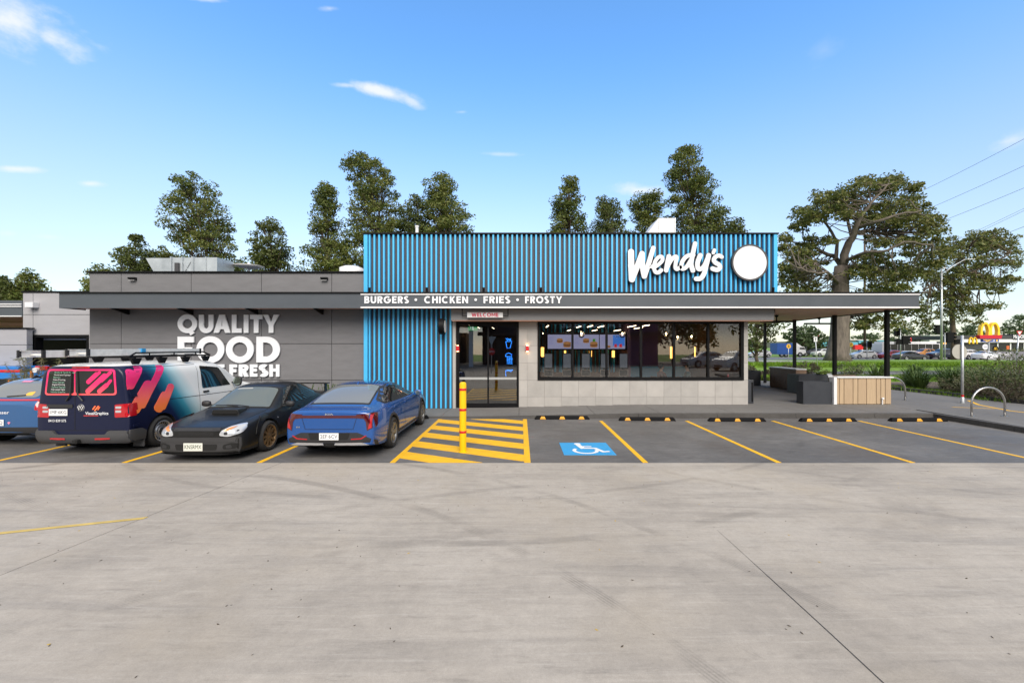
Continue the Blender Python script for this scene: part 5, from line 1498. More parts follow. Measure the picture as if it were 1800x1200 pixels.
v.patch('windscreen', 'T', rounded([(-.65, 1.255), (.65, 1.255), (.515, 1.865), (-.515, 1.865)], .06), M['glass_green'], off=.007)
v.patch('visor_band', 'T', [(.05, 1.80), (.40, 1.80), (.39, 1.835), (.05, 1.835)], M['seat_pale'], off=.0085)
v.patch('rear_window', 'T', rounded([(-.48, 3.02), (.48, 3.02), (.54, 3.56), (-.54, 3.56)], .05), M['glass_dark'], off=.005)
v.both('window', rounded([(1.60, .875), (1.96, 1.19), (2.45, 1.26), (2.45, .885)], .03), M['glass_dark'], off=.006)
v.both('window', rounded([(2.52, .885), (2.52, 1.26), (2.85, 1.23), (3.22, 1.03), (3.18, .915)], .03), M['glass_dark'], off=.006)
v.mirrorx('headlight', 'F', rounded([(.43, .495), (.46, .58), (.60, .665), (.745, .685), (.79, .62), (.775, .53), (.60, .475)], .05), M['lamp_clear'], off=.008, cell=.05)
v.mirrorx('indicator', 'F', rounded([(.50, .59), (.60, .638), (.68, .648), (.62, .60), (.54, .57)], .02), M['lamp_amber_lens'], off=.011, cell=.05)
v.mirrorx('headlight_reflector', 'F', rounded([(.60, .53), (.60, .585), (.67, .59), (.67, .53)], .03), M['chrome'], off=.011, cell=.05)
v.mirrorx('headlight_side', 'F', rounded([(.52, .51), (.52, .56), (.58, .565), (.58, .51)], .02), M['rim_dark'], off=.010, cell=.05)
v.patch('front_bumper', 'F', rounded([(-.74, .155), (.74, .155), (.78, .30), (.77, .465), (-.77, .465), (-.78, .30)], .04), mat('bumper_satin', (.034, .034, .036), .5), off=.005)
v.patch('grille', 'F', rounded([(-.36, .475), (.36, .475), (.34, .575), (.26, .595), (-.26, .595), (-.34, .575)], .04), M['under'], off=.004)
for zz_ in (.50, .525, .55): v.patch('grille_bar', 'F', [(-.33, zz_), (.33, zz_), (.33, zz_ + .007), (-.33, zz_ + .007)], M['bumper_black'], off=.010, cell=.15)
v.patch('lower_intake', 'F', rounded([(-.38, .225), (.38, .225), (.40, .335), (-.40, .335)], .03), M['under'], off=.011)
v.mirrorx('fog_recess', 'F', rounded([(.50, .24), (.50, .32), (.64, .36), (.74, .34), (.72, .25)], .04), M['under'], off=.011)
v.mirrorx('fog_cover', 'F', rounded([(.56, .26), (.56, .31), (.64, .33), (.66, .26)], .02), M['bumper_black'], off=.016)
v.patch('bumper', 'F', [(-.70, .375), (.70, .375), (.72, .455), (-.72, .455)], M['bumper_satin'], off=.014)
v.patch('front_lip', 'F', [(-.72, .13), (.72, .13), (.73, .17), (-.73, .17)], M['bumper_black'], off=.03)
v.patch('glint_cover', 'F', [(-.44, .585), (.44, .585), (.43, .635), (-.43, .635)], M['bumper_black'], off=.008)  # matte strip added to cover the sky glint on the bonnet edge
v.plate('F', .05, .285, 'KNSRMX', .36, .15, M['plate_green'], mat('plate_cream', (.66, .66, .60), .5))
# bonnet scoop
sy = 4.41 / 2
sb = MB(); pr_ = [(-.30, .0), (.30, .0), (.27, .075), (-.27, .075)]
zf, zr = v.hit('T', 0, .80, 0).z, v.hit('T', 0, 1.16, 0).z
vs_ = [(-.30, sy - .80, zf - .03), (.30, sy - .80, zf - .03), (.26, sy - .79, zf + .095), (-.26, sy - .79, zf + .095), (-.24, sy - 1.17, zr - .03), (.24, sy - 1.17, zr - .03), (.22, sy - 1.16, zr + .035), (-.22, sy - 1.16, zr + .035)]
sb.add(vs_, [(3, 2, 6, 7), (0, 3, 7, 4), (2, 1, 5, 6), (0, 1, 2, 3), (4, 7, 6, 5)])
sc_o = sb.build('bonnet_scoop', M['sport_black'], v.root)
bmx = bmesh.new(); bmx.from_mesh(sc_o.data); bmesh.ops.bevel(bmx, geom=bmx.edges[:], offset=.02, segments=3, affect='EDGES', profile=.5); bmesh.ops.recalc_face_normals(bmx, faces=bmx.faces[:]); bmx.to_mesh(sc_o.data); bmx.free()
sc_o.data.polygons.foreach_set('use_smooth', [True] * len(sc_o.data.polygons)); sc_o.data.set_sharp_from_angle(angle=R(40))
MB().add([(-.27, sy - .782, zf + .008), (.27, sy - .782, zf + .008), (.245, sy - .775, zf + .076), (-.245, sy - .775, zf + .076)], [(3, 2, 1, 0)]).build('scoop_mouth', M['under'], sc_o)
v.seam('bonnet_gap', 'T', [(-.57, .14), (-.63, .5), (-.67, 1.18)]); v.seam('bonnet_gap', 'T', [(.57, .14), (.63, .5), (.67, 1.18)]); v.seam('bonnet_gap', 'F', [(-.50, .60), (-.3, .612), (.3, .612), (.50, .60)])
for s_ in (-1, 1):                            # rain wipers
    a = v.hit('T', s_ * .12 - .1, 1.24, .02); b = v.hit('T', s_ * .12 + .42, 1.29, .02)
    MB().tube([a, (a + b) / 2 + Vector((0, 0, .012)), b], .009, 6).build('wiper', M['bumper_black'], v.root)
for sd in 'RL':
    v.seam('door_gap', sd, [(1.42, .83), (1.32, .58), (1.36, .27), (2.38, .27), (2.47, .55), (2.48, .88)]); v.seam('door_gap', sd, [(2.40, .27), (3.02, .28), (3.12, .5), (3.30, .72), (3.28, .91)])
    for s in (2.28, 3.08): v.patch('door_handle', sd, rounded([(s - .1, .74), (s + .1, .745), (s + .1, .785), (s - .1, .78)], .012), M['sport_black'], off=.02, cell=.2)
    v.patch('side_indicator', sd, rounded([(1.22, .63), (1.27, .63), (1.27, .655), (1.22, .655)], .008), M['lamp_clear'], off=.010, cell=.2)
v.mirror(1.56, .90, .84, M['bumper_black'], (.105, .07, .068))
# seats and wheel glimpsed behind the screen: boot wing too
wg = MB(); wz = 1.12
wg.bbox(-.62, .62, -sy + .10, -sy + .28, wz, wz + .03, .008); wg.box(-.55, -.52, -sy + .14, -sy + .26, .90, wz + .002); wg.box(.52, .55, -sy + .14, -sy + .26, .90, wz + .002)
wg.build('boot_wing', M['sport_black'], v.root)
v.mirrorx('tail_lamp', 'B', rounded([(.45, .72), (.45, .86), (.68, .84), (.70, .72)], .03), M['lamp_red'], off=.006)

# ---- signwriter's van, rear towards the camera
v = Vehicle('parked_van', 'navy to white signwriter van with pink stripes and a ladder rack, tail to the camera', 'van', 4.75, (-8.84, 8.6 + 4.75 / 2, 0), 0)
mw = bpy.data.materials.new('van_wrap'); mw.use_nodes = True
t_ = N(mw.node_tree); b_ = mw.node_tree.nodes['Principled BSDF']
oc = t_.new('ShaderNodeTexCoord').outputs['Object']; sp_ = t_.new('ShaderNodeSeparateXYZ'); t_.link(oc, sp_.inputs[0])
# printed wrap: navy at the tail blending through teal to white towards the cab, roof left white
f_ = t_.math('ADD', sp_.outputs[1], t_.math('MULTIPLY', t_.math('SUBTRACT', sp_.outputs[2], 1.7), .65)); f_ = t_.mapr(f_, -2.4, -.4, 0, 1, False)
wrap = t_.ramp(f_, [(0.0, (.006, .009, .034)), (.24, (.006, .014, .06)), (.36, (.008, .11, .19)), (.46, (.05, .28, .38)), (.60, (.48, .65, .70)), (.74, (.80, .81, .81))])
geo_n = t_.new('ShaderNodeSeparateXYZ'); t_.link(oc, geo_n.inputs[0])
roofm = t_.mapr(sp_.outputs[2], 1.785, 1.80)
t_.link(t_.mix(roofm, wrap, (.76, .76, .74)), b_.inputs['Base Color']); b_.inputs['Roughness'].default_value = .38; b_.inputs['Specular IOR Level'].default_value = .25; b_.inputs['Coat Weight'].default_value = .22; b_.inputs['Coat Roughness'].default_value = .04
M['van_wrap'] = mw
ms = bpy.data.materials.new('van_stripe'); ms.use_nodes = True
t_ = N(ms.node_tree); b_ = ms.node_tree.nodes['Principled BSDF']; oc = t_.new('ShaderNodeTexCoord').outputs['Object']; sp_ = t_.new('ShaderNodeSeparateXYZ'); t_.link(oc, sp_.inputs[0])
t_.link(t_.ramp(t_.mapr(sp_.outputs[2], .85, 1.75, 0, 1, False), [(0, (.95, .22, .05)), (.35, (.90, .12, .10)), (.65, (.80, .02, .15)), (1, (.80, .01, .16))]), b_.inputs['Base Color']); b_.inputs['Roughness'].default_value = .3; b_.inputs['Coat Weight'].default_value = .6
M['van_stripe'] = ms
st = [(0.0, .24, .70, .62, .68, .74, .55), (.06, .20, .84, .80, .79, .90, .62), (.2, .19, .92, .96, .85, 1.04, .68), (.7, .19, .95, 1.06, .87, 1.15, .70), (1.08, .19, .95, 1.10, .88, 1.24, .70), (1.45, .19, .95, 1.13, .89, 1.55, .70), (1.85, .19, .95, 1.14, .895, 1.76, .79), (2.1, .19, .95, 1.14, .895, 1.825, .81),
      (2.5, .19, .95, 1.14, .895, 1.85, .82), (3.2, .19, .95, 1.14, .895, 1.855, .82), (4.05, .19, .95, 1.14, .895, 1.85, .82), (4.5, .21, .95, 1.14, .893, 1.845, .82), (4.66, .24, .95, 1.14, .892, 1.835, .81), (4.72, .27, .94, 1.14, .885, 1.81, .80), (4.75, .34, .91, 1.12, .865, 1.76, .78)]
VX1, VX2 = .90, 3.93
v.shell(st, [M['van_wrap'], M['under']], arches=[(2.375 - VX1, .335), (2.375 - VX2, .335)], arch_r=.39, creases=((6, .35), (2, .6), (9, .3)))
v.wheels(VX1, VX2, .335, .215, 'steel', .945, rimr=.225)
v.both('window', rounded([(1.66, 1.15), (2.04, 1.64), (2.70, 1.71), (2.70, 1.15)], .05), M['glass_dark'], off=.006)
v.patch('windscreen', 'F', rounded([(-.72, 1.24), (.72, 1.24), (.62, 1.80), (-.62, 1.80)], .08), M['glass_dark'], off=.006)
# rear doors
v.patch('rear_window_border', 'B', rounded([(-.76, 1.21), (.70, 1.21), (.66, 1.735), (-.70, 1.735)], .07), M['van_stripe'], off=.005)
mat('border_orange', (.85, .16, .05), .35); mat('glass_flat', (.016, .018, .019), .08, spec=.6)
v.patch('rear_window', 'B', rounded([(-.72, 1.245), (-.155, 1.245), (-.155, 1.70), (-.66, 1.70)], .05), M['glass_flat'], off=.009)
v.patch('rear_window', 'B', rounded([(-.125, 1.245), (.66, 1.245), (.62, 1.70), (-.125, 1.70)], .05), M['glass_flat'], off=.009)
def capsule(x0, z0, x1, z1, r, n=10):
    a = math.atan2(z1 - z0, x1 - x0)
    return [(x1 + r * math.cos(a - PI / 2 + PI * i / n), z1 + r * math.sin(a - PI / 2 + PI * i / n)) for i in range(n + 1)] + [(x0 + r * math.cos(a + PI / 2 + PI * i / n), z0 + r * math.sin(a + PI / 2 + PI * i / n)) for i in range(n + 1)]
for (x0, z0, x1, z1, r) in ((.14, 1.48, .30, 1.63, .045), (.26, 1.58, .36, 1.665, .030), (.13, 1.29, .46, 1.60, .050), (.40, 1.50, .57, 1.66, .034), (.36, 1.29, .50, 1.41, .045), (.48, 1.37, .58, 1.50, .030)):
    v.patch('window_stripe', 'B', capsule(x0, z0, x1, z1, r), M['van_stripe'], off=.0125, cell=.2)
lines = ['Braille & Tactile Signage', 'Illuminated Signage', 'Banners', 'Glass Frosting', 'Retail Signage', 'Digital Printing', 'General Signage', 'Fabricated Signs', 'Vehicle Graphics']
mat('print_green', (.30, .55, .42), .5)
for i, tx in enumerate(lines):
    v.text('window_lettering', 'B', tx, -.545 - i * .010, 1.668 - i * .049, .044, M['print_green'] if i % 2 == 0 else M['white_paint'], off=.013, align='LEFT', bold=0)
v.seam('door_gap', 'B', [(-.14, 1.77), (-.14, .50)], .012)
v.seam('door_gap', 'B', [(-.80, .50), (.80, .50)], .010)
v.patch('brake_lamp', 'B', rounded([(-.20, 1.75), (.16, 1.75), (.15, 1.778), (-.19, 1.778)], .01), M['lamp_red'], off=.012)
v.mirrorx('tail_lamp', 'B', rounded([(.66, .76), (.66, 1.02), (.93, 1.04), (.93, .77)], .03), M['lamp_red'], off=.010, cell=.06)
v.both('tail_lamp_side', rounded([(4.57, .78), (4.57, 1.03), (4.71, 1.03), (4.71, .78)], .02), M['lamp_red'], off=.010)
for z in (.86, .94): v.mirrorx('reverse_lamp', 'B', rounded([(.68, z), (.68, z + .045), (.79, z + .045), (.79, z)], .01), M['lamp_clear'], off=.014)
v.patch('handle_strip', 'B', rounded([(-.71, .955), (-.18, .955), (-.18, 1.025), (-.71, 1.025)], .02), M['bumper_black'], off=.014)
v.plate('B', -.47, .865, '1MF·6KG')
o = v.patch('emblem', 'B', [(-.02 + .068 * math.cos(R(a)), .955 + .068 * math.sin(R(a))) for a in range(0, 360, 15)], M['letter_edge'], off=.012, cell=.3)
v.patch('emblem_ring', 'B', [(-.02 + .070 * math.cos(R(a)), .955 + .070 * math.sin(R(a))) for a in range(0, 360, 15)], M['white_metal'], off=.010, cell=.3, parent=o)
for pts in ([(-.052, 1.003), (-.02, .965), (.012, 1.003)], [(-.075, .985), (-.045, .915), (-.02, .955), (.005, .915), (.035, .985)]):
    v.seam('emblem_letter', 'B', pts, .014, M['white_metal'], .016, o)
v.text('van_lettering', 'B', 'VisualGraphics', .31, .845, .085, M['letter_white'], off=.012, bold=.001, width=.46)
v.text('van_lettering', 'B', 'DESIGN & SIGNAGE', .19, .797, .028, mat('print_red', (.75, .06, .05), .5), off=.012, bold=.0008, width=.29)
v.text('phone_lettering', 'B', '0413 839 575', -.49, .695, .072, M['letter_white'], off=.012, bold=.0005, width=.36)
for (x0, z0, x1, z1, r) in ((.23, .93, .27, .985, .013), (.27, .905, .335, .985, .014), (.33, .92, .36, .965, .010)): v.patch('logo_stripe', 'B', capsule(x0, z0, x1, z1, r, 6), M['van_stripe'], off=.012, cell=.2)
for s_, x_ in ((-1, -.18), (1, -.09)):       # two wipers crossing the door gap
    pts = [v.hit('B', x_ + .0 * s_ + s_ * .12, 1.10, .02), v.hit('B', x_ + s_ * .03, 1.22, .03), v.hit('B', x_ + .012 * s_, 1.69, .025)]
    MB().tube(pts, [.016, .013, .008], 6).build('wiper', M['bumper_black'], v.root)
# bumper
v.patch('rear_bumper', 'B', rounded([(-.90, .27), (.90, .27), (.91, .50), (.55, .50), (.50, .42), (-.50, .42), (-.55, .50), (-.91, .50)], .04), mat('bumper_grey', (.055, .056, .06), .6), off=.045, rim=.08)
v.both('bumper_corner', [(4.36, .27), (4.71, .27), (4.71, .51), (4.46, .50), (4.36, .44)], M['bumper_grey'], off=.03, rim=.06)
v.mirrorx('reflector', 'B', rounded([(.30, .33), (.60, .335), (.60, .36), (.30, .355)], .008), M['lamp_red'], off=.05)
MB().bbox(-.10, .0, -2.48, -2.33, .25, .33, .01).box(-.08, -.02, -2.486, -2.481, .265, .315).build('tow_hitch', M['under'], v.root)
MB().tube([(-.2, -2.2, .3), (-.45, -2.22, .22), (-.75, -2.2, .24)], .03, 8).build('exhaust', M['under'], v.root)
for sd in (1, -1):
    MB().box(min(sd * .70, sd * .93), max(sd * .70, sd * .93), -2.375 + .37, -2.375 + .385, .10, .34).build('mud_flap', M['bumper_grey'], v.root)
# side print
def VS(p):                                   # artwork traced on the flank: (along, up) in metres
    u_, v_ = 200 + p[0] / 5.714, 600 + p[1] / 5.714; Y_ = 7.91 * 750 / (915 - u_)
    return min(4.70, 4.75 - (Y_ - 8.6)), min(1.77, 2.2 - (v_ - 608) * Y_ / 750)
cap_sets = [((222, 325, 162, 437, 47), (320, 252, 200, 445, 36)), ((375, 440, 215, 676, 50), (530, 250, 290, 640, 32)), ((528, 545, 448, 668, 44), (594, 452, 490, 655, 31))]
for sd in 'RL':
    for grp in cap_sets:
        for (s0, z0, s1, z1, r) in grp: v.patch('side_stripe', sd, [VS(q_) for q_ in capsule(s0, z0, s1, z1, r)], M['van_stripe'], off=.0055 if r > 40 else .0045, cell=.09)
    v.seam('side_gap', sd, [(2.80, 1.77), (2.82, 1.1), (2.84, .3)]); v.seam('side_gap', sd, [(4.60, 1.02), (3.7, 1.0), (2.8, .985), (1.5, .97)], .012); v.seam('side_gap', sd, [(4.60, 1.735), (3.5, 1.745), (2.8, 1.75)])
    v.seam('side_gap', sd, [(1.56, 1.14), (1.42, .9), (1.45, .35), (2.8, .33)])
    v.patch('door_handle', sd, rounded([(2.50, 1.04), (2.70, 1.04), (2.70, 1.08), (2.50, 1.08)], .015), M['bumper_black'], off=.02, cell=.3)
    for z in (.55, 1.16): v.patch('hinge', sd, rounded([(4.52, z), (4.66, z), (4.66, z + .06), (4.52, z + .06)], .01), M['van_wrap'], off=.022, cell=.3)
    v.patch('sill', sd, [(1.35, .19), (3.45, .19), (3.45, .26), (1.35, .26)], M['bumper_black'], off=.004)
v.mirror(1.56, 1.24, .93, M['bumper_black'], (.10, .09, .135))
v.mirrorx('headlight', 'F', rounded([(.45, .74), (.80, .78), (.82, .92), (.5, .86)], .03), M['lamp_clear'], off=.006); v.patch('grille', 'F', rounded([(-.42, .76), (.42, .76), (.44, .86), (-.44, .86)], .03), M['bumper_black'], off=.006)
van_root = v.root
# rack and ladders on the van roof
vy0 = 8.38
t = thing('roof_rack', 'black roof rack bolted to the white van roof', 'roof rack', (-8.84, 10.0, 1.845))
rk = MB()
for y in (-1.0, -.34, .34, 1.0): rk.tube([(-.72, y, .12), (.72, y, .12)], .022, 6)
for sd in (-1, 1):
    rk2 = [(sd * .72, -1.15, .13), (sd * .72, -1.0, .21), (sd * .72, .9, .21), (sd * .72, 1.15, .13)]
    MB().tube(rk2, .018, 6).build('rail', M['black_metal'], t); MB().tube([(sd * .72, -1.15, .125), (sd * .72, 1.15, .125)], .018, 6).build('rail', M['black_metal'], t)
    for y in (-1.0, -.34, .34, 1.0):
        MB().prism_x([(y - .13, .10), (y + .13, .10), (y + .05, -.03), (y - .05, -.03)], sd * .72 - .03, sd * .72 + .03).build('foot', M['black_metal'], t)
    for y in (-.66, 0, .66): MB().tube([(sd * .72, y, .125), (sd * .72, y, .21)], .012, 5).build('upright', M['black_metal'], t)
rk.build('crossbars', M['black_metal'], t)
mat('ladder_alu', (.80, .80, .78), .45, .15, var=.15, vscale=8)
def ladder(label, x, z, y0, y1, wdt, tilt=0):
    t = thing('ladder', label, 'ladder', (x, (y0 + y1) / 2, z), tilt, 'aluminium ladders on the van'); L2 = (y1 - y0) / 2
    for sd in (-1, 1):
        r_ = MB(); xx = sd * wdt / 2
        r_.box(xx - .006, xx + .006, -L2, L2, 0, .13); r_.box(min(xx, xx - sd * .035), max(xx, xx - sd * .035), -L2, L2, .122, .13); r_.box(min(xx, xx - sd * .03), max(xx, xx - sd * .03), -L2, L2, 0, .008)
        st_o = r_.build('stile', M['ladder_alu'], t)
        for e in (-L2, L2): MB().box(xx - .012, xx + .012, e - .03, e + .03, -.006, .136).build('end_cap', M['bumper_black'], st_o)
    y = -L2 + .2
    while y < L2 - .1:
        MB().box(-wdt / 2, wdt / 2, y - .016, y + .016, .035, .065).build('rung', M['ladder_alu'], t); y += .28
ladder('long aluminium ladder lying on the left of the van rack and sticking out behind', -9.10, 1.985, 7.9, 10.9, .44, R(1.5))
ladder('upper aluminium ladder stacked on the right of the van rack', -8.58, 2.005, 8.3, 11.1, .42, R(-1.5))
tie = MB().bbox(-8.42, -8.34, 9.4, 9.5, 2.05, 2.145, .004); tag(tie.build('cable_tie', M['blue_paint']), 'small blue strap around the upper ladder on the van', 'strap')

# ---- blue hatchback at the left edge
v = Vehicle('parked_car', 'mid blue hatchback cut off by the left edge of the photo beside the van', 'car', 4.1, (-11.28, 9.3 + 2.05, 0), 0, 'cars parked in front of the restaurant')
st = [(0.0, .24, .62, .62, .60, .70, .48), (.06, .20, .76, .72, .72, .78, .56), (.25, .18, .87, .82, .78, .88, .62), (.6, .18, .90, .90, .80, .96, .65), (.95, .18, .90, .95, .80, 1.02, .66), (1.1, .18, .90, .96, .80, 1.08, .64), (1.7, .18, .90, .97, .805, 1.42, .55), (2.0, .18, .90, .975, .805, 1.485, .55),
      (2.6, .18, .90, .98, .805, 1.50, .55), (3.2, .18, .90, .99, .80, 1.475, .55), (3.6, .19, .90, 1.0, .79, 1.43, .55), (3.8, .20, .89, 1.0, .775, 1.27, .58), (3.95, .22, .87, .98, .76, 1.09, .62), (4.05, .26, .83, .94, .72, 1.0, .62), (4.10, .32, .76, .86, .66, .92, .56)]
v.shell(st, [M['hatch_blue'], M['under']], arches=[(2.05 - .85, .32), (2.05 - 3.42, .32)], arch_r=.365, creases=((6, .4), (2, .6)))
v.wheels(.85, 3.42, .32, .2, 'five', .895)
v.patch('rear_window', 'B', rounded([(-.62, 1.06), (.62, 1.06), (.53, 1.40), (-.53, 1.40)], .08), M['glass_rear'], off=.007)
v.patch('sticker', 'B', [(-.12, 1.37), (.09, 1.37), (.09, 1.40), (-.12, 1.40)], mat('sticker_pink', (.7, .25, .4), .5), off=.011)
v.patch('sticker', 'B', rounded([(.30, 1.10), (.46, 1.10), (.46, 1.18), (.32, 1.16)], .02), mat('sticker_rainbow', (.75, .42, .06), .5), off=.011)
v.patch('light_bar', 'B', [(-.70, .995), (.70, .995), (.70, 1.03), (-.70, 1.03)], M['lamp_red'], off=.008)
v.mirrorx('tail_lamp', 'B', rounded([(.66, .80), (.68, 1.04), (.76, 1.03), (.80, .80)], .02), M['lamp_red'], off=.009)
v.patch('brake_lamp', 'B', [(-.30, 1.452), (.30, 1.452), (.30, 1.468), (-.30, 1.468)], M['lamp_red_dark'], off=.01)
v.patch('bumper_insert', 'B', rounded([(-.78, .30), (.78, .30), (.78, .43), (-.78, .43)], .03), M['bumper_black'], off=.006)
v.text('maker_badge', 'B', 'KIA', -.18, .90, .07, M['chrome'], bold=.002, width=.19)
v.text('boot_lettering', 'B', 'Fenikaneser', -.18, .75, .095, M['letter_white'], bold=.001, width=.62)
v.plate('B', -.16, .53, '2BT·3EQ')
v.patch('heart_sticker', 'B', [(.10, .53), (.13, .49), (.16, .53), (.145, .55), (.13, .54), (.115, .55)], M['sticker_pink'], off=.008)
a, b = v.hit('B', -.05, 1.075, .02), v.hit('B', .33, 1.10, .02)
MB().tube([a, b], .012, 6).build('wiper', M['bumper_black'], v.root)
v.both('window', rounded([(1.45, 1.02), (1.82, 1.36), (2.40, 1.41), (2.40, 1.03)], .03), M['glass_dark'], off=.006); v.both('window', rounded([(2.48, 1.03), (2.48, 1.41), (3.2, 1.38), (3.45, 1.25), (3.35, 1.06)], .03), M['glass_dark'], off=.006)
v.patch('windscreen', 'T', rounded([(-.58, 1.1), (.58, 1.1), (.49, 1.68), (-.49, 1.68)], .05), M['glass_dark'], off=.005)
MB().prism_x([(-1.30, 1.46), (-1.52, 1.44), (-1.50, 1.455), (-1.42, 1.53)], -.012, .012).build('antenna_fin', M['bumper_black'], v.root)
v.mirror(1.42, 1.06, .84, M['hatch_blue'])
for sd in 'RL': v.seam('door_gap', sd, [(1.2, .95), (1.15, .6), (1.2, .3), (2.35, .3), (2.44, .6), (2.44, 1.03)]); v.seam('door_gap', sd, [(2.35, .3), (3.0, .32), (3.12, .6), (3.35, .8), (3.38, 1.05)])


# ---- simpler traffic for the road behind and the cars mirrored in the glass
def traffic_car(name, label, cat, loc, rz, col, kind='sedan', group='cars on the far road', rough=.3, lights=None):
    pm = paint('paint_%d' % len(M), col, rough=rough)
    L = {'sedan': 4.6, 'hatch': 4.1, 'suv': 4.6, 'ute': 5.3}[kind]
    v = Vehicle(name, label, cat, L, loc, rz, group)
    if kind == 'sedan':
        st = [(0, .24, .62, .6, .6, .66, .46), (.08, .2, .80, .7, .72, .74, .56), (.5, .18, .9, .84, .8, .88, .62), (1.3, .18, .91, .93, .82, .98, .65), (1.5, .18, .91, .94, .82, 1.04, .62), (2.1, .18, .91, .95, .82, 1.38, .55), (2.6, .18, .91, .96, .82, 1.44, .55), (3.2, .18, .91, .98, .82, 1.38, .54), (3.9, .19, .91, 1.0, .8, 1.08, .58), (4.35, .22, .88, .98, .77, 1.02, .62), (4.6, .32, .74, .84, .66, .9, .55)]
        win = [[(1.75, 1.0), (2.2, 1.31), (2.62, 1.36), (2.62, 1.0)], [(2.7, 1.0), (2.7, 1.36), (3.15, 1.31), (3.6, 1.12), (3.5, 1.03)]]; hs, ws, axs, rw = (1.5, 2.08), (.60, .50), (.92, 3.6), (3.25, 3.85)
    elif kind == 'hatch':
        st = [(0, .24, .62, .62, .6, .7, .48), (.08, .2, .8, .76, .74, .8, .58), (.6, .18, .9, .9, .8, .96, .65), (1.0, .18, .9, .96, .8, 1.05, .64), (1.7, .18, .9, .97, .8, 1.43, .55), (2.2, .18, .9, .98, .8, 1.5, .55), (3.3, .19, .9, 1.0, .8, 1.45, .55), (3.75, .2, .89, 1.0, .78, 1.3, .58), (4.0, .25, .85, .96, .73, 1.02, .62), (4.1, .33, .76, .86, .66, .9, .56)]
        win = [[(1.4, 1.03), (1.82, 1.36), (2.4, 1.42), (2.4, 1.03)], [(2.48, 1.03), (2.48, 1.42), (3.2, 1.38), (3.5, 1.24), (3.4, 1.06)]]; hs, ws, axs, rw = (1.08, 1.66), (.58, .49), (.85, 3.4), (3.5, 3.9)
    elif kind == 'suv':
        st = [(0, .3, .66, .74, .64, .82, .5), (.1, .26, .84, .9, .78, .95, .6), (.6, .25, .93, 1.02, .84, 1.08, .68), (1.15, .25, .93, 1.08, .84, 1.16, .68), (1.7, .25, .93, 1.1, .84, 1.58, .6), (2.1, .25, .93, 1.1, .84, 1.66, .6), (3.6, .26, .93, 1.12, .84, 1.64, .6), (4.1, .27, .92, 1.12, .83, 1.52, .6), (4.4, .3, .9, 1.08, .8, 1.2, .64), (4.6, .4, .8, .95, .72, 1.05, .6)]
        win = [[(1.45, 1.16), (1.82, 1.5), (2.5, 1.57), (2.5, 1.16)], [(2.58, 1.16), (2.58, 1.57), (3.4, 1.55), (3.4, 1.16)], [(3.48, 1.17), (3.48, 1.54), (3.85, 1.5), (4.0, 1.2)]]; hs, ws, axs, rw = (1.15, 1.66), (.62, .52), (.92, 3.6), (4.0, 4.35)
    else:
        st = [(0, .36, .7, .82, .68, .9, .52), (.1, .32, .88, 1.0, .8, 1.06, .64), (.6, .3, .95, 1.08, .86, 1.15, .7), (1.2, .3, .95, 1.13, .86, 1.22, .7), (1.75, .3, .95, 1.14, .86, 1.68, .62), (2.1, .3, .95, 1.14, .86, 1.78, .62), (3.0, .3, .95, 1.14, .86, 1.77, .62), (3.25, .3, .95, 1.14, .86, 1.68, .62), (3.42, .3, .95, 1.13, .86, 1.2, .8), (3.5, .3, .95, 1.13, .86, 1.15, .84), (5.1, .34, .95, 1.13, .86, 1.15, .84), (5.3, .42, .9, 1.1, .84, 1.12, .82)]
        win = [[(1.5, 1.2), (1.85, 1.6), (2.4, 1.68), (2.4, 1.2)], [(2.48, 1.2), (2.48, 1.68), (3.05, 1.66), (3.2, 1.24)]]; hs, ws, axs, rw = (1.2, 1.72), (.64, .54), (.95, 4.1), None
    r = .33 if kind in ('sedan', 'hatch') else .38
    v.shell(st, [pm, M['under']], arches=[(L / 2 - axs[0], r), (L / 2 - axs[1], r)], arch_r=r + .045, creases=((6, .4), (2, .5)))
    v.wheels(axs[0], axs[1], r, .22, 'five', st[3][2] - .005)
    for w_ in win: v.both('window', w_, M['glass_dark'], off=.006, cell=.2, rim=.01)
    v.patch('windscreen', 'T', [(-ws[0], hs[0]), (ws[0], hs[0]), (ws[1], hs[1]), (-ws[1], hs[1])], M['glass_dark'], off=.006, cell=.2)
    if rw: v.patch('rear_window', 'T', [(-.5, rw[0]), (.5, rw[0]), (.56, rw[1]), (-.56, rw[1])], M['glass_dark'], off=.006, cell=.2)
    zl = st[1][3]; v.mirrorx('headlight', 'F', rounded([(.42, zl - .12), (.42, zl - .02), (.72, zl), (.74, zl - .1)], .02), M['lamp_clear'], off=.006, cell=.2)
    zr = st[-2][3]; v.mirrorx('tail_lamp', 'B', rounded([(.45, zr - .14), (.45, zr - .02), (.7, zr - .02), (.72, zr - .14)], .02), M['lamp_red'], off=.006, cell=.2)
    v.both('tail_lamp_side', [(L - .42, zr - .12), (L - .42, zr - .03), (L - .1, zr - .03), (L - .1, zr - .12)], M['lamp_red'], off=.006, cell=.3)
    v.patch('grille', 'F', rounded([(-.38, .38), (.38, .38), (.4, .55), (-.4, .55)], .03), M['bumper_black'], off=.006, cell=.2)
    v.mirror(hs[0] + .3, st[4][3] + .1, .84, pm)
    return v
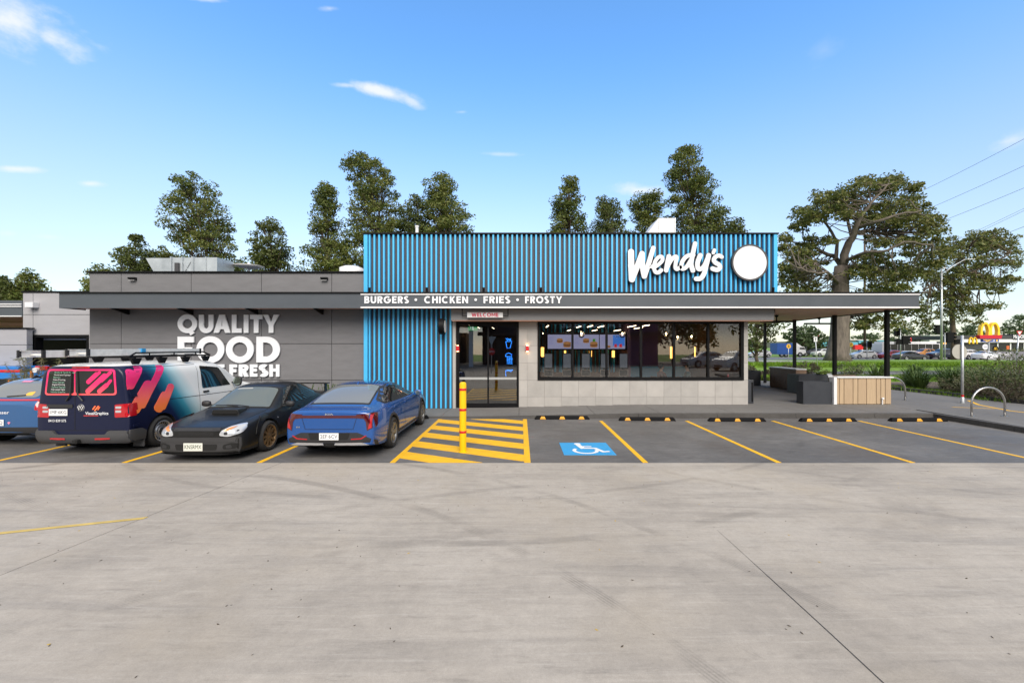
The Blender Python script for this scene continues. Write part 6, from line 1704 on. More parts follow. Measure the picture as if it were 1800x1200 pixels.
# ------------------------------------------------------------------ vegetation
leaf_mat('leaf_gum', [(0.036, 0.056, 0.014), (0.074, 0.105, 0.023), (0.114, 0.147, 0.033), (0.166, 0.169, 0.043), (0.139, 0.190, 0.050)])
leaf_mat('leaf_dark', [(0.034, 0.052, 0.016), (0.063, 0.086, 0.023), (0.101, 0.126, 0.033), (0.128, 0.143, 0.041)])
leaf_mat('leaf_big', [(0.040, 0.062, 0.016), (0.082, 0.112, 0.027), (0.139, 0.155, 0.041), (0.175, 0.163, 0.050), (0.128, 0.185, 0.050)])
leaf_mat('leaf_far', [(0.047, 0.077, 0.032), (0.070, 0.107, 0.042), (0.094, 0.129, 0.051)])
leaf_mat('leaf_bright', [(.05, .09, .015), (.10, .15, .02), (.16, .17, .03)])
leaf_mat('leaf_brown', [(.05, .045, .028), (.085, .070, .045), (.07, .075, .03)])
leaf_mat('leaf_shrub', [(0.058, 0.083, 0.036), (0.102, 0.131, 0.055), (0.174, 0.174, 0.087), (0.204, 0.186, 0.107)])
leaf_mat('blade', [(.035, .07, .015), (.06, .11, .025), (.10, .15, .04), (.13, .14, .06)])
leaf_mat('blade_lawn', [(.10, .19, .012), (.14, .25, .015), (.19, .30, .03)])
mat('bark_grey', (.125, .105, .09), .9, var=.55, vscale=1.6, bump=.6, bscale=12, aniso=(2, 2, .5))
mat('bark_brown', (.10, .075, .055), .9, var=.3, vscale=3, bump=.5, bscale=14, aniso=(2, 2, .5))


def leaf_cloud(mb, c, rad, n, size, r_, droop=.3, aspect=.45):
    """n leaf blades scattered through a clump"""
    for _ in range(n):
        while True:
            p = Vector((r_.uniform(-1, 1), r_.uniform(-1, 1), r_.uniform(-1, 1)))
            if p.length < 1: break
        p = Vector((c[0] + p.x * rad[0], c[1] + p.y * rad[1], c[2] + p.z * rad[2]))
        d = Vector((r_.gauss(0, 1), r_.gauss(0, 1), r_.gauss(0, .8) - droop)).normalized()
        q = d.cross(Vector((r_.gauss(0, 1), r_.gauss(0, 1), r_.gauss(0, 1)))).normalized()
        s = size * r_.uniform(.6, 1.3); h = d * s * .5; w_ = q * s * aspect * .5
        mb.add([p - h, p + w_, p + h, p - w_], [(0, 1, 2, 3)])


def limb(mb, a, b, r0, r1, r_, n=5, wob=.06, sag=.0, sides=7):
    a, b = Vector(a), Vector(b); L = (b - a).length; pts = []
    for i in range(n + 1):
        t = i / n; k = wob * L * math.sin(PI * t)
        pts.append(a + (b - a) * t + Vector((r_.uniform(-1, 1), r_.uniform(-1, 1), r_.uniform(-.6, .6))) * k * .6 + Vector((0, 0, sag * L * math.sin(PI * t))))
    mb.tube(pts, [r0 + (r1 - r0) * i / n for i in range(n + 1)], sides); return pts


def outline_tree(name, label, rows, Y, leafm, barkm, seed, zbase=0., clumps=90, per=60, leaf=.30, clump=.75, group=None, gap=.0, trunk_r=.17):
    """upright tree: rows of (v, u left, u right) in the photograph give the crown's width at each height for its distance"""
    r_ = random.Random(seed); k = Y / 750
    prof = sorted([(2.2 + (608 - v) * k, (a - 915) * k, (b - 915) * k) for v, a, b in rows])
    zt = prof[-1][0]; z0 = prof[0][0]
    cx0 = sum((p[1] + p[2]) / 2 for p in prof) / len(prof)
    t = thing(name, label, 'tree', (cx0, Y, zbase), 0, group); inv = Matrix.Translation((-cx0, -Y, -zbase))
    def span(z):
        for (p, q) in zip(prof, prof[1:]):
            if p[0] <= z <= q[0]:
                f = (z - p[0]) / (q[0] - p[0] + 1e-9); return p[1] + (q[1] - p[1]) * f, p[2] + (q[2] - p[2]) * f
        return prof[-1][1:] if z > zt else prof[0][1:]
    tk = MB(); path = []
    for i in range(9):
        f = i / 8; z = zbase + (zt - .4 - zbase) * f; a, b = span(max(z, z0))
        cxz = (a + b) / 2 * min(1, f * 1.6) + cx0 * max(0, 1 - f * 1.6)
        path.append(Vector((cxz + r_.uniform(-.12, .12), Y + r_.uniform(-.12, .12), z)))
    tk.tube(path, [trunk_r * (1 - .86 * i / 8) for i in range(9)], 8)
    cr = MB(); area = [(q[0] - p[0]) * ((q[2] - q[1]) + (p[2] - p[1])) / 2 for p, q in zip(prof, prof[1:])]
    tot = sum(area) + 1e-9
    for i in range(clumps):
        x = r_.random() * tot; j = 0
        while x > area[j] and j < len(area) - 1: x -= area[j]; j += 1
        z = r_.uniform(prof[j][0], prof[j + 1][0]); a, b = span(z); half = (b - a) / 2; cxz = (a + b) / 2
        ang = r_.uniform(0, 2 * PI); rad = math.sqrt(r_.uniform(.08, 1)); cs = min(clump * r_.uniform(.4, 1.15), half * .75 + .14)
        hh = max(.05, half - cs * .35)
        p = Vector((cxz + hh * rad * math.cos(ang), Y + min(hh, 3.2) * rad * math.sin(ang), min(z, zt - cs * .25)))
        leaf_cloud(cr, p, (cs * 1.1, cs, cs * .62), int(per * r_.uniform(.4, 1.2) * (cs / clump) ** 1.3), leaf, r_)
        # a twig from the stem out to the clump
        f = max(.05, min(.96, (p.z - .9 * half * rad - zbase) / (zt - zbase))); q0 = path[min(8, int(f * 8))]
        limb(tk, q0, p, .05 * (1.3 - f), .012, r_, 3, .06, sides=5)
    o = tk.build('trunk', barkm, t, True); o.matrix_parent_inverse = inv
    o = cr.build('crown', leafm, t); o.matrix_parent_inverse = inv
    return t


G1 = 'slender evergreen trees behind the restaurant'
TR = [
    ('young evergreen tree at the far left edge behind the light grey wall', [(560, -30, 40), (520, -30, 35), (500, -20, 26), (488, -5, 10)], 34, 45),
    ('rounded evergreen tree just left of the light grey building', [(560, 15, 90), (520, 22, 82), (500, 32, 74), (485, 36, 62), (473, 44, 54)], 34, 55),
    ('small treetop peeping over the left end of the grey parapet', [(520, 152, 205), (490, 158, 198), (475, 160, 192), (465, 168, 182)], 34, 30),
    ('dark spiky tree behind the silver roof duct', [(520, 190, 290), (470, 200, 275), (450, 205, 272), (432, 222, 262), (415, 234, 246)], 36, 70),
    ('low round treetop between the spiky tree and the tall tree', [(500, 262, 320), (455, 270, 312), (440, 275, 308), (431, 284, 298)], 38, 28),
    ('tall broad evergreen tree rising behind the silver roof duct', [(520, 300, 430), (465, 312, 426), (440, 306, 422), (425, 315, 402), (392, 288, 405), (372, 296, 400), (345, 304, 388), (322, 302, 372), (304, 328, 345)], 37, 170),
    ('medium evergreen tree with a rounded top behind the grey parapet', [(520, 440, 520), (465, 448, 514), (440, 442, 514), (420, 440, 505), (400, 442, 498), (384, 462, 482)], 36, 85),
    ('pointed conical tree just left of the blue slats', [(520, 525, 620), (460, 530, 618), (420, 540, 612), (390, 545, 602), (360, 552, 596), (335, 560, 588), (319, 570, 577)], 37, 125),
    ('tallest leafy tree above the left corner of the blue slats', [(470, 600, 730), (410, 608, 722), (380, 620, 712), (350, 612, 706), (325, 618, 702), (300, 600, 690), (286, 608, 672), (274, 632, 658)], 38, 175),
    ('thin tree filling the gap between two tall trees over the blue parapet', [(460, 690, 770), (410, 700, 764), (375, 705, 758), (352, 718, 748), (343, 730, 738)], 39, 70),
    ('bushy tree with a narrow crown left of centre above the blue parapet', [(460, 735, 840), (405, 742, 834), (375, 745, 830), (350, 748, 806), (325, 748, 800), (305, 760, 790)], 38, 120),
    ('narrow upright tree in the middle of the blue parapet', [(460, 960, 1042), (408, 962, 1040), (380, 970, 1030), (350, 974, 1022), (330, 980, 1016), (315, 990, 1012)], 38, 110),
    ('shorter two-headed tree right of the middle tree', [(460, 1030, 1112), (408, 1036, 1110), (385, 1042, 1100), (368, 1046, 1092), (350, 1052, 1074), (344, 1058, 1066)], 39, 80),
    ('wispy tree left of the white roof cowl', [(460, 1104, 1175), (405, 1110, 1170), (380, 1112, 1166), (355, 1108, 1164), (340, 1120, 1160)], 39, 85),
    ('tallest evergreen tree behind the white script sign', [(460, 1170, 1280), (405, 1180, 1274), (370, 1166, 1268), (345, 1176, 1260), (315, 1172, 1250), (290, 1174, 1232), (270, 1182, 1226), (258, 1206, 1224)], 38, 185),
    ('low feathery treetop near the right end of the blue parapet', [(460, 1264, 1318), (405, 1270, 1310), (388, 1276, 1304), (380, 1286, 1300)], 38, 38)]
for i, (lab, rows, Y, n) in enumerate(TR):
    outline_tree('evergreen_tree', lab, rows, Y + (i % 3) * .8, M['leaf_gum'] if i % 3 else M['leaf_dark'], M['bark_brown'], 100 + i, clumps=int(n * 1.7), per=120, leaf=.24, clump=.70, group=G1)

# big spreading tree by the road: limbs drawn between nodes, clumps filling the canopy
def big_tree(name, label, Y, trunk, limbs, blobs, seed, leafm, barkm, leaf=.5, per=60, zb=0):
    r_ = random.Random(seed); k = Y / 750
    W3 = lambda u, v, dy_=0: Vector(((u - 915) * (Y + dy_) / 750, Y + dy_, 2.2 + (608 - v) * (Y + dy_) / 750))
    base = W3(trunk[0][0], trunk[0][1]); base.z = zb
    t = thing(name, label, 'tree', base); inv = Matrix.Translation(-base)
    tk = MB(); pts = [W3(u, v) for u, v, _ in trunk]; pts[0].z = zb
    tk.tube(pts, [w_ * k / 2 for _, _, w_ in trunk], 14)
    nodes = []
    for path in limbs:
        P = [W3(u, v, dy_) for u, v, w_, dy_ in path]
        Ps = []
        for a, b in zip(path, path[1:]):
            for s in range(3):
                f = s / 3; Ps.append((W3(a[0] + (b[0] - a[0]) * f, a[1] + (b[1] - a[1]) * f, a[3] + (b[3] - a[3]) * f) + Vector((r_.uniform(-.12, .12), r_.uniform(-.12, .12), r_.uniform(-.12, .12))), a[2] + (b[2] - a[2]) * f))
        e = path[-1]; Ps.append((W3(e[0], e[1], e[3]), e[2]))
        tk.tube([p for p, _ in Ps], [max(.02, w_ * k * .36) for _, w_ in Ps], 9); nodes += [p for p, _ in Ps]
    cr = MB()
    for (u, v, ru, rv, n, dep) in blobs:
        for _ in range(n):
            while True:
                a, b, c = r_.uniform(-1, 1), r_.uniform(-1, 1), r_.uniform(-1, 1)
                if a * a + b * b + c * c < 1: break
            p = W3(u + a * ru, v + b * rv, c * dep * k); cs = r_.uniform(.4, 1.2)
            leaf_cloud(cr, p, (cs * 1.3, cs * 1.1, cs * .55), int(per * r_.uniform(.5, 1.2)), leaf, r_, .25, .5)
            q = r_.choice(sorted(nodes, key=lambda nn: (nn - p).length)[:5])
            limb(tk, q, p, .08, .02, r_, 3, .10, sides=5)
    o = tk.build('trunk', barkm, t, True); o.matrix_parent_inverse = inv
    o = cr.build('crown', leafm, t); o.matrix_parent_inverse = inv
big_tree('spreading_tree', 'huge spreading tree with a thick pale trunk standing beyond the patio', 58,
    [(1472, 634, 46), (1472, 622, 34), (1476, 590, 29), (1478, 540, 27), (1477, 500, 25), (1480, 468, 22)],
    [[(1480, 470, 20, 0), (1488, 435, 17, -1), (1500, 408, 14, -2), (1512, 385, 9, -3), (1530, 355, 5, -4), (1560, 325, 3, -4)],
     [(1480, 468, 13, 0), (1465, 450, 10, 1), (1440, 440, 7, 2), (1415, 428, 4, 3)], [(1470, 455, 9, 0), (1472, 425, 7, 1), (1458, 400, 6, 2), (1440, 385, 4, 2), (1410, 380, 3, 3)],
     [(1500, 410, 11, -2), (1530, 405, 9, 2), (1560, 412, 7, 4), (1600, 408, 5, 5), (1640, 412, 3, 6)], [(1505, 400, 9, -2), (1540, 390, 7, -5), (1580, 378, 5, -6), (1620, 370, 3, -7)],
     [(1482, 460, 9, 0), (1520, 445, 7, -4), (1560, 440, 6, -6), (1590, 425, 4, -7), (1640, 430, 3, -7)], [(1496, 415, 8, -2), (1490, 385, 6, 1), (1470, 365, 4, 2), (1455, 355, 3, 3)],
     [(1478, 480, 9, 0), (1500, 472, 7, 3), (1545, 478, 5, 5), (1590, 485, 3, 6)], [(1476, 500, 8, 0), (1455, 478, 5, -3), (1430, 480, 4, -4), (1400, 470, 3, -5)], [(1480, 560, 10, 0), (1510, 548, 8, 2), (1540, 530, 5, 3)]],
    [(1465, 352, 55, 20, 42, 60), (1530, 330, 50, 18, 38, 60), (1560, 318, 28, 14, 16, 30), (1425, 375, 30, 20, 24, 50), (1500, 372, 70, 16, 42, 80), (1590, 355, 45, 20, 28, 60), (1610, 390, 42, 26, 34, 60), (1640, 405, 22, 30, 20, 40), (1560, 388, 50, 12, 22, 70),
     (1405, 395, 14, 12, 8, 20), (1400, 440, 30, 22, 22, 50), (1392, 480, 26, 36, 38, 40), (1430, 462, 30, 18, 18, 50), (1415, 505, 30, 16, 20, 40), (1600, 430, 40, 18, 20, 60), (1540, 455, 45, 12, 20, 60), (1565, 480, 60, 20, 40, 70), (1510, 475, 30, 14, 16, 50), (1560, 510, 60, 14, 30, 60), (1620, 470, 40, 24, 26, 50),
     (1375, 430, 12, 26, 8, 20), (1440, 425, 26, 14, 12, 50), (1650, 450, 22, 20, 14, 40), (1600, 330, 24, 10, 8, 30), (1530, 425, 30, 10, 10, 60), (1450, 520, 30, 10, 10, 40), (1545, 545, 40, 18, 18, 40), (1520, 565, 22, 14, 10, 30), (1570, 570, 22, 16, 10, 30), (1600, 545, 26, 22, 16, 40)], 31, M['leaf_big'], M['bark_grey'], .40, 78)
big_tree('spreading_tree', 'loose drooping tree behind the street lamp on the right', 63,
    [(1677, 633, 9), (1676, 600, 8), (1674, 560, 7.5), (1672, 520, 7), (1676, 490, 6)],
    [[(1676, 490, 5, 0), (1690, 450, 4, 1), (1715, 420, 3, 2), (1740, 405, 2, 3)], [(1674, 500, 5, 0), (1700, 480, 4, -2), (1740, 465, 3, -3), (1775, 445, 2, -4)], [(1673, 510, 4, 0), (1720, 510, 3, 2), (1760, 505, 2, 3)], [(1674, 500, 4, 0), (1655, 460, 3, 2), (1645, 435, 2, 2)], [(1672, 520, 4, 0), (1640, 500, 3, -2), (1620, 515, 2, -3)]],
    [(1715, 425, 42, 22, 32, 50), (1755, 425, 34, 22, 26, 40), (1775, 455, 25, 20, 18, 40), (1680, 440, 30, 28, 22, 40), (1720, 465, 50, 22, 34, 50), (1690, 495, 50, 22, 34, 50), (1745, 500, 38, 18, 20, 40), (1655, 520, 34, 24, 24, 40), (1705, 535, 44, 18, 22, 40), (1660, 555, 30, 14, 12, 30), (1640, 480, 24, 30, 18, 40), (1745, 540, 14, 10, 4, 20), (1712, 560, 24, 8, 6, 20), (1780, 490, 16, 8, 6, 20), (1625, 560, 16, 22, 8, 20)], 32, M['leaf_big'], M['bark_brown'], .40, 60)
# trees under the canopy line, further off
far_trees = [('dark tree with a bare stem seen between the tiled wall and the first post', [(612, 1312, 1338), (600, 1300, 1352), (575, 1296, 1372), (555, 1300, 1376), (535, 1310, 1360)], 52, 70, 'leaf_dark'),
    ('broad far tree behind the blue truck', [(612, 1375, 1450), (600, 1378, 1448), (585, 1385, 1440), (575, 1398, 1425)], 95, 60, 'leaf_far'),
    ('umbrella shaped pine far behind the traffic lights', [(602, 1612, 1690), (590, 1614, 1685), (578, 1620, 1672), (569, 1632, 1656)], 140, 60, 'leaf_far'),
    ('far umbrella pine left of the golden arches', [(596, 1680, 1735), (585, 1690, 1732), (573, 1698, 1724)], 150, 36, 'leaf_far'),
    ('large umbrella pine right of the golden arches', [(596, 1745, 1830), (580, 1748, 1835), (565, 1765, 1840), (555, 1785, 1840)], 140, 70, 'leaf_far'),
    ('distant tree left of the thick pale trunk', [(606, 1440, 1466), (598, 1444, 1462), (592, 1450, 1458)], 120, 18, 'leaf_far'),
    ('dark round shrub tree beside the bus', [(622, 1525, 1540), (606, 1522, 1542), (596, 1526, 1538)], 90, 18, 'leaf_dark'),
    ('distant trees right of the thick pale trunk', [(606, 1495, 1560), (596, 1500, 1555), (588, 1510, 1545)], 150, 36, 'leaf_far'),
    ('far tree seen above the bus roof', [(606, 1560, 1618), (590, 1566, 1612), (578, 1574, 1600)], 130, 32, 'leaf_far')]
for i, (lab, rows, Y, n, m_) in enumerate(far_trees):
    outline_tree('far_tree', lab, rows, Y, M[m_], M['bark_brown'], 300 + i, clumps=n, per=50, leaf=.42 if Y < 60 else .9, clump=.9 if Y < 60 else 1.9, group='trees across the road', trunk_r=.22 if Y < 60 else .4)
for i, u in enumerate((1627, 1641, 1646, 1652)):
    outline_tree('cypress_tree', ['slim cypress left of the pale house', 'slim cypress touching the pale house', 'slim cypress just right of the pale house', 'slim cypress beside the tall lamp post'][i], [(604, u - 4, u + 4), (596, u - 3.4, u + 3.4), (588, u - 1, u + 1)], 128, M['leaf_far'], M['bark_brown'], 340 + i, clumps=8, per=50, leaf=.7, clump=1.0, group='cypresses by the pale house')
struct('far_hill', MB().add([(-350, 500, -1), (600, 500, -1), (600, 520, 6), (430, 520, 11), (300, 520, 7), (150, 520, 9), (0, 520, 6), (-350, 520, 8)], [(0, 1, 2, 3, 4, 5, 6, 7)]), mat('far_green', (.05, .065, .04), 1, var=.3, vscale=.05))
# behind the building, a low hedge line so that no bare horizon shows between trunks is not needed: the parapets hide it


def shrub(name, label, u, vb, wpx, hpx, Y, leafm, seed, n=26, leaf=.10, group=None, zb=.02, asp=.5, depth=None):
    r_ = random.Random(seed); k = Y / 750; x = (u - 915) * k; w_, h_ = wpx * k / 2, hpx * k
    t = thing(name, label, 'shrub', (x, Y, zb), 0, group); cr = MB(); tk = MB(); dp = depth or min(w_, 1.2)
    for _ in range(n):
        a = r_.uniform(0, 2 * PI); rd = math.sqrt(r_.random()); zz_ = h_ * (.12 + .80 * r_.random() * math.sqrt(max(.05, 1 - rd * rd * .75)))
        p = Vector((w_ * rd * math.cos(a) * .95, dp * rd * math.sin(a), zz_)); cs = max(.10, h_ * .20) * r_.uniform(.7, 1.2)
        leaf_cloud(cr, p, (cs * 1.2, cs, cs), 46, leaf, r_, -.4, asp); limb(tk, (p.x * .2, p.y * .2, 0), p, .018, .006, r_, 3, .08, sides=4)
    tk.build('stems', M['bark_brown'], t); cr.build('foliage', leafm, t); return t


def tussock(label, x, y, zb, h, n, seed, spread=.5, m=None, group=None):
    """strappy clump of arching blades"""
    r_ = random.Random(seed); t = MB()
    for _ in range(n):
        a = r_.uniform(0, 2 * PI); ln_ = h * r_.uniform(.6, 1.3); out_ = spread * r_.uniform(.4, 1.3); rr_ = r_.uniform(0, .22)
        b0 = Vector((math.cos(a) * rr_, math.sin(a) * rr_, 0)); d = Vector((math.cos(a), math.sin(a), 0)); q = Vector((-d.y, d.x, 0)) * .016
        p1 = b0 + d * out_ * .35 + Vector((0, 0, ln_ * .62)); p2 = b0 + d * out_ * .75 + Vector((0, 0, ln_ * .92)); p3 = b0 + d * out_ * 1.15 + Vector((0, 0, ln_ * .86))
        t.add([b0 - q, b0 + q, p1 + q, p1 - q, p2 + q * .8, p2 - q * .8, p3], [(0, 1, 2, 3), (3, 2, 4, 5), (5, 4, 6)])
    o = t.build('grass_clump', m or M['blade']); o.location = (x, y, zb)
    return tag(o, label, 'plant', group)


# garden bed on the right: soil, lawn and planting
struct('garden_bed', MB().poly_prism([(18.12, 9), (45, 9), (45, 24.5), (17.45, 24.5), (18.12, 15.5)], -.05, .15), M['soil'])
gk = struct('garden_kerb', MB().box(18.0, 18.02, 0, .01, -.05, 0), M['joint_dark'])
path_ = [(18.6, 6), (18.1, 12.0), (17.98, 15.4), (17.3, 24.5)]
for a, b in zip(path_, path_[1:]):
    n = max(1, int(math.hypot(b[0] - a[0], b[1] - a[1]) / 1.9))
    for i in range(n):
        p = [a[j] + (b[j] - a[j]) * (i + .004) / n for j in (0, 1)]; q = [a[j] + (b[j] - a[j]) * (i + .996) / n for j in (0, 1)]
        MB().poly_prism([(p[0], p[1]), (p[0] + .16, p[1]), (q[0] + .16, q[1]), (q[0], q[1])], -.05, .27).build('kerb_stone', M['kerb_concrete'], gk)
rr = random.Random(5)
tus_lab = ['strappy green clump nearest the timber planter and the far hoop', 'strappy green clump left of the round sign post', 'strappy clump at the kerb just left of the sign post', 'strappy clump half hidden by the sign post', 'bright strappy clump in the middle of the bed', 'strappy clump furthest back behind the far hoop', 'strappy clump between the planter and the sign post', 'tall strappy clump at the back of the bed', 'strappy clump right behind the round sign disc', 'strappy clump reaching up to the dark shrubs', 'lowest strappy clump at the kerb below the sign disc', 'strappy clump among the grey green shrubs']
spots = [(19.4, 21.2), (20.2, 20.2), (19.6, 19.2), (20.8, 18.4), (21.5, 20.4), (18.7, 22.4), (19.0, 20.3), (20.4, 22.0), (21.2, 19.4), (22.2, 21.0), (19.3, 18.0), (20.0, 18.7)]
for i, (x, y) in enumerate(spots):
    tussock(tus_lab[i], x, y, .15, .95 if i % 3 else .75, 150, 400 + i, .62, group='strappy clumps in the garden bed')
shrub('shrub', 'grey green shrub right of the round sign post', 1732, 690, 62, 60, 17.0, M['leaf_shrub'], 420, 55, .075, 'shrubs in the garden bed', .15, .4, 1.3)
shrub('shrub', 'tall dark shrub at the right edge of the photo', 1795, 700, 90, 92, 16.6, M['leaf_dark'], 421, 75, .085, 'shrubs in the garden bed', .15, .45, 1.5)
shrub('shrub', 'low brownish shrub in front of the tall dark shrub', 1768, 702, 70, 42, 16.0, M['leaf_brown'], 422, 40, .07, 'shrubs in the garden bed', .15, .4, .9)
shrub('shrub', 'low spreading shrub directly behind the sign post', 1690, 694, 60, 34, 18.6, M['leaf_shrub'], 423, 34, .075, 'shrubs in the garden bed', .15, .4, 1.0)
shrub('shrub', 'bushy green shrub in the back right corner of the garden', 1790, 660, 90, 64, 21.5, M['leaf_shrub'], 424, 60, .10, 'shrubs in the garden bed', .15, .4, 1.6)
# hedge and mixed planting beyond the patio walls
for i, (u, wpx, hpx, Y, m_, lab) in enumerate(((1322, 26, 22, 30, 'leaf_brown', 'clipped brown shrub left of the first canopy post'), (1355, 24, 18, 31, 'leaf_brown', 'clipped brown shrub between the first and second posts'), (1395, 34, 26, 32, 'leaf_brown', 'clipped brown hedge left of the second post'),
        (1422, 34, 26, 31, 'leaf_brown', 'clipped brown hedge right of the second post'), (1445, 24, 24, 27, 'leaf_bright', 'bright yellow green plant between the second and third posts'), (1338, 14, 14, 26, 'leaf_bright', 'small bright green plant above the black planter'),
        (1492, 48, 32, 30, 'leaf_shrub', 'open twiggy shrub right of the third post'), (1425, 30, 14, 26, 'leaf_shrub', 'low grey shrub above the front steel planter'))):
    shrub('shrub', lab, u, 0, wpx, hpx, Y, M[m_], 440 + i, 26, .12, 'planting beyond the patio', -.02, .45, .9)
for i, (x, y, lab) in enumerate(((-7.2, 14.55, 'small grassy tuft at the foot of the grey wall left of the blue sedan'), (-6.55, 14.6, 'small grassy tuft at the foot of the grey wall near the corner'), (-8.3, 14.6, 'small grassy tuft at the foot of the grey wall behind the black sedan'))):
    tussock(lab, x, y, .03, .75, 40, 470 + i, .25, M['blade'], 'tufts along the grey wall')
tw_ = thing('bottlebrush_shrub', 'wispy feathery shrub behind the blue hatchback and left of the van', 'shrub', (-15.9, 14.0, 0)); sh = MB(); stt = MB(); r_ = random.Random(77)
for i in range(26):
    a = r_.uniform(0, 2 * PI); top = Vector((math.cos(a) * r_.uniform(.2, 1.0) + .1, math.sin(a) * .5, r_.uniform(1.0, 2.05)))
    pts = limb(stt, (r_.uniform(-.1, .1), 0, 0), top, .014, .005, r_, 4, .12, sides=4)
    for k in range(60):
        f = r_.uniform(.45, 1.05); p = Vector(pts[0]) * (1 - f) + top * f; d = Vector((r_.gauss(0, 1), r_.gauss(0, .7), r_.gauss(-.3, .6))).normalized() * r_.uniform(.10, .22); q = d.cross(Vector((0, 1, .2))).normalized() * .008
        sh.add([p - q, p + q, p + d + q * .3, p + d - q * .3], [(0, 1, 2, 3)])
stt.build('stems', M['bark_brown'], tw_); sh.build('foliage', M['leaf_shrub'], tw_)

# ------------------------------------------------------------------ grass verges and roads beyond
struct('grass_verge', MB().poly_prism([(8, 26.2), (60, 26.2), (75, 36.5), (8, 33)], -.055, .03), M['lawn'])
struct('side_road', MB().poly_prism([(19, 31), (24, 36), (90, 43.5), (90, 37.0), (45, 27.5), (24, 29)], -.05, .045), M['road'])
struct('grass_verge', MB().poly_prism([(2, 44), (60, 46.5), (78, 58), (60, 62), (0, 60)], -.055, .22), M['lawn'])
struct('far_road', MB().poly_prism([(-50, 62.5), (160, 62.5), (200, 88), (-50, 80)], -.055, .02), M['road_pale'])
struct('cross_road', MB().poly_prism([(62, 44), (200, 44), (200, 64), (74, 64)], -.055, .03), M['road_pale'])
struct('footway', MB().poly_prism([(6, 50.5), (42, 52), (30, 62.4), (6, 58)], .2, .235), M['road_pale'])
rl = struct('road_line', MB().box(27, 80, 33.6, 33.75, .045, .05), M['white_paint'])
gs = MB(); r_ = random.Random(9)
def blades(n, poly_fn, h, wd):
    for _ in range(n):
        x, y, z = poly_fn(); a = r_.uniform(0, PI); q = Vector((math.cos(a), math.sin(a), 0)) * wd; tip = Vector((r_.gauss(0, .3), r_.gauss(0, .3), 1)) * h * r_.uniform(.6, 1.3); p = Vector((x, y, z))
        gs.add([p - q, p + q, p + tip], [(0, 1, 2)])
blades(9000, lambda: (r_.uniform(13, 32), r_.uniform(26.3, 31), .03), .16, .03)
blades(9000, lambda: (r_.uniform(24, 60), r_.uniform(44.5, 48), .2), .28, .06)
blades(2500, lambda: (r_.uniform(17.5, 19.2), r_.uniform(15.5, 24.3), .15), .14, .012)
tag(gs.build('grass', M['blade_lawn']), kind='stuff')
# ------------------------------------------------------------------ the place to the left of the restaurant
t = thing('shop_building', 'light grey rendered building with a roller door opening left of the restaurant', 'building', (-19, 16.0, 0)); inv = Matrix.Translation((19, -16.0, 0))
YS = 16.0; ks = YS / 750
def P_(u): return (u - 915) * ks
def Q_(v): return 2.2 + (608 - v) * ks
def sp(n_, b_, m_, par=None):
    o = b_.build(n_, m_, par or t)
    if par is None: o.matrix_parent_inverse = inv
    return o
x0, x1, xs = P_(40), P_(158), P_(58); zt = Q_(513); od0, od1, oz = P_(55), P_(155.5), Q_(593)
for (a, b, c, d) in ((x0, xs, Q_(553), zt - .03), (xs, x1, Q_(553), zt - .03), (x0, xs, Q_(606), Q_(553)), (xs, x1, oz, Q_(553)), (x0, od0, 0, Q_(606)), (od1, x1, 0, oz)):
    if b - a > .02: sp('wall_panel', MB().bbox(a + .008, b - .008, YS, YS + .08, c + .008, d - .008, .006), M['wall_pale'])
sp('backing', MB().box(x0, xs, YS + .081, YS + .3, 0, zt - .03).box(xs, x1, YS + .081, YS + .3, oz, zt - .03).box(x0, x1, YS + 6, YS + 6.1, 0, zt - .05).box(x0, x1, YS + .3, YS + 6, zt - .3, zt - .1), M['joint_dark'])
sp('parapet_cap', MB().box(x0 - .03, x1, YS - .03, YS + 7, zt - .028, zt + .03), M['black_metal'])
dfm = MB(); dfm.box(od0 - .02, od0 + .18, YS - .03, YS + .25, 0, oz); dfm.box(od1 - .05, od1 + .02, YS - .03, YS + .25, 0, oz); dfm.box(od0 - .02, od1 + .02, YS - .03, YS + .25, oz, oz + .10)
sp('door_frame', dfm, M['black_metal'])
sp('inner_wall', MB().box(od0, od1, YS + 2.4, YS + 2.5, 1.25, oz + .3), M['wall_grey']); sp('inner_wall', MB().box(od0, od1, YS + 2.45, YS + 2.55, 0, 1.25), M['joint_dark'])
sp('lintel', MB().box(od0 + .18, od1 - .05, YS + .26, YS + .4, oz - .09, oz - .03), M['wall_pale'])
o = MB().bbox(P_(69), P_(76), YS + 2.35, YS + 2.39, Q_(605), Q_(599), .01).build('alarm_box', mat('dull_red', (.18, .015, .02), .5), t); o.matrix_parent_inverse = inv
ac = thing('wall_unit', 'white box unit fixed high on the light grey wall', 'vent box', (P_(62), YS, Q_(536))); L_ = ac.location
iv = Matrix.Translation(-L_)
o = MB().bbox(P_(55), P_(69), YS - .22, YS - .003, Q_(541), Q_(532), .01).build('casing', M['white_metal'], ac); o.matrix_parent_inverse = iv
o = MB().box(P_(56), P_(68), YS - .20, YS - .02, Q_(541.6), Q_(541.05)).build('base', M['galvanised'], ac); o.matrix_parent_inverse = iv
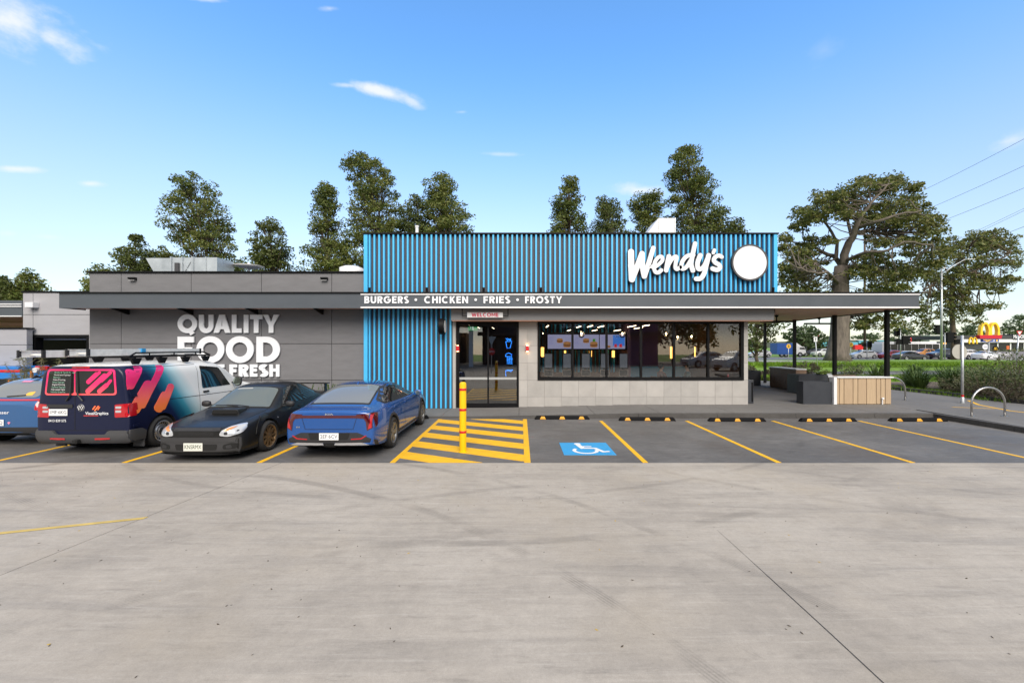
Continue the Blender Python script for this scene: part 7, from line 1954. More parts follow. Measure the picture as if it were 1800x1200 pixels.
# lower wall and neighbouring shop roof at the edge
t = thing('boundary_wall', 'low light grey wall with black coping at the left edge', 'wall', (-22, 15.7, 0)); inv = Matrix.Translation((22, -15.7, 0))
zt = 2.2 + (608 - 578) * 15.7 / 750; xe = (47 - 915) * 15.7 / 750
for (c, d) in ((0, 2.2 + 2 * 15.7 / 750), (2.2 + 2 * 15.7 / 750, zt)):
    sp('wall_panel', MB().bbox(-30, xe - .008, 15.7, 15.9, c + .008, d - .008, .006), M['wall_pale'])
sp('coping', MB().box(-30, xe + .03, 15.66, 15.94, zt, zt + .05), M['black_metal'])
t = thing('shop_canopy', 'neighbouring dark shop canopy with white trim lines and a timber underside', 'canopy', (-24, 19, 2.5)); inv = Matrix.Translation((24, -19, -2.5))
k9 = 19 / 750; xr_ = (39 - 915) * k9; zz = lambda v: 2.2 + (608 - v) * k9
sp('fascia', MB().box(-34, xr_, 19, 19.06, zz(555), zz(528)), M['fascia_grey'])
for v_ in (534.5, 538.5, 555.5): sp('trim_strip', MB().box(-34, xr_, 18.96, 18.998, zz(v_ + .9), zz(v_ - .7)), M['strip_white'])
sp('underside', MB().box(-34, xr_, 19.07, 27, zz(556), zz(553)), M['timber_soffit'])
sp('beam', MB().box(-34, xr_, 21, 21.2, zz(569), zz(562)).box(-34, xr_, 23, 23.2, zz(574), zz(566)), M['timber_soffit'])
sp('back_wall', MB().box(-34, xr_, 26, 26.1, 0, zz(553)), M['joint_dark'])
# flat blue and red trailer with loads, glimpsed over the hatchback
t = thing('flatbed_trailer', 'bright blue trailer with red stripes glimpsed over the blue hatchback', 'trailer', (-17.2, 14.9, 0)); inv = Matrix.Translation((17.2, -14.9, 0))
k8 = 14.7 / 750; zz = lambda v: 2.2 + (608 - v) * k8; xx = lambda u: (u - 915) * k8
mat('trailer_blue', (.015, .18, .55), .4)
sp('bed', MB().bbox(-21, xx(90), 14.7, 16.0, zz(666), zz(655), .02), M['trailer_blue']); sp('headboard', MB().bbox(-21, xx(20), 14.9, 15.9, zz(652), zz(645), .02), M['trailer_blue'])
sp('rail', MB().bbox(-21, xx(32), 14.75, 14.85, zz(654.5), zz(650), .01).bbox(xx(61), xx(84), 14.75, 14.85, zz(649.5), zz(644.5), .01), M['red_paint'])
rb_ = MB()
for i in range(6): rb_.tube([(xx(62 + i * 3.8), 14.72, zz(650)), (xx(63.5 + i * 3.8), 14.72, zz(643.5))], .035, 8)
sp('reel', rb_, M['red_paint']); sp('drum', MB().lathe([(0, 14.6), (.09, 14.6), (.09, 14.72), (0, 14.72)], 'y', (xx(66.5), 0, zz(650)), 18), M['white_metal'])
for u in (57.5, 19): sp('stake', MB().box(xx(u) - .03, xx(u) + .03, 14.64, 14.69, 0, zz(650 if u > 30 else 666)), mat('stake_orange', (.50, .14, .02), .7) if 'stake_orange' not in M else M['stake_orange'])
for x in (-19.5, -18.4): sp('wheel', MB().lathe([(0, 14.8), (.3, 14.8), (.33, 14.84), (.33, 15.0), (.3, 15.04), (0, 15.04)], 'y', (x, 0, .33), 24), M['tyre'])

# ------------------------------------------------------------------ street furniture on the right
def at(u, v, Y): return Vector(((u - 915) / 750 * Y, Y, 2.2 + (608 - v) / 750 * Y))
p = at(1655, 635, 60); top = at(1655, 472, 60)
t = thing('street_lamp', 'tall grey street lamp with two arms among the trees on the right', 'street lamp', (p.x, 60, 0))
h = top.z
MB().tube([(0, 0, 0), (0, 0, h)], [.17, .10], 14).build('pole', M['galvanised'], t, True)
for (u, v_, bu) in ((1608, 470, 1625), (1706, 456, 1680)):
    e = at(u, v_, 60) - Vector((p.x, 60, 0)); m_ = at(bu, (470 + v_) / 2, 60) - Vector((p.x, 60, 0))
    MB().tube([(0, 0, h - .9), (e.x * .35, 0, h - .15 + (e.z - h) * .3), (e.x * .8, 0, e.z), (e.x, 0, e.z + .02)], .06, 8).build('arm', M['galvanised'], t, True)
    MB().bbox(e.x - .55, e.x + .55, -.18, .18, e.z - .06, e.z + .1, .05).build('lamp_head', M['white_metal'], t)
t_small = MB().lathe([(0, h + .16), (.18, h + .10), (.2, h)], 'z', (.35, 0, 0), 16).build('sensor_dome', M['white_metal'], t, True)


def traffic_light(label, u, vb, Y, heads, pole=True, vtop=None):
    b = at(u, vb, Y); t = thing('traffic_light', label, 'traffic light', (b.x, Y, 0), 0, 'traffic lights at the crossing')
    zt_ = at(u, vtop, Y).z
    MB().tube([(0, 0, 0), (0, 0, zt_)], .065, 10).build('pole', M['galvanised'], t, True)
    for (hu, v0, v1, wpx, side) in heads:
        a, c = at(hu, v0, Y), at(hu, v1, Y); w_ = wpx * Y / 750 / 2; x = a.x - b.x; y_ = -.18
        bd = MB().bbox(x - w_, x + w_, -.30, -.06, c.z, a.z, .03).build('housing', M['black_metal'], t)
        n = 3
        for i in range(n):
            z = c.z + (a.z - c.z) * (i + .5) / n; rr_ = min(w_ * .7, (a.z - c.z) / 8)
            if side: MB().tube([(x + side * w_, -.2, z + rr_ * .4), (x + side * (w_ + .3), -.2, z + rr_ * .2)], rr_, 8).build('visor', M['black_metal'], bd)
            else: MB().tube([(x, -.30, z), (x, -.48, z)], rr_, 10, False).build('visor', M['black_metal'], bd)
    return t
traffic_light('traffic light with two black heads left of the street lamp, above the dark car', 1583, 633, 62, [(1575, 577, 590, 9, 0), (1589, 590, 605, 10, 1), (1578, 596, 605, 8, -1)], vtop=573)
traffic_light('traffic light with clustered black heads beside the street lamp pole', 1661, 634, 61, [(1650, 571, 586, 13, -1), (1668, 584, 602, 12, 1), (1680, 596, 605, 9, 1)], vtop=585)
traffic_light('small traffic light right of the thick pale trunk', 1524, 633, 70, [(1527, 600, 610, 7, 0), (1519, 603, 609, 4, -1)], vtop=598)


def small_sign(name, label, u, vb, Y, build, vtop, lean=0, r=.035):
    b = at(u, vb, Y); zt_ = at(u, vtop, Y).z; t = thing(name, label, 'sign', (b.x, Y, 0), 0)
    MB().tube([(lean, 0, 0), (0, 0, zt_)], r, 8).build('pole', M['galvanised'], t, True); build(t, zt_, Y / 750); return t
mat('sign_amber', (.62, .36, .02), .5)
def ped(t, z, k):
    MB().lathe([(0, -.045), (4.0 * k, -.045), (4.0 * k, -.04), (0, -.04)], 'y', (0, 0, z - 3.4 * k), 24).build('disc', M['sign_amber'], t)
    c = z - 3.4 * k; s = k * 1.0; m_ = MB(); m_.lathe([(0, -.052), (.6 * s, -.052), (.6 * s, -.048), (0, -.048)], 'y', (0, 0, c + 1.9 * s), 10)
    for a, b in (((0, 1.2), (0, -.3)), ((0, -.3), (1.1, -2.2)), ((0, -.3), (-1.1, -2.2)), ((0, 1.0), (1.2, -.2)), ((0, 1.0), (-1.2, -.2))): m_.tube([(a[0] * s, -.05, c + a[1] * s), (b[0] * s, -.05, c + b[1] * s)], .32 * s, 5)
    m_.build('pictogram', M['letter_edge'], t)
small_sign('crossing_sign', 'round amber pedestrian sign in front of the blue truck', 1386, 632, 56, ped, 605)
small_sign('crossing_sign', 'round amber pedestrian sign right of the thick pale trunk', 1495.5, 633, 60, ped, 602)
def keep(t, z, k):
    MB().box(-3 * k, 3 * k, -.05, -.04, z - 8.5 * k, z).build('board', M['white_metal'], t); MB().box(-.6 * k, .6 * k, -.056, -.052, z - 7 * k, z - 1.5 * k).box(-1.8 * k, 1.8 * k, -.0575, -.0565, z - 3 * k, z - 2.2 * k).build('symbol', M['letter_edge'], t)
small_sign('direction_sign', 'white rectangular road sign on a leaning pole left of the thick pale trunk', 1433, 641, 40, keep, 592, .25)
def give(t, z, k):
    def tri(r, y0, y1): return MB().prism_y([(-r * .87, z), (r * .87, z), (0, z - r * 1.5)], y0, y1)
    tri(6.3 * k, -.05, -.04).build('border', M['red_paint'], t)
    o = MB().prism_y([(-3.6 * k, z - 1.1 * k), (3.6 * k, z - 1.1 * k), (0, z - 7.2 * k)], -.056, -.052).build('face', M['white_metal'], t)
small_sign('give_way_sign', 'red and white triangular give way sign near the right edge', 1791, 628, 34, give, 581.5, -.25, .045).rotation_euler = (0, 0, 0)

# power lines running off to the right, with the pole they hang from behind the big tree
for i, (u0, v0, u1, v1) in enumerate(((1600, 342, 1800, 240), (1655, 352, 1800, 287), (1665, 380, 1800, 326), (1690, 413, 1800, 362), (1692, 416, 1800, 366), (1745, 414, 1800, 394))):
    k = (v1 - v0) / (u1 - u0); ue, us = 1960, 1520
    a = at(us, v0 + k * (us - u0), 86); b = at(ue, v1 + k * (ue - 1800), 52)
    pts = [a + (b - a) * j / 16 - Vector((0, 0, .5 * math.sin(PI * j / 16))) for j in range(17)]
    o = MB().tube(pts, .026 if i not in (3, 4) else .02, 5).build('power_line', M['letter_edge'])
    tag(o, ['topmost dark power line crossing the sky at the right', 'second dark power line from the top at the right', 'third dark power line from the top at the right', 'upper wire of the close pair of power lines', 'lower wire of the close pair of power lines', 'lowest power line just above the drooping tree'][i], 'power line', 'power lines at the right')
a = at(1520, 383, 86)
t = thing('power_pole', 'wooden power pole hidden inside the crown of the huge tree', 'pole', (a.x, 86, 0)); MB().tube([(0, 0, 0), (0, 0, 29)], [.25, .16], 10).build('pole', M['bark_brown'], t, True); MB().box(-1.6, 1.6, -.08, .08, 27.5, 27.7).box(-1.2, 1.2, -.08, .08, 24.5, 24.7).build('crossarm', M['bark_brown'], t)

# ------------------------------------------------------------------ across the road: shops
mat('mc_charcoal', (.045, .047, .052), .6, var=.05); mat('mc_yellow', (.95, .58, .02), .4); mat('mc_red', (.50, .012, .03), .4); mat('mc_blue', (.015, .05, .28), .4); mat('mc_grey', (.16, .16, .185), .6)
mat('shop_red', (.58, .015, .02), .45); mat('shop_cyan', (.10, .38, .50), .5); mat('shop_pale', (.55, .57, .56), .6); mat('shop_green', (.30, .45, .06), .5); mat('lens_dark', (.015, .017, .02), .15)
YM = 92; km = YM / 750
def mx_(u): return (u - 915) * km
def mz_(v): return 2.2 + (608 - v) * km
t = thing('burger_restaurant', 'dark fast food restaurant with a white roof band across the road', 'building', (mx_(1740), YM, 0)); L_ = t.location.copy(); inv = Matrix.Translation(-L_)
sp('wall', MB().box(mx_(1676), mx_(1860), YM + .3, YM + 14, 0, mz_(600)), M['mc_charcoal'])
sp('roof_screen', MB().box(mx_(1676), mx_(1778), YM - .2, YM + 12, mz_(596), mz_(589.5)).box(mx_(1778), mx_(1860), YM - .3, YM + 12, mz_(597), mz_(587.5)), M['mc_charcoal'])
sp('white_band', MB().box(mx_(1676), mx_(1860), YM - .25, YM + .29, mz_(601.8), mz_(596.2)), M['white_metal'])
for a, b in ((1756, 1776), (1783, 1800), (1803, 1825)):
    f_ = sp('window', MB().box(mx_(a), mx_(b), YM + .22, YM + .28, .3, mz_(603)), M['lens_dark'])
for u in (1777.5, 1755, 1801.5): sp('column', MB().box(mx_(u) - .12, mx_(u) + .12, YM + .1, YM + .2, 0, mz_(602)), M['white_metal'])
sp('poster', MB().box(mx_(1771), mx_(1776), YM + .18, YM + .215, mz_(614), mz_(607.5)), mat('poster_orange', (.55, .13, .04), .5))
o = wall_text("McDONALD'S", mx_(1797), YM - .34, mz_(592), 1.05, M['letter_white'], t, .03, width=4.6); o.matrix_parent_inverse = inv
def arches(parent, cx, zb, w, h, y, m, depth, inv_):
    """two tall rounded arches side by side, legs thicker at the foot"""
    hw = w / 4; grp = []
    for s in (-1, 1):
        c = cx + s * hw * .93
        outr = [(c - hw * 1.05, zb)] + [(c + hw * math.cos(R(a)) * (1.0), zb + h * (.30 + .70 * math.sin(R(a)))) for a in range(172, 7, -12)] + [(c + hw * 1.05, zb)]
        inr = [(c + hw * .52, zb)] + [(c + hw * .62 * math.cos(R(a)), zb + h * (.30 + .58 * math.sin(R(a)))) for a in range(8, 173, 12)] + [(c - hw * .52, zb)]
        grp.append([outr + inr])
    o = fill_loops(grp, y, depth, lambda q: q).build('arches', m, parent); o.matrix_parent_inverse = inv_; return o
YA = 70
ka = YA / 750; c = at(1738, 590, YA)
t2 = thing('arches_sign', 'large golden arches sign on a red base and blue panel on a pole', 'sign', (c.x, YA, 0)); iv = Matrix.Translation((-c.x, -YA, 0))
arches(t2, c.x, at(0, 591, YA).z, 35 * ka, 24.5 * ka, YA - .25, M['mc_yellow'], .5, iv)
def s2(n_, b_, m_):
    o = b_.build(n_, m_, t2); o.matrix_parent_inverse = iv; return o
s2('base', MB().prism_y([(at(1720, 0, YA).x, at(0, 595, YA).z), (at(1757, 0, YA).x, at(0, 595, YA).z), (at(1758.5, 0, YA).x, at(0, 589, YA).z), (at(1718, 0, YA).x, at(0, 589, YA).z)], YA - .3, YA + .3), M['mc_red'])
s2('panel', MB().box(at(1725.5, 0, YA).x, at(1753.5, 0, YA).x, YA - .2, YA + .2, at(0, 601, YA).z, at(0, 596, YA).z), M['mc_blue'])
o = wall_text('DRIVE THRU', at(1733.5, 0, YA).x, YA - .21, at(0, 597.6, YA).z, .26, M['mc_yellow'], t2, .008, width=14 * ka); o.matrix_parent_inverse = iv
o = wall_text('OPEN', at(1733.5, 0, YA).x, YA - .21, at(0, 599.6, YA).z, .24, M['mc_yellow'], t2, .008, width=7 * ka); o.matrix_parent_inverse = iv
o = wall_text('24', at(1744.5, 0, YA).x, YA - .21, at(0, 598.4, YA).z, .40, M['letter_white'], t2, .01); o.matrix_parent_inverse = iv
s2('badge', MB().lathe([(0, YA - .215), (1.6 * ka, YA - .215), (1.6 * ka, YA - .205), (0, YA - .205)], 'y', (at(1750, 0, YA).x, 0, at(0, 598.3, YA).z), 16), M['mc_yellow'])
s2('pole', MB().tube([(at(1738, 0, YA).x, YA, 0), (at(1738, 0, YA).x, YA, at(0, 596, YA).z)], .13, 12), M['galvanised'])
c = at(1712.5, 604, YM - .6)
t3 = thing('arches_emblem', 'smaller golden arches mounted on the dark restaurant wall', 'sign', (c.x, YM - .3, c.z)); iv3 = Matrix.Translation((-c.x, -(YM - .3), -c.z))
arches(t3, c.x, c.z, 15.5 * km, 11.5 * km, YM - .45, M['mc_yellow'], .18, iv3)
c = at(1731.5, 609.5, 80)
t4 = thing('round_board', 'round white board on a post in front of the dark restaurant', 'sign', (c.x, 80, 0)); MB().lathe([(0, -.06), (.53, -.06), (.53, 0), (0, 0)], 'y', (0, 0, c.z), 24).build('disc', M['white_metal'], t4); MB().tube([(0, .03, 0), (0, .03, c.z)], .04, 6).build('post', M['galvanised'], t4)
MB().box(-.3, .3, -.068, -.062, c.z - .05, c.z + .05).build('print', M['mc_grey'], t4)
c = at(1749.5, 612.5, 80)
t5 = thing('arches_bin_sign', 'small black round sign with yellow arches near the restaurant entrance', 'sign', (c.x, 80, 0)); MB().lathe([(0, -.06), (.55, -.06), (.55, 0), (0, 0)], 'y', (0, 0, c.z), 24).build('disc', M['black_metal'], t5); MB().tube([(0, .03, 0), (0, .03, c.z)], .05, 6).build('post', M['black_metal'], t5)
o = arches(t5, 0, c.z - .25, .62, .48, -.08, M['mc_yellow'], .015, Matrix.Identity(4))
t6 = thing('sign_wall', "low grey wall lettered McDonald's in front of the dark restaurant", 'sign', (at(1768, 0, 82).x, 82, 0)); iv6 = Matrix.Translation((-at(1768, 0, 82).x, -82, 0))
o = MB().box(at(1738, 0, 82).x, at(1830, 0, 82).x, 82, 82.3, 0, at(0, 617.5, 82).z).build('wall', M['mc_grey'], t6); o.matrix_parent_inverse = iv6
o = wall_text("McDonald's", at(1763, 0, 82).x, 81.98, at(0, 622.5, 82).z, .75, M['letter_white'], t6, .012, width=33 * 82 / 750); o.matrix_parent_inverse = iv6
hb = thing('hedge', 'clipped green hedge above the grey lettered wall', 'hedge', (at(1785, 0, 84).x, 84, 0)); hm = MB()
for i in range(46): leaf_cloud(hm, ((i - 23) * .36, 0, 1.25), (.35, .35, .3), 40, .22, rnd, -.2)
hm.build('foliage', M['leaf_shrub'], hb)
st_h = thing('pale_house', 'small pale house between the cypresses far behind the bus', 'house', (at(1642, 0, 124).x, 124, 0)); ivh = Matrix.Translation((-at(1642, 0, 124).x, -124, 0))
for n_, b_, m_ in (('wall', MB().box(at(1634, 0, 124).x, at(1656, 0, 124).x, 124, 130, 0, at(0, 590, 124).z), M['shop_pale']), ('roof', MB().box(at(1633, 0, 124).x, at(1657, 0, 124).x, 123.7, 130.3, at(0, 590, 124).z + .01, at(0, 588.6, 124).z), M['white_metal']), ('window', MB().box(at(1639, 0, 124).x, at(1643, 0, 124).x, 123.9, 123.98, at(0, 597, 124).z, at(0, 592, 124).z), M['lens_dark'])):
    o = b_.build(n_, m_, st_h); o.matrix_parent_inverse = ivh
# red and blue shops behind the truck
YS2 = 105; k2 = YS2 / 750
def qx(u): return (u - 915) * k2
def qz(v): return 2.2 + (608 - v) * k2
t = thing('shop_row', 'row of shops with cyan roofs and red signs behind the thick pale trunk', 'building', (qx(1490), YS2, 0)); inv = Matrix.Translation((-qx(1490), -YS2, 0))
sp('wall', MB().box(qx(1428), qx(1560), YS2, YS2 + 10, 0, qz(606)), M['shop_pale'])
for (a, b, v0, v1, m_) in ((1439, 1462, 608, 601.5, 'shop_cyan'), (1485, 1505, 609, 601, 'shop_cyan'), (1452, 1462, 611.5, 603, 'shop_red'), (1505, 1550, 603, 598, 'shop_cyan'), (1520, 1556, 601.5, 600, 'shop_green')):
    sp('sign_band', MB().box(qx(a), qx(b), YS2 - .6 - .1 * (a % 3), YS2 - .01, qz(v0), qz(v1)), M[m_])
sp('roof', MB().box(qx(1490), qx(1558), YS2 - .9, YS2 + 9, qz(598), qz(596.5)), M['shop_pale'])
for a in (1441, 1449, 1487, 1508, 1520, 1533): sp('window', MB().box(qx(a), qx(a + 6), YS2 - .08, YS2 - .005, .6, qz(612)), M['lens_dark'])
sp('awning', MB().box(qx(1492), qx(1512), YS2 - 2, YS2 - 1.2, qz(614), qz(606)), M['shop_red'])
c = at(1417, 620, 100)
t = thing('red_shop_sign', 'tall red sign with a white rounded emblem above the blue truck', 'sign', (c.x, 100, 0)); inv = Matrix.Translation((-c.x, -100, 0)); kk = 100 / 750
sp('board', MB().box((1409.5 - 915) * kk, (1424.5 - 915) * kk, 100, 100.3, at(0, 603, 100).z, at(0, 594.5, 100).z), M['shop_red'])
sp('side_panel', MB().box((1405.5 - 915) * kk, (1409.3 - 915) * kk, 100.05, 100.25, at(0, 602.5, 100).z, at(0, 597, 100).z), M['mc_blue'])
cx_, cz_ = (1417 - 915) * kk, at(0, 600.5, 100).z
sp('emblem', fill_loops([[arc(cx_, cz_, 4.2 * kk, 4.6 * kk, 0, 180, 20) + arc(cx_, cz_, 2.2 * kk, 2.4 * kk, 180, 0, 14)]], 99.95, .04, lambda q: q), M['letter_white']); sp('emblem_bar', MB().box(cx_ - 4 * kk, cx_ + 4 * kk, 99.95, 99.99, at(0, 602.3, 100).z, at(0, 601.4, 100).z), M['letter_white'])
sp('post', MB().tube([((1413 - 915) * kk, 100.15, 0), ((1413 - 915) * kk, 100.15, at(0, 603, 100).z)], .15, 8).tube([((1421 - 915) * kk, 100.15, 0), ((1421 - 915) * kk, 100.15, at(0, 603, 100).z)], .15, 8), M['shop_red'])
c = at(1429, 625, 98)
t = thing('red_shop_board', 'low red shop board with a white ring emblem and lettering panel', 'sign', (c.x, 98, 0)); inv = Matrix.Translation((-c.x, -98, 0)); kk = 98 / 750
sp('board', MB().box((1420 - 915) * kk, (1438.5 - 915) * kk, 98, 98.3, at(0, 612, 98).z, at(0, 605, 98).z), M['shop_red']); sp('legs', MB().box((1420 - 915) * kk, (1421.3 - 915) * kk, 98, 98.3, 0, at(0, 612, 98).z).box((1437.2 - 915) * kk, (1438.5 - 915) * kk, 98, 98.3, 0, at(0, 612, 98).z), M['shop_red'])
sp('emblem', fill_loops([ringloops((1423.5 - 915) * kk, at(0, 609, 98).z, 2.4 * kk, 2.6 * kk, .9 * kk)], 97.96, .03, lambda q: q), M['letter_white'])
sp('lettering', MB().box((1427.5 - 915) * kk, (1436.5 - 915) * kk, 97.97, 97.995, at(0, 610.3, 98).z, at(0, 609, 98).z).box((1428.5 - 915) * kk, (1435.5 - 915) * kk, 97.97, 97.995, at(0, 607.8, 98).z, at(0, 606.8, 98).z), M['letter_white'])
for i, (u, v0) in enumerate(((1437.5, 588), (1600, 592), (1615, 597))):
    c = at(u, 620, 101); t = thing('feather_flag', ['thin red flag left of the thick pale trunk', 'red flag above the white bus', 'short red flag right of the bus roof'][i], 'flag', (c.x, 101, 0), 0, 'red flags by the shops')
    MB().tube([(0, 0, 0), (0, 0, at(0, v0, 101).z)], .04, 6).build('pole', M['galvanised'], t); z1_ = at(0, v0, 101).z
    MB().prism_y([(.03, z1_ - 1.9), (.38, z1_ - 1.9), (.30, z1_ - .25), (.03, z1_)], -.015, .015).build('cloth', M['shop_red'], t)

# ------------------------------------------------------------------ traffic
def truck():
    Y = 84; k = Y / 750; xl, xr = (1366 - 915) * k, (1417 - 915) * k
    t = thing('box_truck', 'blue curtain-sided truck with a white cab facing right on the far road', 'truck', ((xl + xr) / 2, Y, 0)); iv = Matrix.Translation((-(xl + xr) / 2, -Y, 0))
    def b(n_, m_, mm):
        o = m_.build(n_, mm, t); o.matrix_parent_inverse = iv; return o
    xb = (1396.5 - 915) * k; zb_, zt_ = at(0, 625, Y).z, at(0, 603, Y).z
    b('cargo_box', MB().bbox(xl, xb, Y, Y + 2.4, zb_ + .25, zt_, .04), M['mc_blue_truck']); b('bulkhead', MB().bbox(xb + .01, (1402 - 915) * k, Y, Y + 2.4, zb_ + .25, zt_ + .02, .04), M['white_metal'])
    xc = (1402.3 - 915) * k; zc = at(0, 609, Y).z
    b('cab', MB().prism_y([(xc, .6), (xr, .6), (xr, 1.5), (xr - .25, zc - .1), (xr - .5, zc), (xc, zc)], Y + .1, Y + 2.3), M['white_metal'])
    b('deflector', MB().prism_y([(xc, zc + .01), (xr - .6, zc + .01), (xc + .1, zt_)], Y + .3, Y + 2.1), M['white_metal'])
    b('window', MB().prism_y([(xc + .45, 1.55), (xr - .12, 1.55), (xr - .32, zc - .2), (xc + .45, zc - .2)], Y + .08, Y + .098), M['lens_dark'])
    b('windscreen', MB().add([(xr + .005, Y + .25, 1.55), (xr + .005, Y + 2.15, 1.55), (xr - .235, Y + 2.15, zc - .15), (xr - .235, Y + .25, zc - .15)], [(0, 1, 2, 3)]), M['lens_dark'])
    b('bumper', MB().bbox(xr - .3, xr + .08, Y + .05, Y + 2.35, .4, .8, .03), M['letter_edge'])
    b('chassis', MB().box(xl + .2, xr - .4, Y + .5, Y + 1.9, .55, zb_ + .26), M['under'])
    for x in (xl + 1.0, xl + 1.85, xr - 1.1):
        o = b('wheel', MB().lathe([(0, Y + .08), (.28, Y + .08), (.46, Y + .05), (.5, Y + .1), (.5, Y + .32), (0, Y + .34)], 'y', (x, 0, .5), 24), M['tyre']); h_ = MB().lathe([(0, Y + .06), (.22, Y + .06), (.24, Y + .075)], 'y', (x, 0, .5), 16).build('hub', M['rim_silver'], o)
    b('mirror', MB().box(xr - .1, xr + .05, Y - .15, Y + .0, 1.6, 2.1), M['letter_edge'])
mat('mc_blue_truck', (.02, .09, .36), .5, var=.05)
truck()
def bus():
    Y = 78; k = Y / 750; xl, xr = (1551 - 915) * k, (1664 - 915) * k
    t = thing('bus', 'long white bus with dark windows waiting on the far road', 'bus', ((xl + xr) / 2, Y, 0)); iv = Matrix.Translation((-(xl + xr) / 2, -Y, 0))
    def b(n_, m_, mm):
        o = m_.build(n_, mm, t); o.matrix_parent_inverse = iv; return o
    zt_ = at(0, 602, Y).z
    b('body', MB().bbox(xl, xr, Y, Y + 2.5, .35, zt_ - .15, .08), M['white_metal']); b('roof', MB().bbox(xl + .3, xr - 1.5, Y + .3, Y + 2.2, zt_ - .16, zt_ + .18, .08), M['white_metal'])
    n = 8; w_ = (xr - xl - 1.6) / n
    for i in range(n): b('window', MB().bbox(xl + .3 + i * w_, xl + .3 + (i + 1) * w_ - .06, Y - .02, Y + .02, 1.35, 2.55, .01), M['lens_dark'])
    b('windscreen', MB().bbox(xr - 1.2, xr + .03, Y - .025, Y + 2.3, 1.2, 2.55, .05), M['lens_dark']); b('destination_sign', MB().box(xr - 1.1, xr - .1, Y - .04, Y - .026, 2.6, 2.8), mat('led_amber', (.6, .25, .02), .5, emit=(1, .42, .04), estr=.8))
    for x in (xl + 2.2, xr - 2.4): o = b('wheel', MB().lathe([(0, Y - .01), (.28, Y - .01), (.46, Y - .03), (.5, Y + .02), (.5, Y + .3), (0, Y + .3)], 'y', (x, 0, .5), 24), M['tyre'])
    b('skirt', MB().box(xl + .1, xr - .1, Y - .008, Y + .1, .38, .8), M['mc_grey'])
bus()
traffic_car('traffic_car', 'dark grey sedan on the near lane in front of the white bus', 'car', (at(1605, 0, 64).x, 64.5, .02), -PI / 2, (.018, .020, .024), 'sedan')
traffic_car('traffic_car', 'white hatchback facing left right of the thick pale trunk', 'car', (at(1516, 0, 74).x, 74, .02), PI / 2, (.62, .63, .64), 'hatch')
traffic_car('traffic_car', 'dark purple sedan behind the white hatchback', 'car', (at(1531, 0, 79).x, 79, .02), -PI / 2, (.03, .015, .03), 'sedan')
traffic_car('traffic_car', 'red hatchback half hidden behind the last canopy post', 'car', (at(1558, 0, 74).x, 73, .02), PI / 2, (.38, .01, .018), 'hatch')
traffic_car('traffic_ute', 'orange utility vehicle beside the bus front', 'ute', (at(1630, 0, 74).x, 74, .02), PI / 2, (.62, .24, .01), 'ute')
traffic_car('traffic_ute', 'dark navy utility vehicle behind the street lamp', 'ute', (at(1662, 0, 70).x, 70, .02), PI / 2, (.012, .016, .028), 'ute')
traffic_car('traffic_car', 'silver white sedan facing right beyond the round sign', 'car', (at(1733, 0, 66).x, 66, .03), R(-72), (.60, .62, .65), 'sedan')
traffic_car('traffic_car', 'white wagon just left of the silver white sedan', 'car', (at(1702, 0, 69).x, 69, .03), R(-80), (.58, .57, .58), 'suv')
traffic_car('traffic_car', 'white car parked by the red shop board', 'car', (at(1447, 0, 90).x, 90, .0), PI / 2, (.64, .65, .66), 'suv')
traffic_car('traffic_car', 'dark car parked left of the white car by the shops', 'car', (at(1430, 0, 92).x, 92, .0), R(60), (.03, .035, .05), 'suv')
traffic_car('traffic_car', 'small white car far off beside the bare tree stem', 'car', (at(1334, 0, 82).x, 82, .0), PI / 2, (.62, .63, .64), 'hatch')

# ------------------------------------------------------------------ behind the camera: what the shop glass and the car panels mirror
g = 'cars parked behind the camera'
traffic_car('parked_ute', 'white utility vehicle mirrored in the right end of the long window', 'ute', (19.6, -8.5, 0), R(62), (.62, .63, .64), 'ute', g)
traffic_car('parked_car', 'pale wagon mirrored behind the white utility vehicle in the window', 'car', (19.0, -14.5, 0), R(70), (.50, .50, .50), 'suv', g)
t = thing('taco_restaurant', 'dark restaurant with white TACO BELL letters mirrored in the long window', 'building', (9, -20, 0)); inv = Matrix.Translation((-9, 20, 0))
mat('tb_dark', (.020, .018, .020), .7); mat('tb_purple', (.07, .02, .10), .5)
sp('wall', MB().box(-4.5, 15.5, -30, -20.2, 0, 6.6), M['tb_dark']); sp('canopy', MB().box(-4.9, 15.9, -20.2, -18.4, 3.4, 3.8), M['tb_dark']); sp('tower', MB().box(12.5, 16.0, -20.6, -19.6, 0, 7.4), M['tb_purple'])
for x in (-3, 0, 3, 6, 9): sp('window', MB().box(x, x + 2.4, -20.2, -20.14, .5, 3.0), M['lens_dark'])
ltr = MB()
X = 0; tx = 'TACO BELL'
adv = []
for ch in tx:
    if ch == ' ': X += .5; continue
    gl, W = glyph(ch, .2); adv.append((gl, X)); X += W + .14
for gl, xo in adv:
    m_ = fill_loops(gl, -20.0, .06, lambda q, xo=xo: (xo * .97 + q[0] * .97 + 5.2, 4.35 + q[1] * .85))
    m_.v = [(17.2 - v_[0], -40.0 - v_[1], v_[2]) for v_ in m_.v]      # letters face the car park
    o = m_.build('letter', M['letter_white'], t); o.matrix_parent_inverse = inv
t = thing('fuel_canopy', 'blue edged flat canopy on pale columns mirrored in the glass door', 'canopy', (-12, -16, 0)); inv = Matrix.Translation((12, 16, 0))
sp('roof', MB().box(-24, -3.0, -26, -12, 4.6, 5.3), M['trailer_blue']); sp('trim', MB().box(-24.05, -2.95, -11.98, -11.9, 4.5, 4.62), M['white_metal'])
for x in (-20, -8, -5.2): sp('column', MB().box(x - .2, x + .2, -15, -14.6, 0, 4.6), M['white_metal'])
sp('kiosk', MB().box(-24, -7, -30, -25, 0, 3.9), M['tb_dark'])
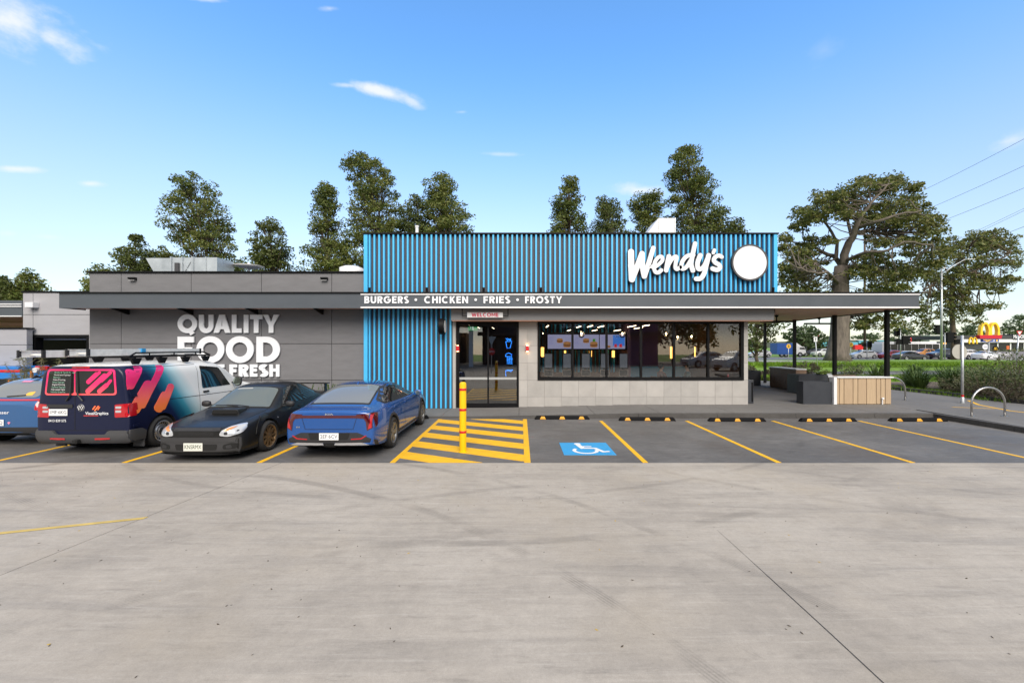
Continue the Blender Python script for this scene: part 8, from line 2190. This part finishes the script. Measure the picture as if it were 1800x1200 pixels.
for i, (x, y) in enumerate(((-28, -34), (-18, -36), (-2, -38), (20, -26), (25, -30), (31, -24), (36, -32), (17.5, -33), (42, -26), (28, -19))):
    r_ = random.Random(600 + i); h = 9 + r_.random() * 6; tt = thing('evergreen_tree', 'evergreen tree across the car park behind the camera, ' + ['furthest left', 'second from the left', 'behind the taco restaurant', 'right of the taco restaurant', 'behind the white ute', 'far right by the road', 'furthest right but one', 'right behind the purple tower', 'furthest right', 'close on the right by the kerb'][i], 'tree', (x, y, 0), 0, 'trees behind the camera')
    tk = MB(); tk.tube([(0, 0, 0), (.1, 0, h * .5), (0, .1, h * .95)], [.22, .15, .04], 8); cr = MB()
    for _ in range(60):
        a = r_.uniform(0, 2 * PI); z = h * r_.uniform(.28, 1); rd = (h * .24) * (1 - abs(z / h - .5) * .9) * math.sqrt(r_.random()); leaf_cloud(cr, (rd * math.cos(a), rd * math.sin(a), z), (1.2, 1.2, .9), 36, .6, r_)
    tk.build('trunk', M['bark_grey'], tt, True); cr.build('crown', M['leaf_gum'], tt)
t = thing('stop_sign', 'red octagonal STOP sign under a triangular sign mirrored in the glass door', 'sign', (-2.35, -4.5, 0), PI)
MB().tube([(0, .03, 0), (0, .03, 3.0)], .035, 8).build('pole', M['galvanised'], t, True)
MB().lathe([(0, -.02), (.30, -.02), (.30, 0), (0, 0)], 'y', (0, 0, 1.75), 8).build('board', M['red_paint'], t); wall_text('STOP', 0, -.024, 1.75, .2, M['letter_white'], t, .004)
MB().prism_y([(-.38, 2.95), (.38, 2.95), (0, 2.28)], -.02, 0).build('back_board', M['galvanised'], t)
# ------------------------------------------------------------------ two diners at a table behind the glass
mat('skin', (.42, .25, .18), .6); mat('hair_dark', (.02, .015, .012), .7); mat('cloth_teal', (.03, .09, .11), .85); mat('cloth_plum', (.09, .03, .04), .85); mat('cloth_jean', (.02, .03, .06), .9)
def seated_person(label, loc, rz, top, look=0.):
    t = thing('person', label, 'person', loc, rz)
    # joints of one continuous body, sitting with forearms on the table
    J = {'pelvis': ((0, 0, .52), .14), 'belly': ((0, .03, .70), .135), 'chest': ((0, .05, .92), .15), 'neck': ((0, .06, 1.08), .055), 'head': ((look * .02, .09, 1.22), .085), 'crown': ((look * .02, .08, 1.30), .075)}
    E = [('pelvis', 'belly'), ('belly', 'chest'), ('chest', 'neck'), ('neck', 'head'), ('head', 'crown')]
    for s, n in ((-1, 'l'), (1, 'r')):
        J.update({'sh' + n: ((s * .19, .05, .99), .065), 'el' + n: ((s * .25, .17, .76), .045), 'wr' + n: ((s * .12, .40, .80), .03), 'hip' + n: ((s * .10, .03, .52), .10), 'kn' + n: ((s * .14, .46, .53), .07), 'an' + n: ((s * .14, .44, .10), .045), 'to' + n: ((s * .15, .60, .05), .04)})
        E += [('chest', 'sh' + n), ('sh' + n, 'el' + n), ('el' + n, 'wr' + n), ('pelvis', 'hip' + n), ('hip' + n, 'kn' + n), ('kn' + n, 'an' + n), ('an' + n, 'to' + n)]
        for f, (dx_, dy_, dz_) in enumerate(((-.03, .07, .0), (-.012, .09, .005), (.008, .085, .005), (.026, .075, 0))):
            a = 'f%s%d' % (n, f); J[a] = ((s * .12 + dx_ - s * .02, .40 + dy_, .79 + dz_), .011); E.append(('wr' + n, a))
        J['th' + n] = ((s * .07, .44, .80), .012); E.append(('wr' + n, 'th' + n))
    ks_ = list(J); me = bpy.data.meshes.new('body'); me.from_pydata([J[k][0] for k in ks_], [(ks_.index(a), ks_.index(b)) for a, b in E], [])
    ob = bpy.data.objects.new('tmp', me); C.objects.link(ob); ob.modifiers.new('k', 'SKIN'); sv = me.skin_vertices[0].data
    for i, k in enumerate(ks_): sv[i].radius = (J[k][1], J[k][1] * (.72 if k in ('pelvis', 'belly', 'chest') else 1)); sv[i].use_root = (k == 'pelvis')
    m_ = ob.modifiers.new('s', 'SUBSURF'); m_.levels = 2; m_.render_levels = 2
    dg = bpy.context.evaluated_depsgraph_get(); dg.update(); out_ = bpy.data.meshes.new_from_object(ob.evaluated_get(dg)); bpy.data.objects.remove(ob)
    out_.materials.clear(); [out_.materials.append(q) for q in (M['skin'], top, M['cloth_jean'])]
    for p in out_.polygons:
        c = p.center; p.use_smooth = True
        p.material_index = 0 if c.z > 1.06 or (c.y > .36 and c.z > .7) else (1 if c.z > .62 else 2)
    link('body', out_, t)
    hr = MB(); bm = bmesh.new(); bmesh.ops.create_uvsphere(bm, u_segments=18, v_segments=12, radius=1)
    for q in bm.verts: q.co = Vector((q.co.x * .100, q.co.y * .108 + .055 - (.0 if q.co.z > -.2 else .03), q.co.z * .115 + 1.275))
    bmesh.ops.delete(bm, geom=[q for q in bm.verts if q.co.y > .115 and q.co.z < 1.31], context='VERTS'); hr.bm(bm).build('hair', M['hair_dark'], t, True)
    f = MB()
    for s in (-1, 1): f.lathe([(0, .172), (.011, .170), (.012, .165)], 'y', (s * .033, 0, 1.235), 8)
    f.build('eyes', M['hair_dark'], t); MB().prism_x([(.168, 1.235), (.200, 1.195), (.168, 1.190)], -.014, .014).build('nose', M['skin'], t); MB().box(-.025, .025, .160, .174, 1.155, 1.164).build('mouth', M['cloth_plum'], t)
seated_person('diner in a dark plum top seated at the table behind the fourth pane', (5.55, 17.0, .14), R(-75), M['cloth_plum'])
seated_person('diner in a dark teal top sitting opposite on the right', (6.75, 17.1, .14), R(80), M['cloth_teal'])
tb = thing('dining_table', 'small dark table between the two diners inside the window', 'table', (6.15, 17.05, .14)); MB().bbox(-.38, .38, -.35, .35, .72, .76, .01).build('table_top', M['int_timber'], tb); MB().tube([(0, 0, 0), (0, 0, .72)], .035, 10).build('pedestal', M['black_metal'], tb); MB().lathe([(0, 0), (.26, 0), (.26, .012), (.04, .03), (0, .03)], 'z', (0, 0, 0), 20).build('base', M['black_metal'], tb)
for i, (x, rz) in enumerate(((5.5, R(-75)), (6.8, R(80)))):
    ch = thing('dining_chair', ['dark chair under the diner in plum', 'dark chair under the diner in teal'][i], 'chair', (x, 17.0 + .1 * i, .14), rz, 'chairs at the window table')
    MB().bbox(-.21, .21, -.2, .22, .40, .445, .012).build('seat', M['int_timber'], ch); MB().bbox(-.2, .2, -.24, -.205, .46, .86, .012).build('backrest', M['int_timber'], ch)
    for a in (-.18, .18):
        for b in (-.2, .19): MB().box(a - .015, a + .015, b - .015, b + .015, 0, .40).build('leg', M['black_metal'], ch)
bt = MB().lathe([(0, 0), (.03, 0), (.03, .13), (.012, .17), (.012, .2), (0, .2)], 'z', (0, 0, 0), 14).build('sauce_bottle', M['red_paint'], None, 'auto'); bt.location = (7.45, 15.32, 1.01); tag(bt, 'red sauce bottle standing on the sill at the right end of the window', 'bottle')
sl = MB().box(.7, 7.75, 15.16, 15.5, .96, 1.008).build('window_shelf', M['int_timber']); tag(sl, 'dark shelf running along the inside of the long window', 'shelf')
sl.data.update()

# leaves and grit blown onto the concrete
r_ = random.Random(12); lt = MB()
for _ in range(260):
    x, y = r_.uniform(-9, 9), r_.uniform(2.3, 8.0); a = r_.uniform(0, PI); s = r_.uniform(.006, .018); d = Vector((math.cos(a), math.sin(a), 0)) * s; q = Vector((-d.y, d.x, 0)) * .45
    p = Vector((x, y, .003)); lt.mi = 0 if r_.random() < .85 else 1; lt.add([p - d, p + q, p + d + Vector((0, 0, .004)), p - q], [(0, 1, 2, 3)])
tag(lt.build('litter', [mat('leaf_litter', (.06, .045, .03), .9), mat('leaf_yellow', (.5, .33, .03), .8)]), kind='stuff')
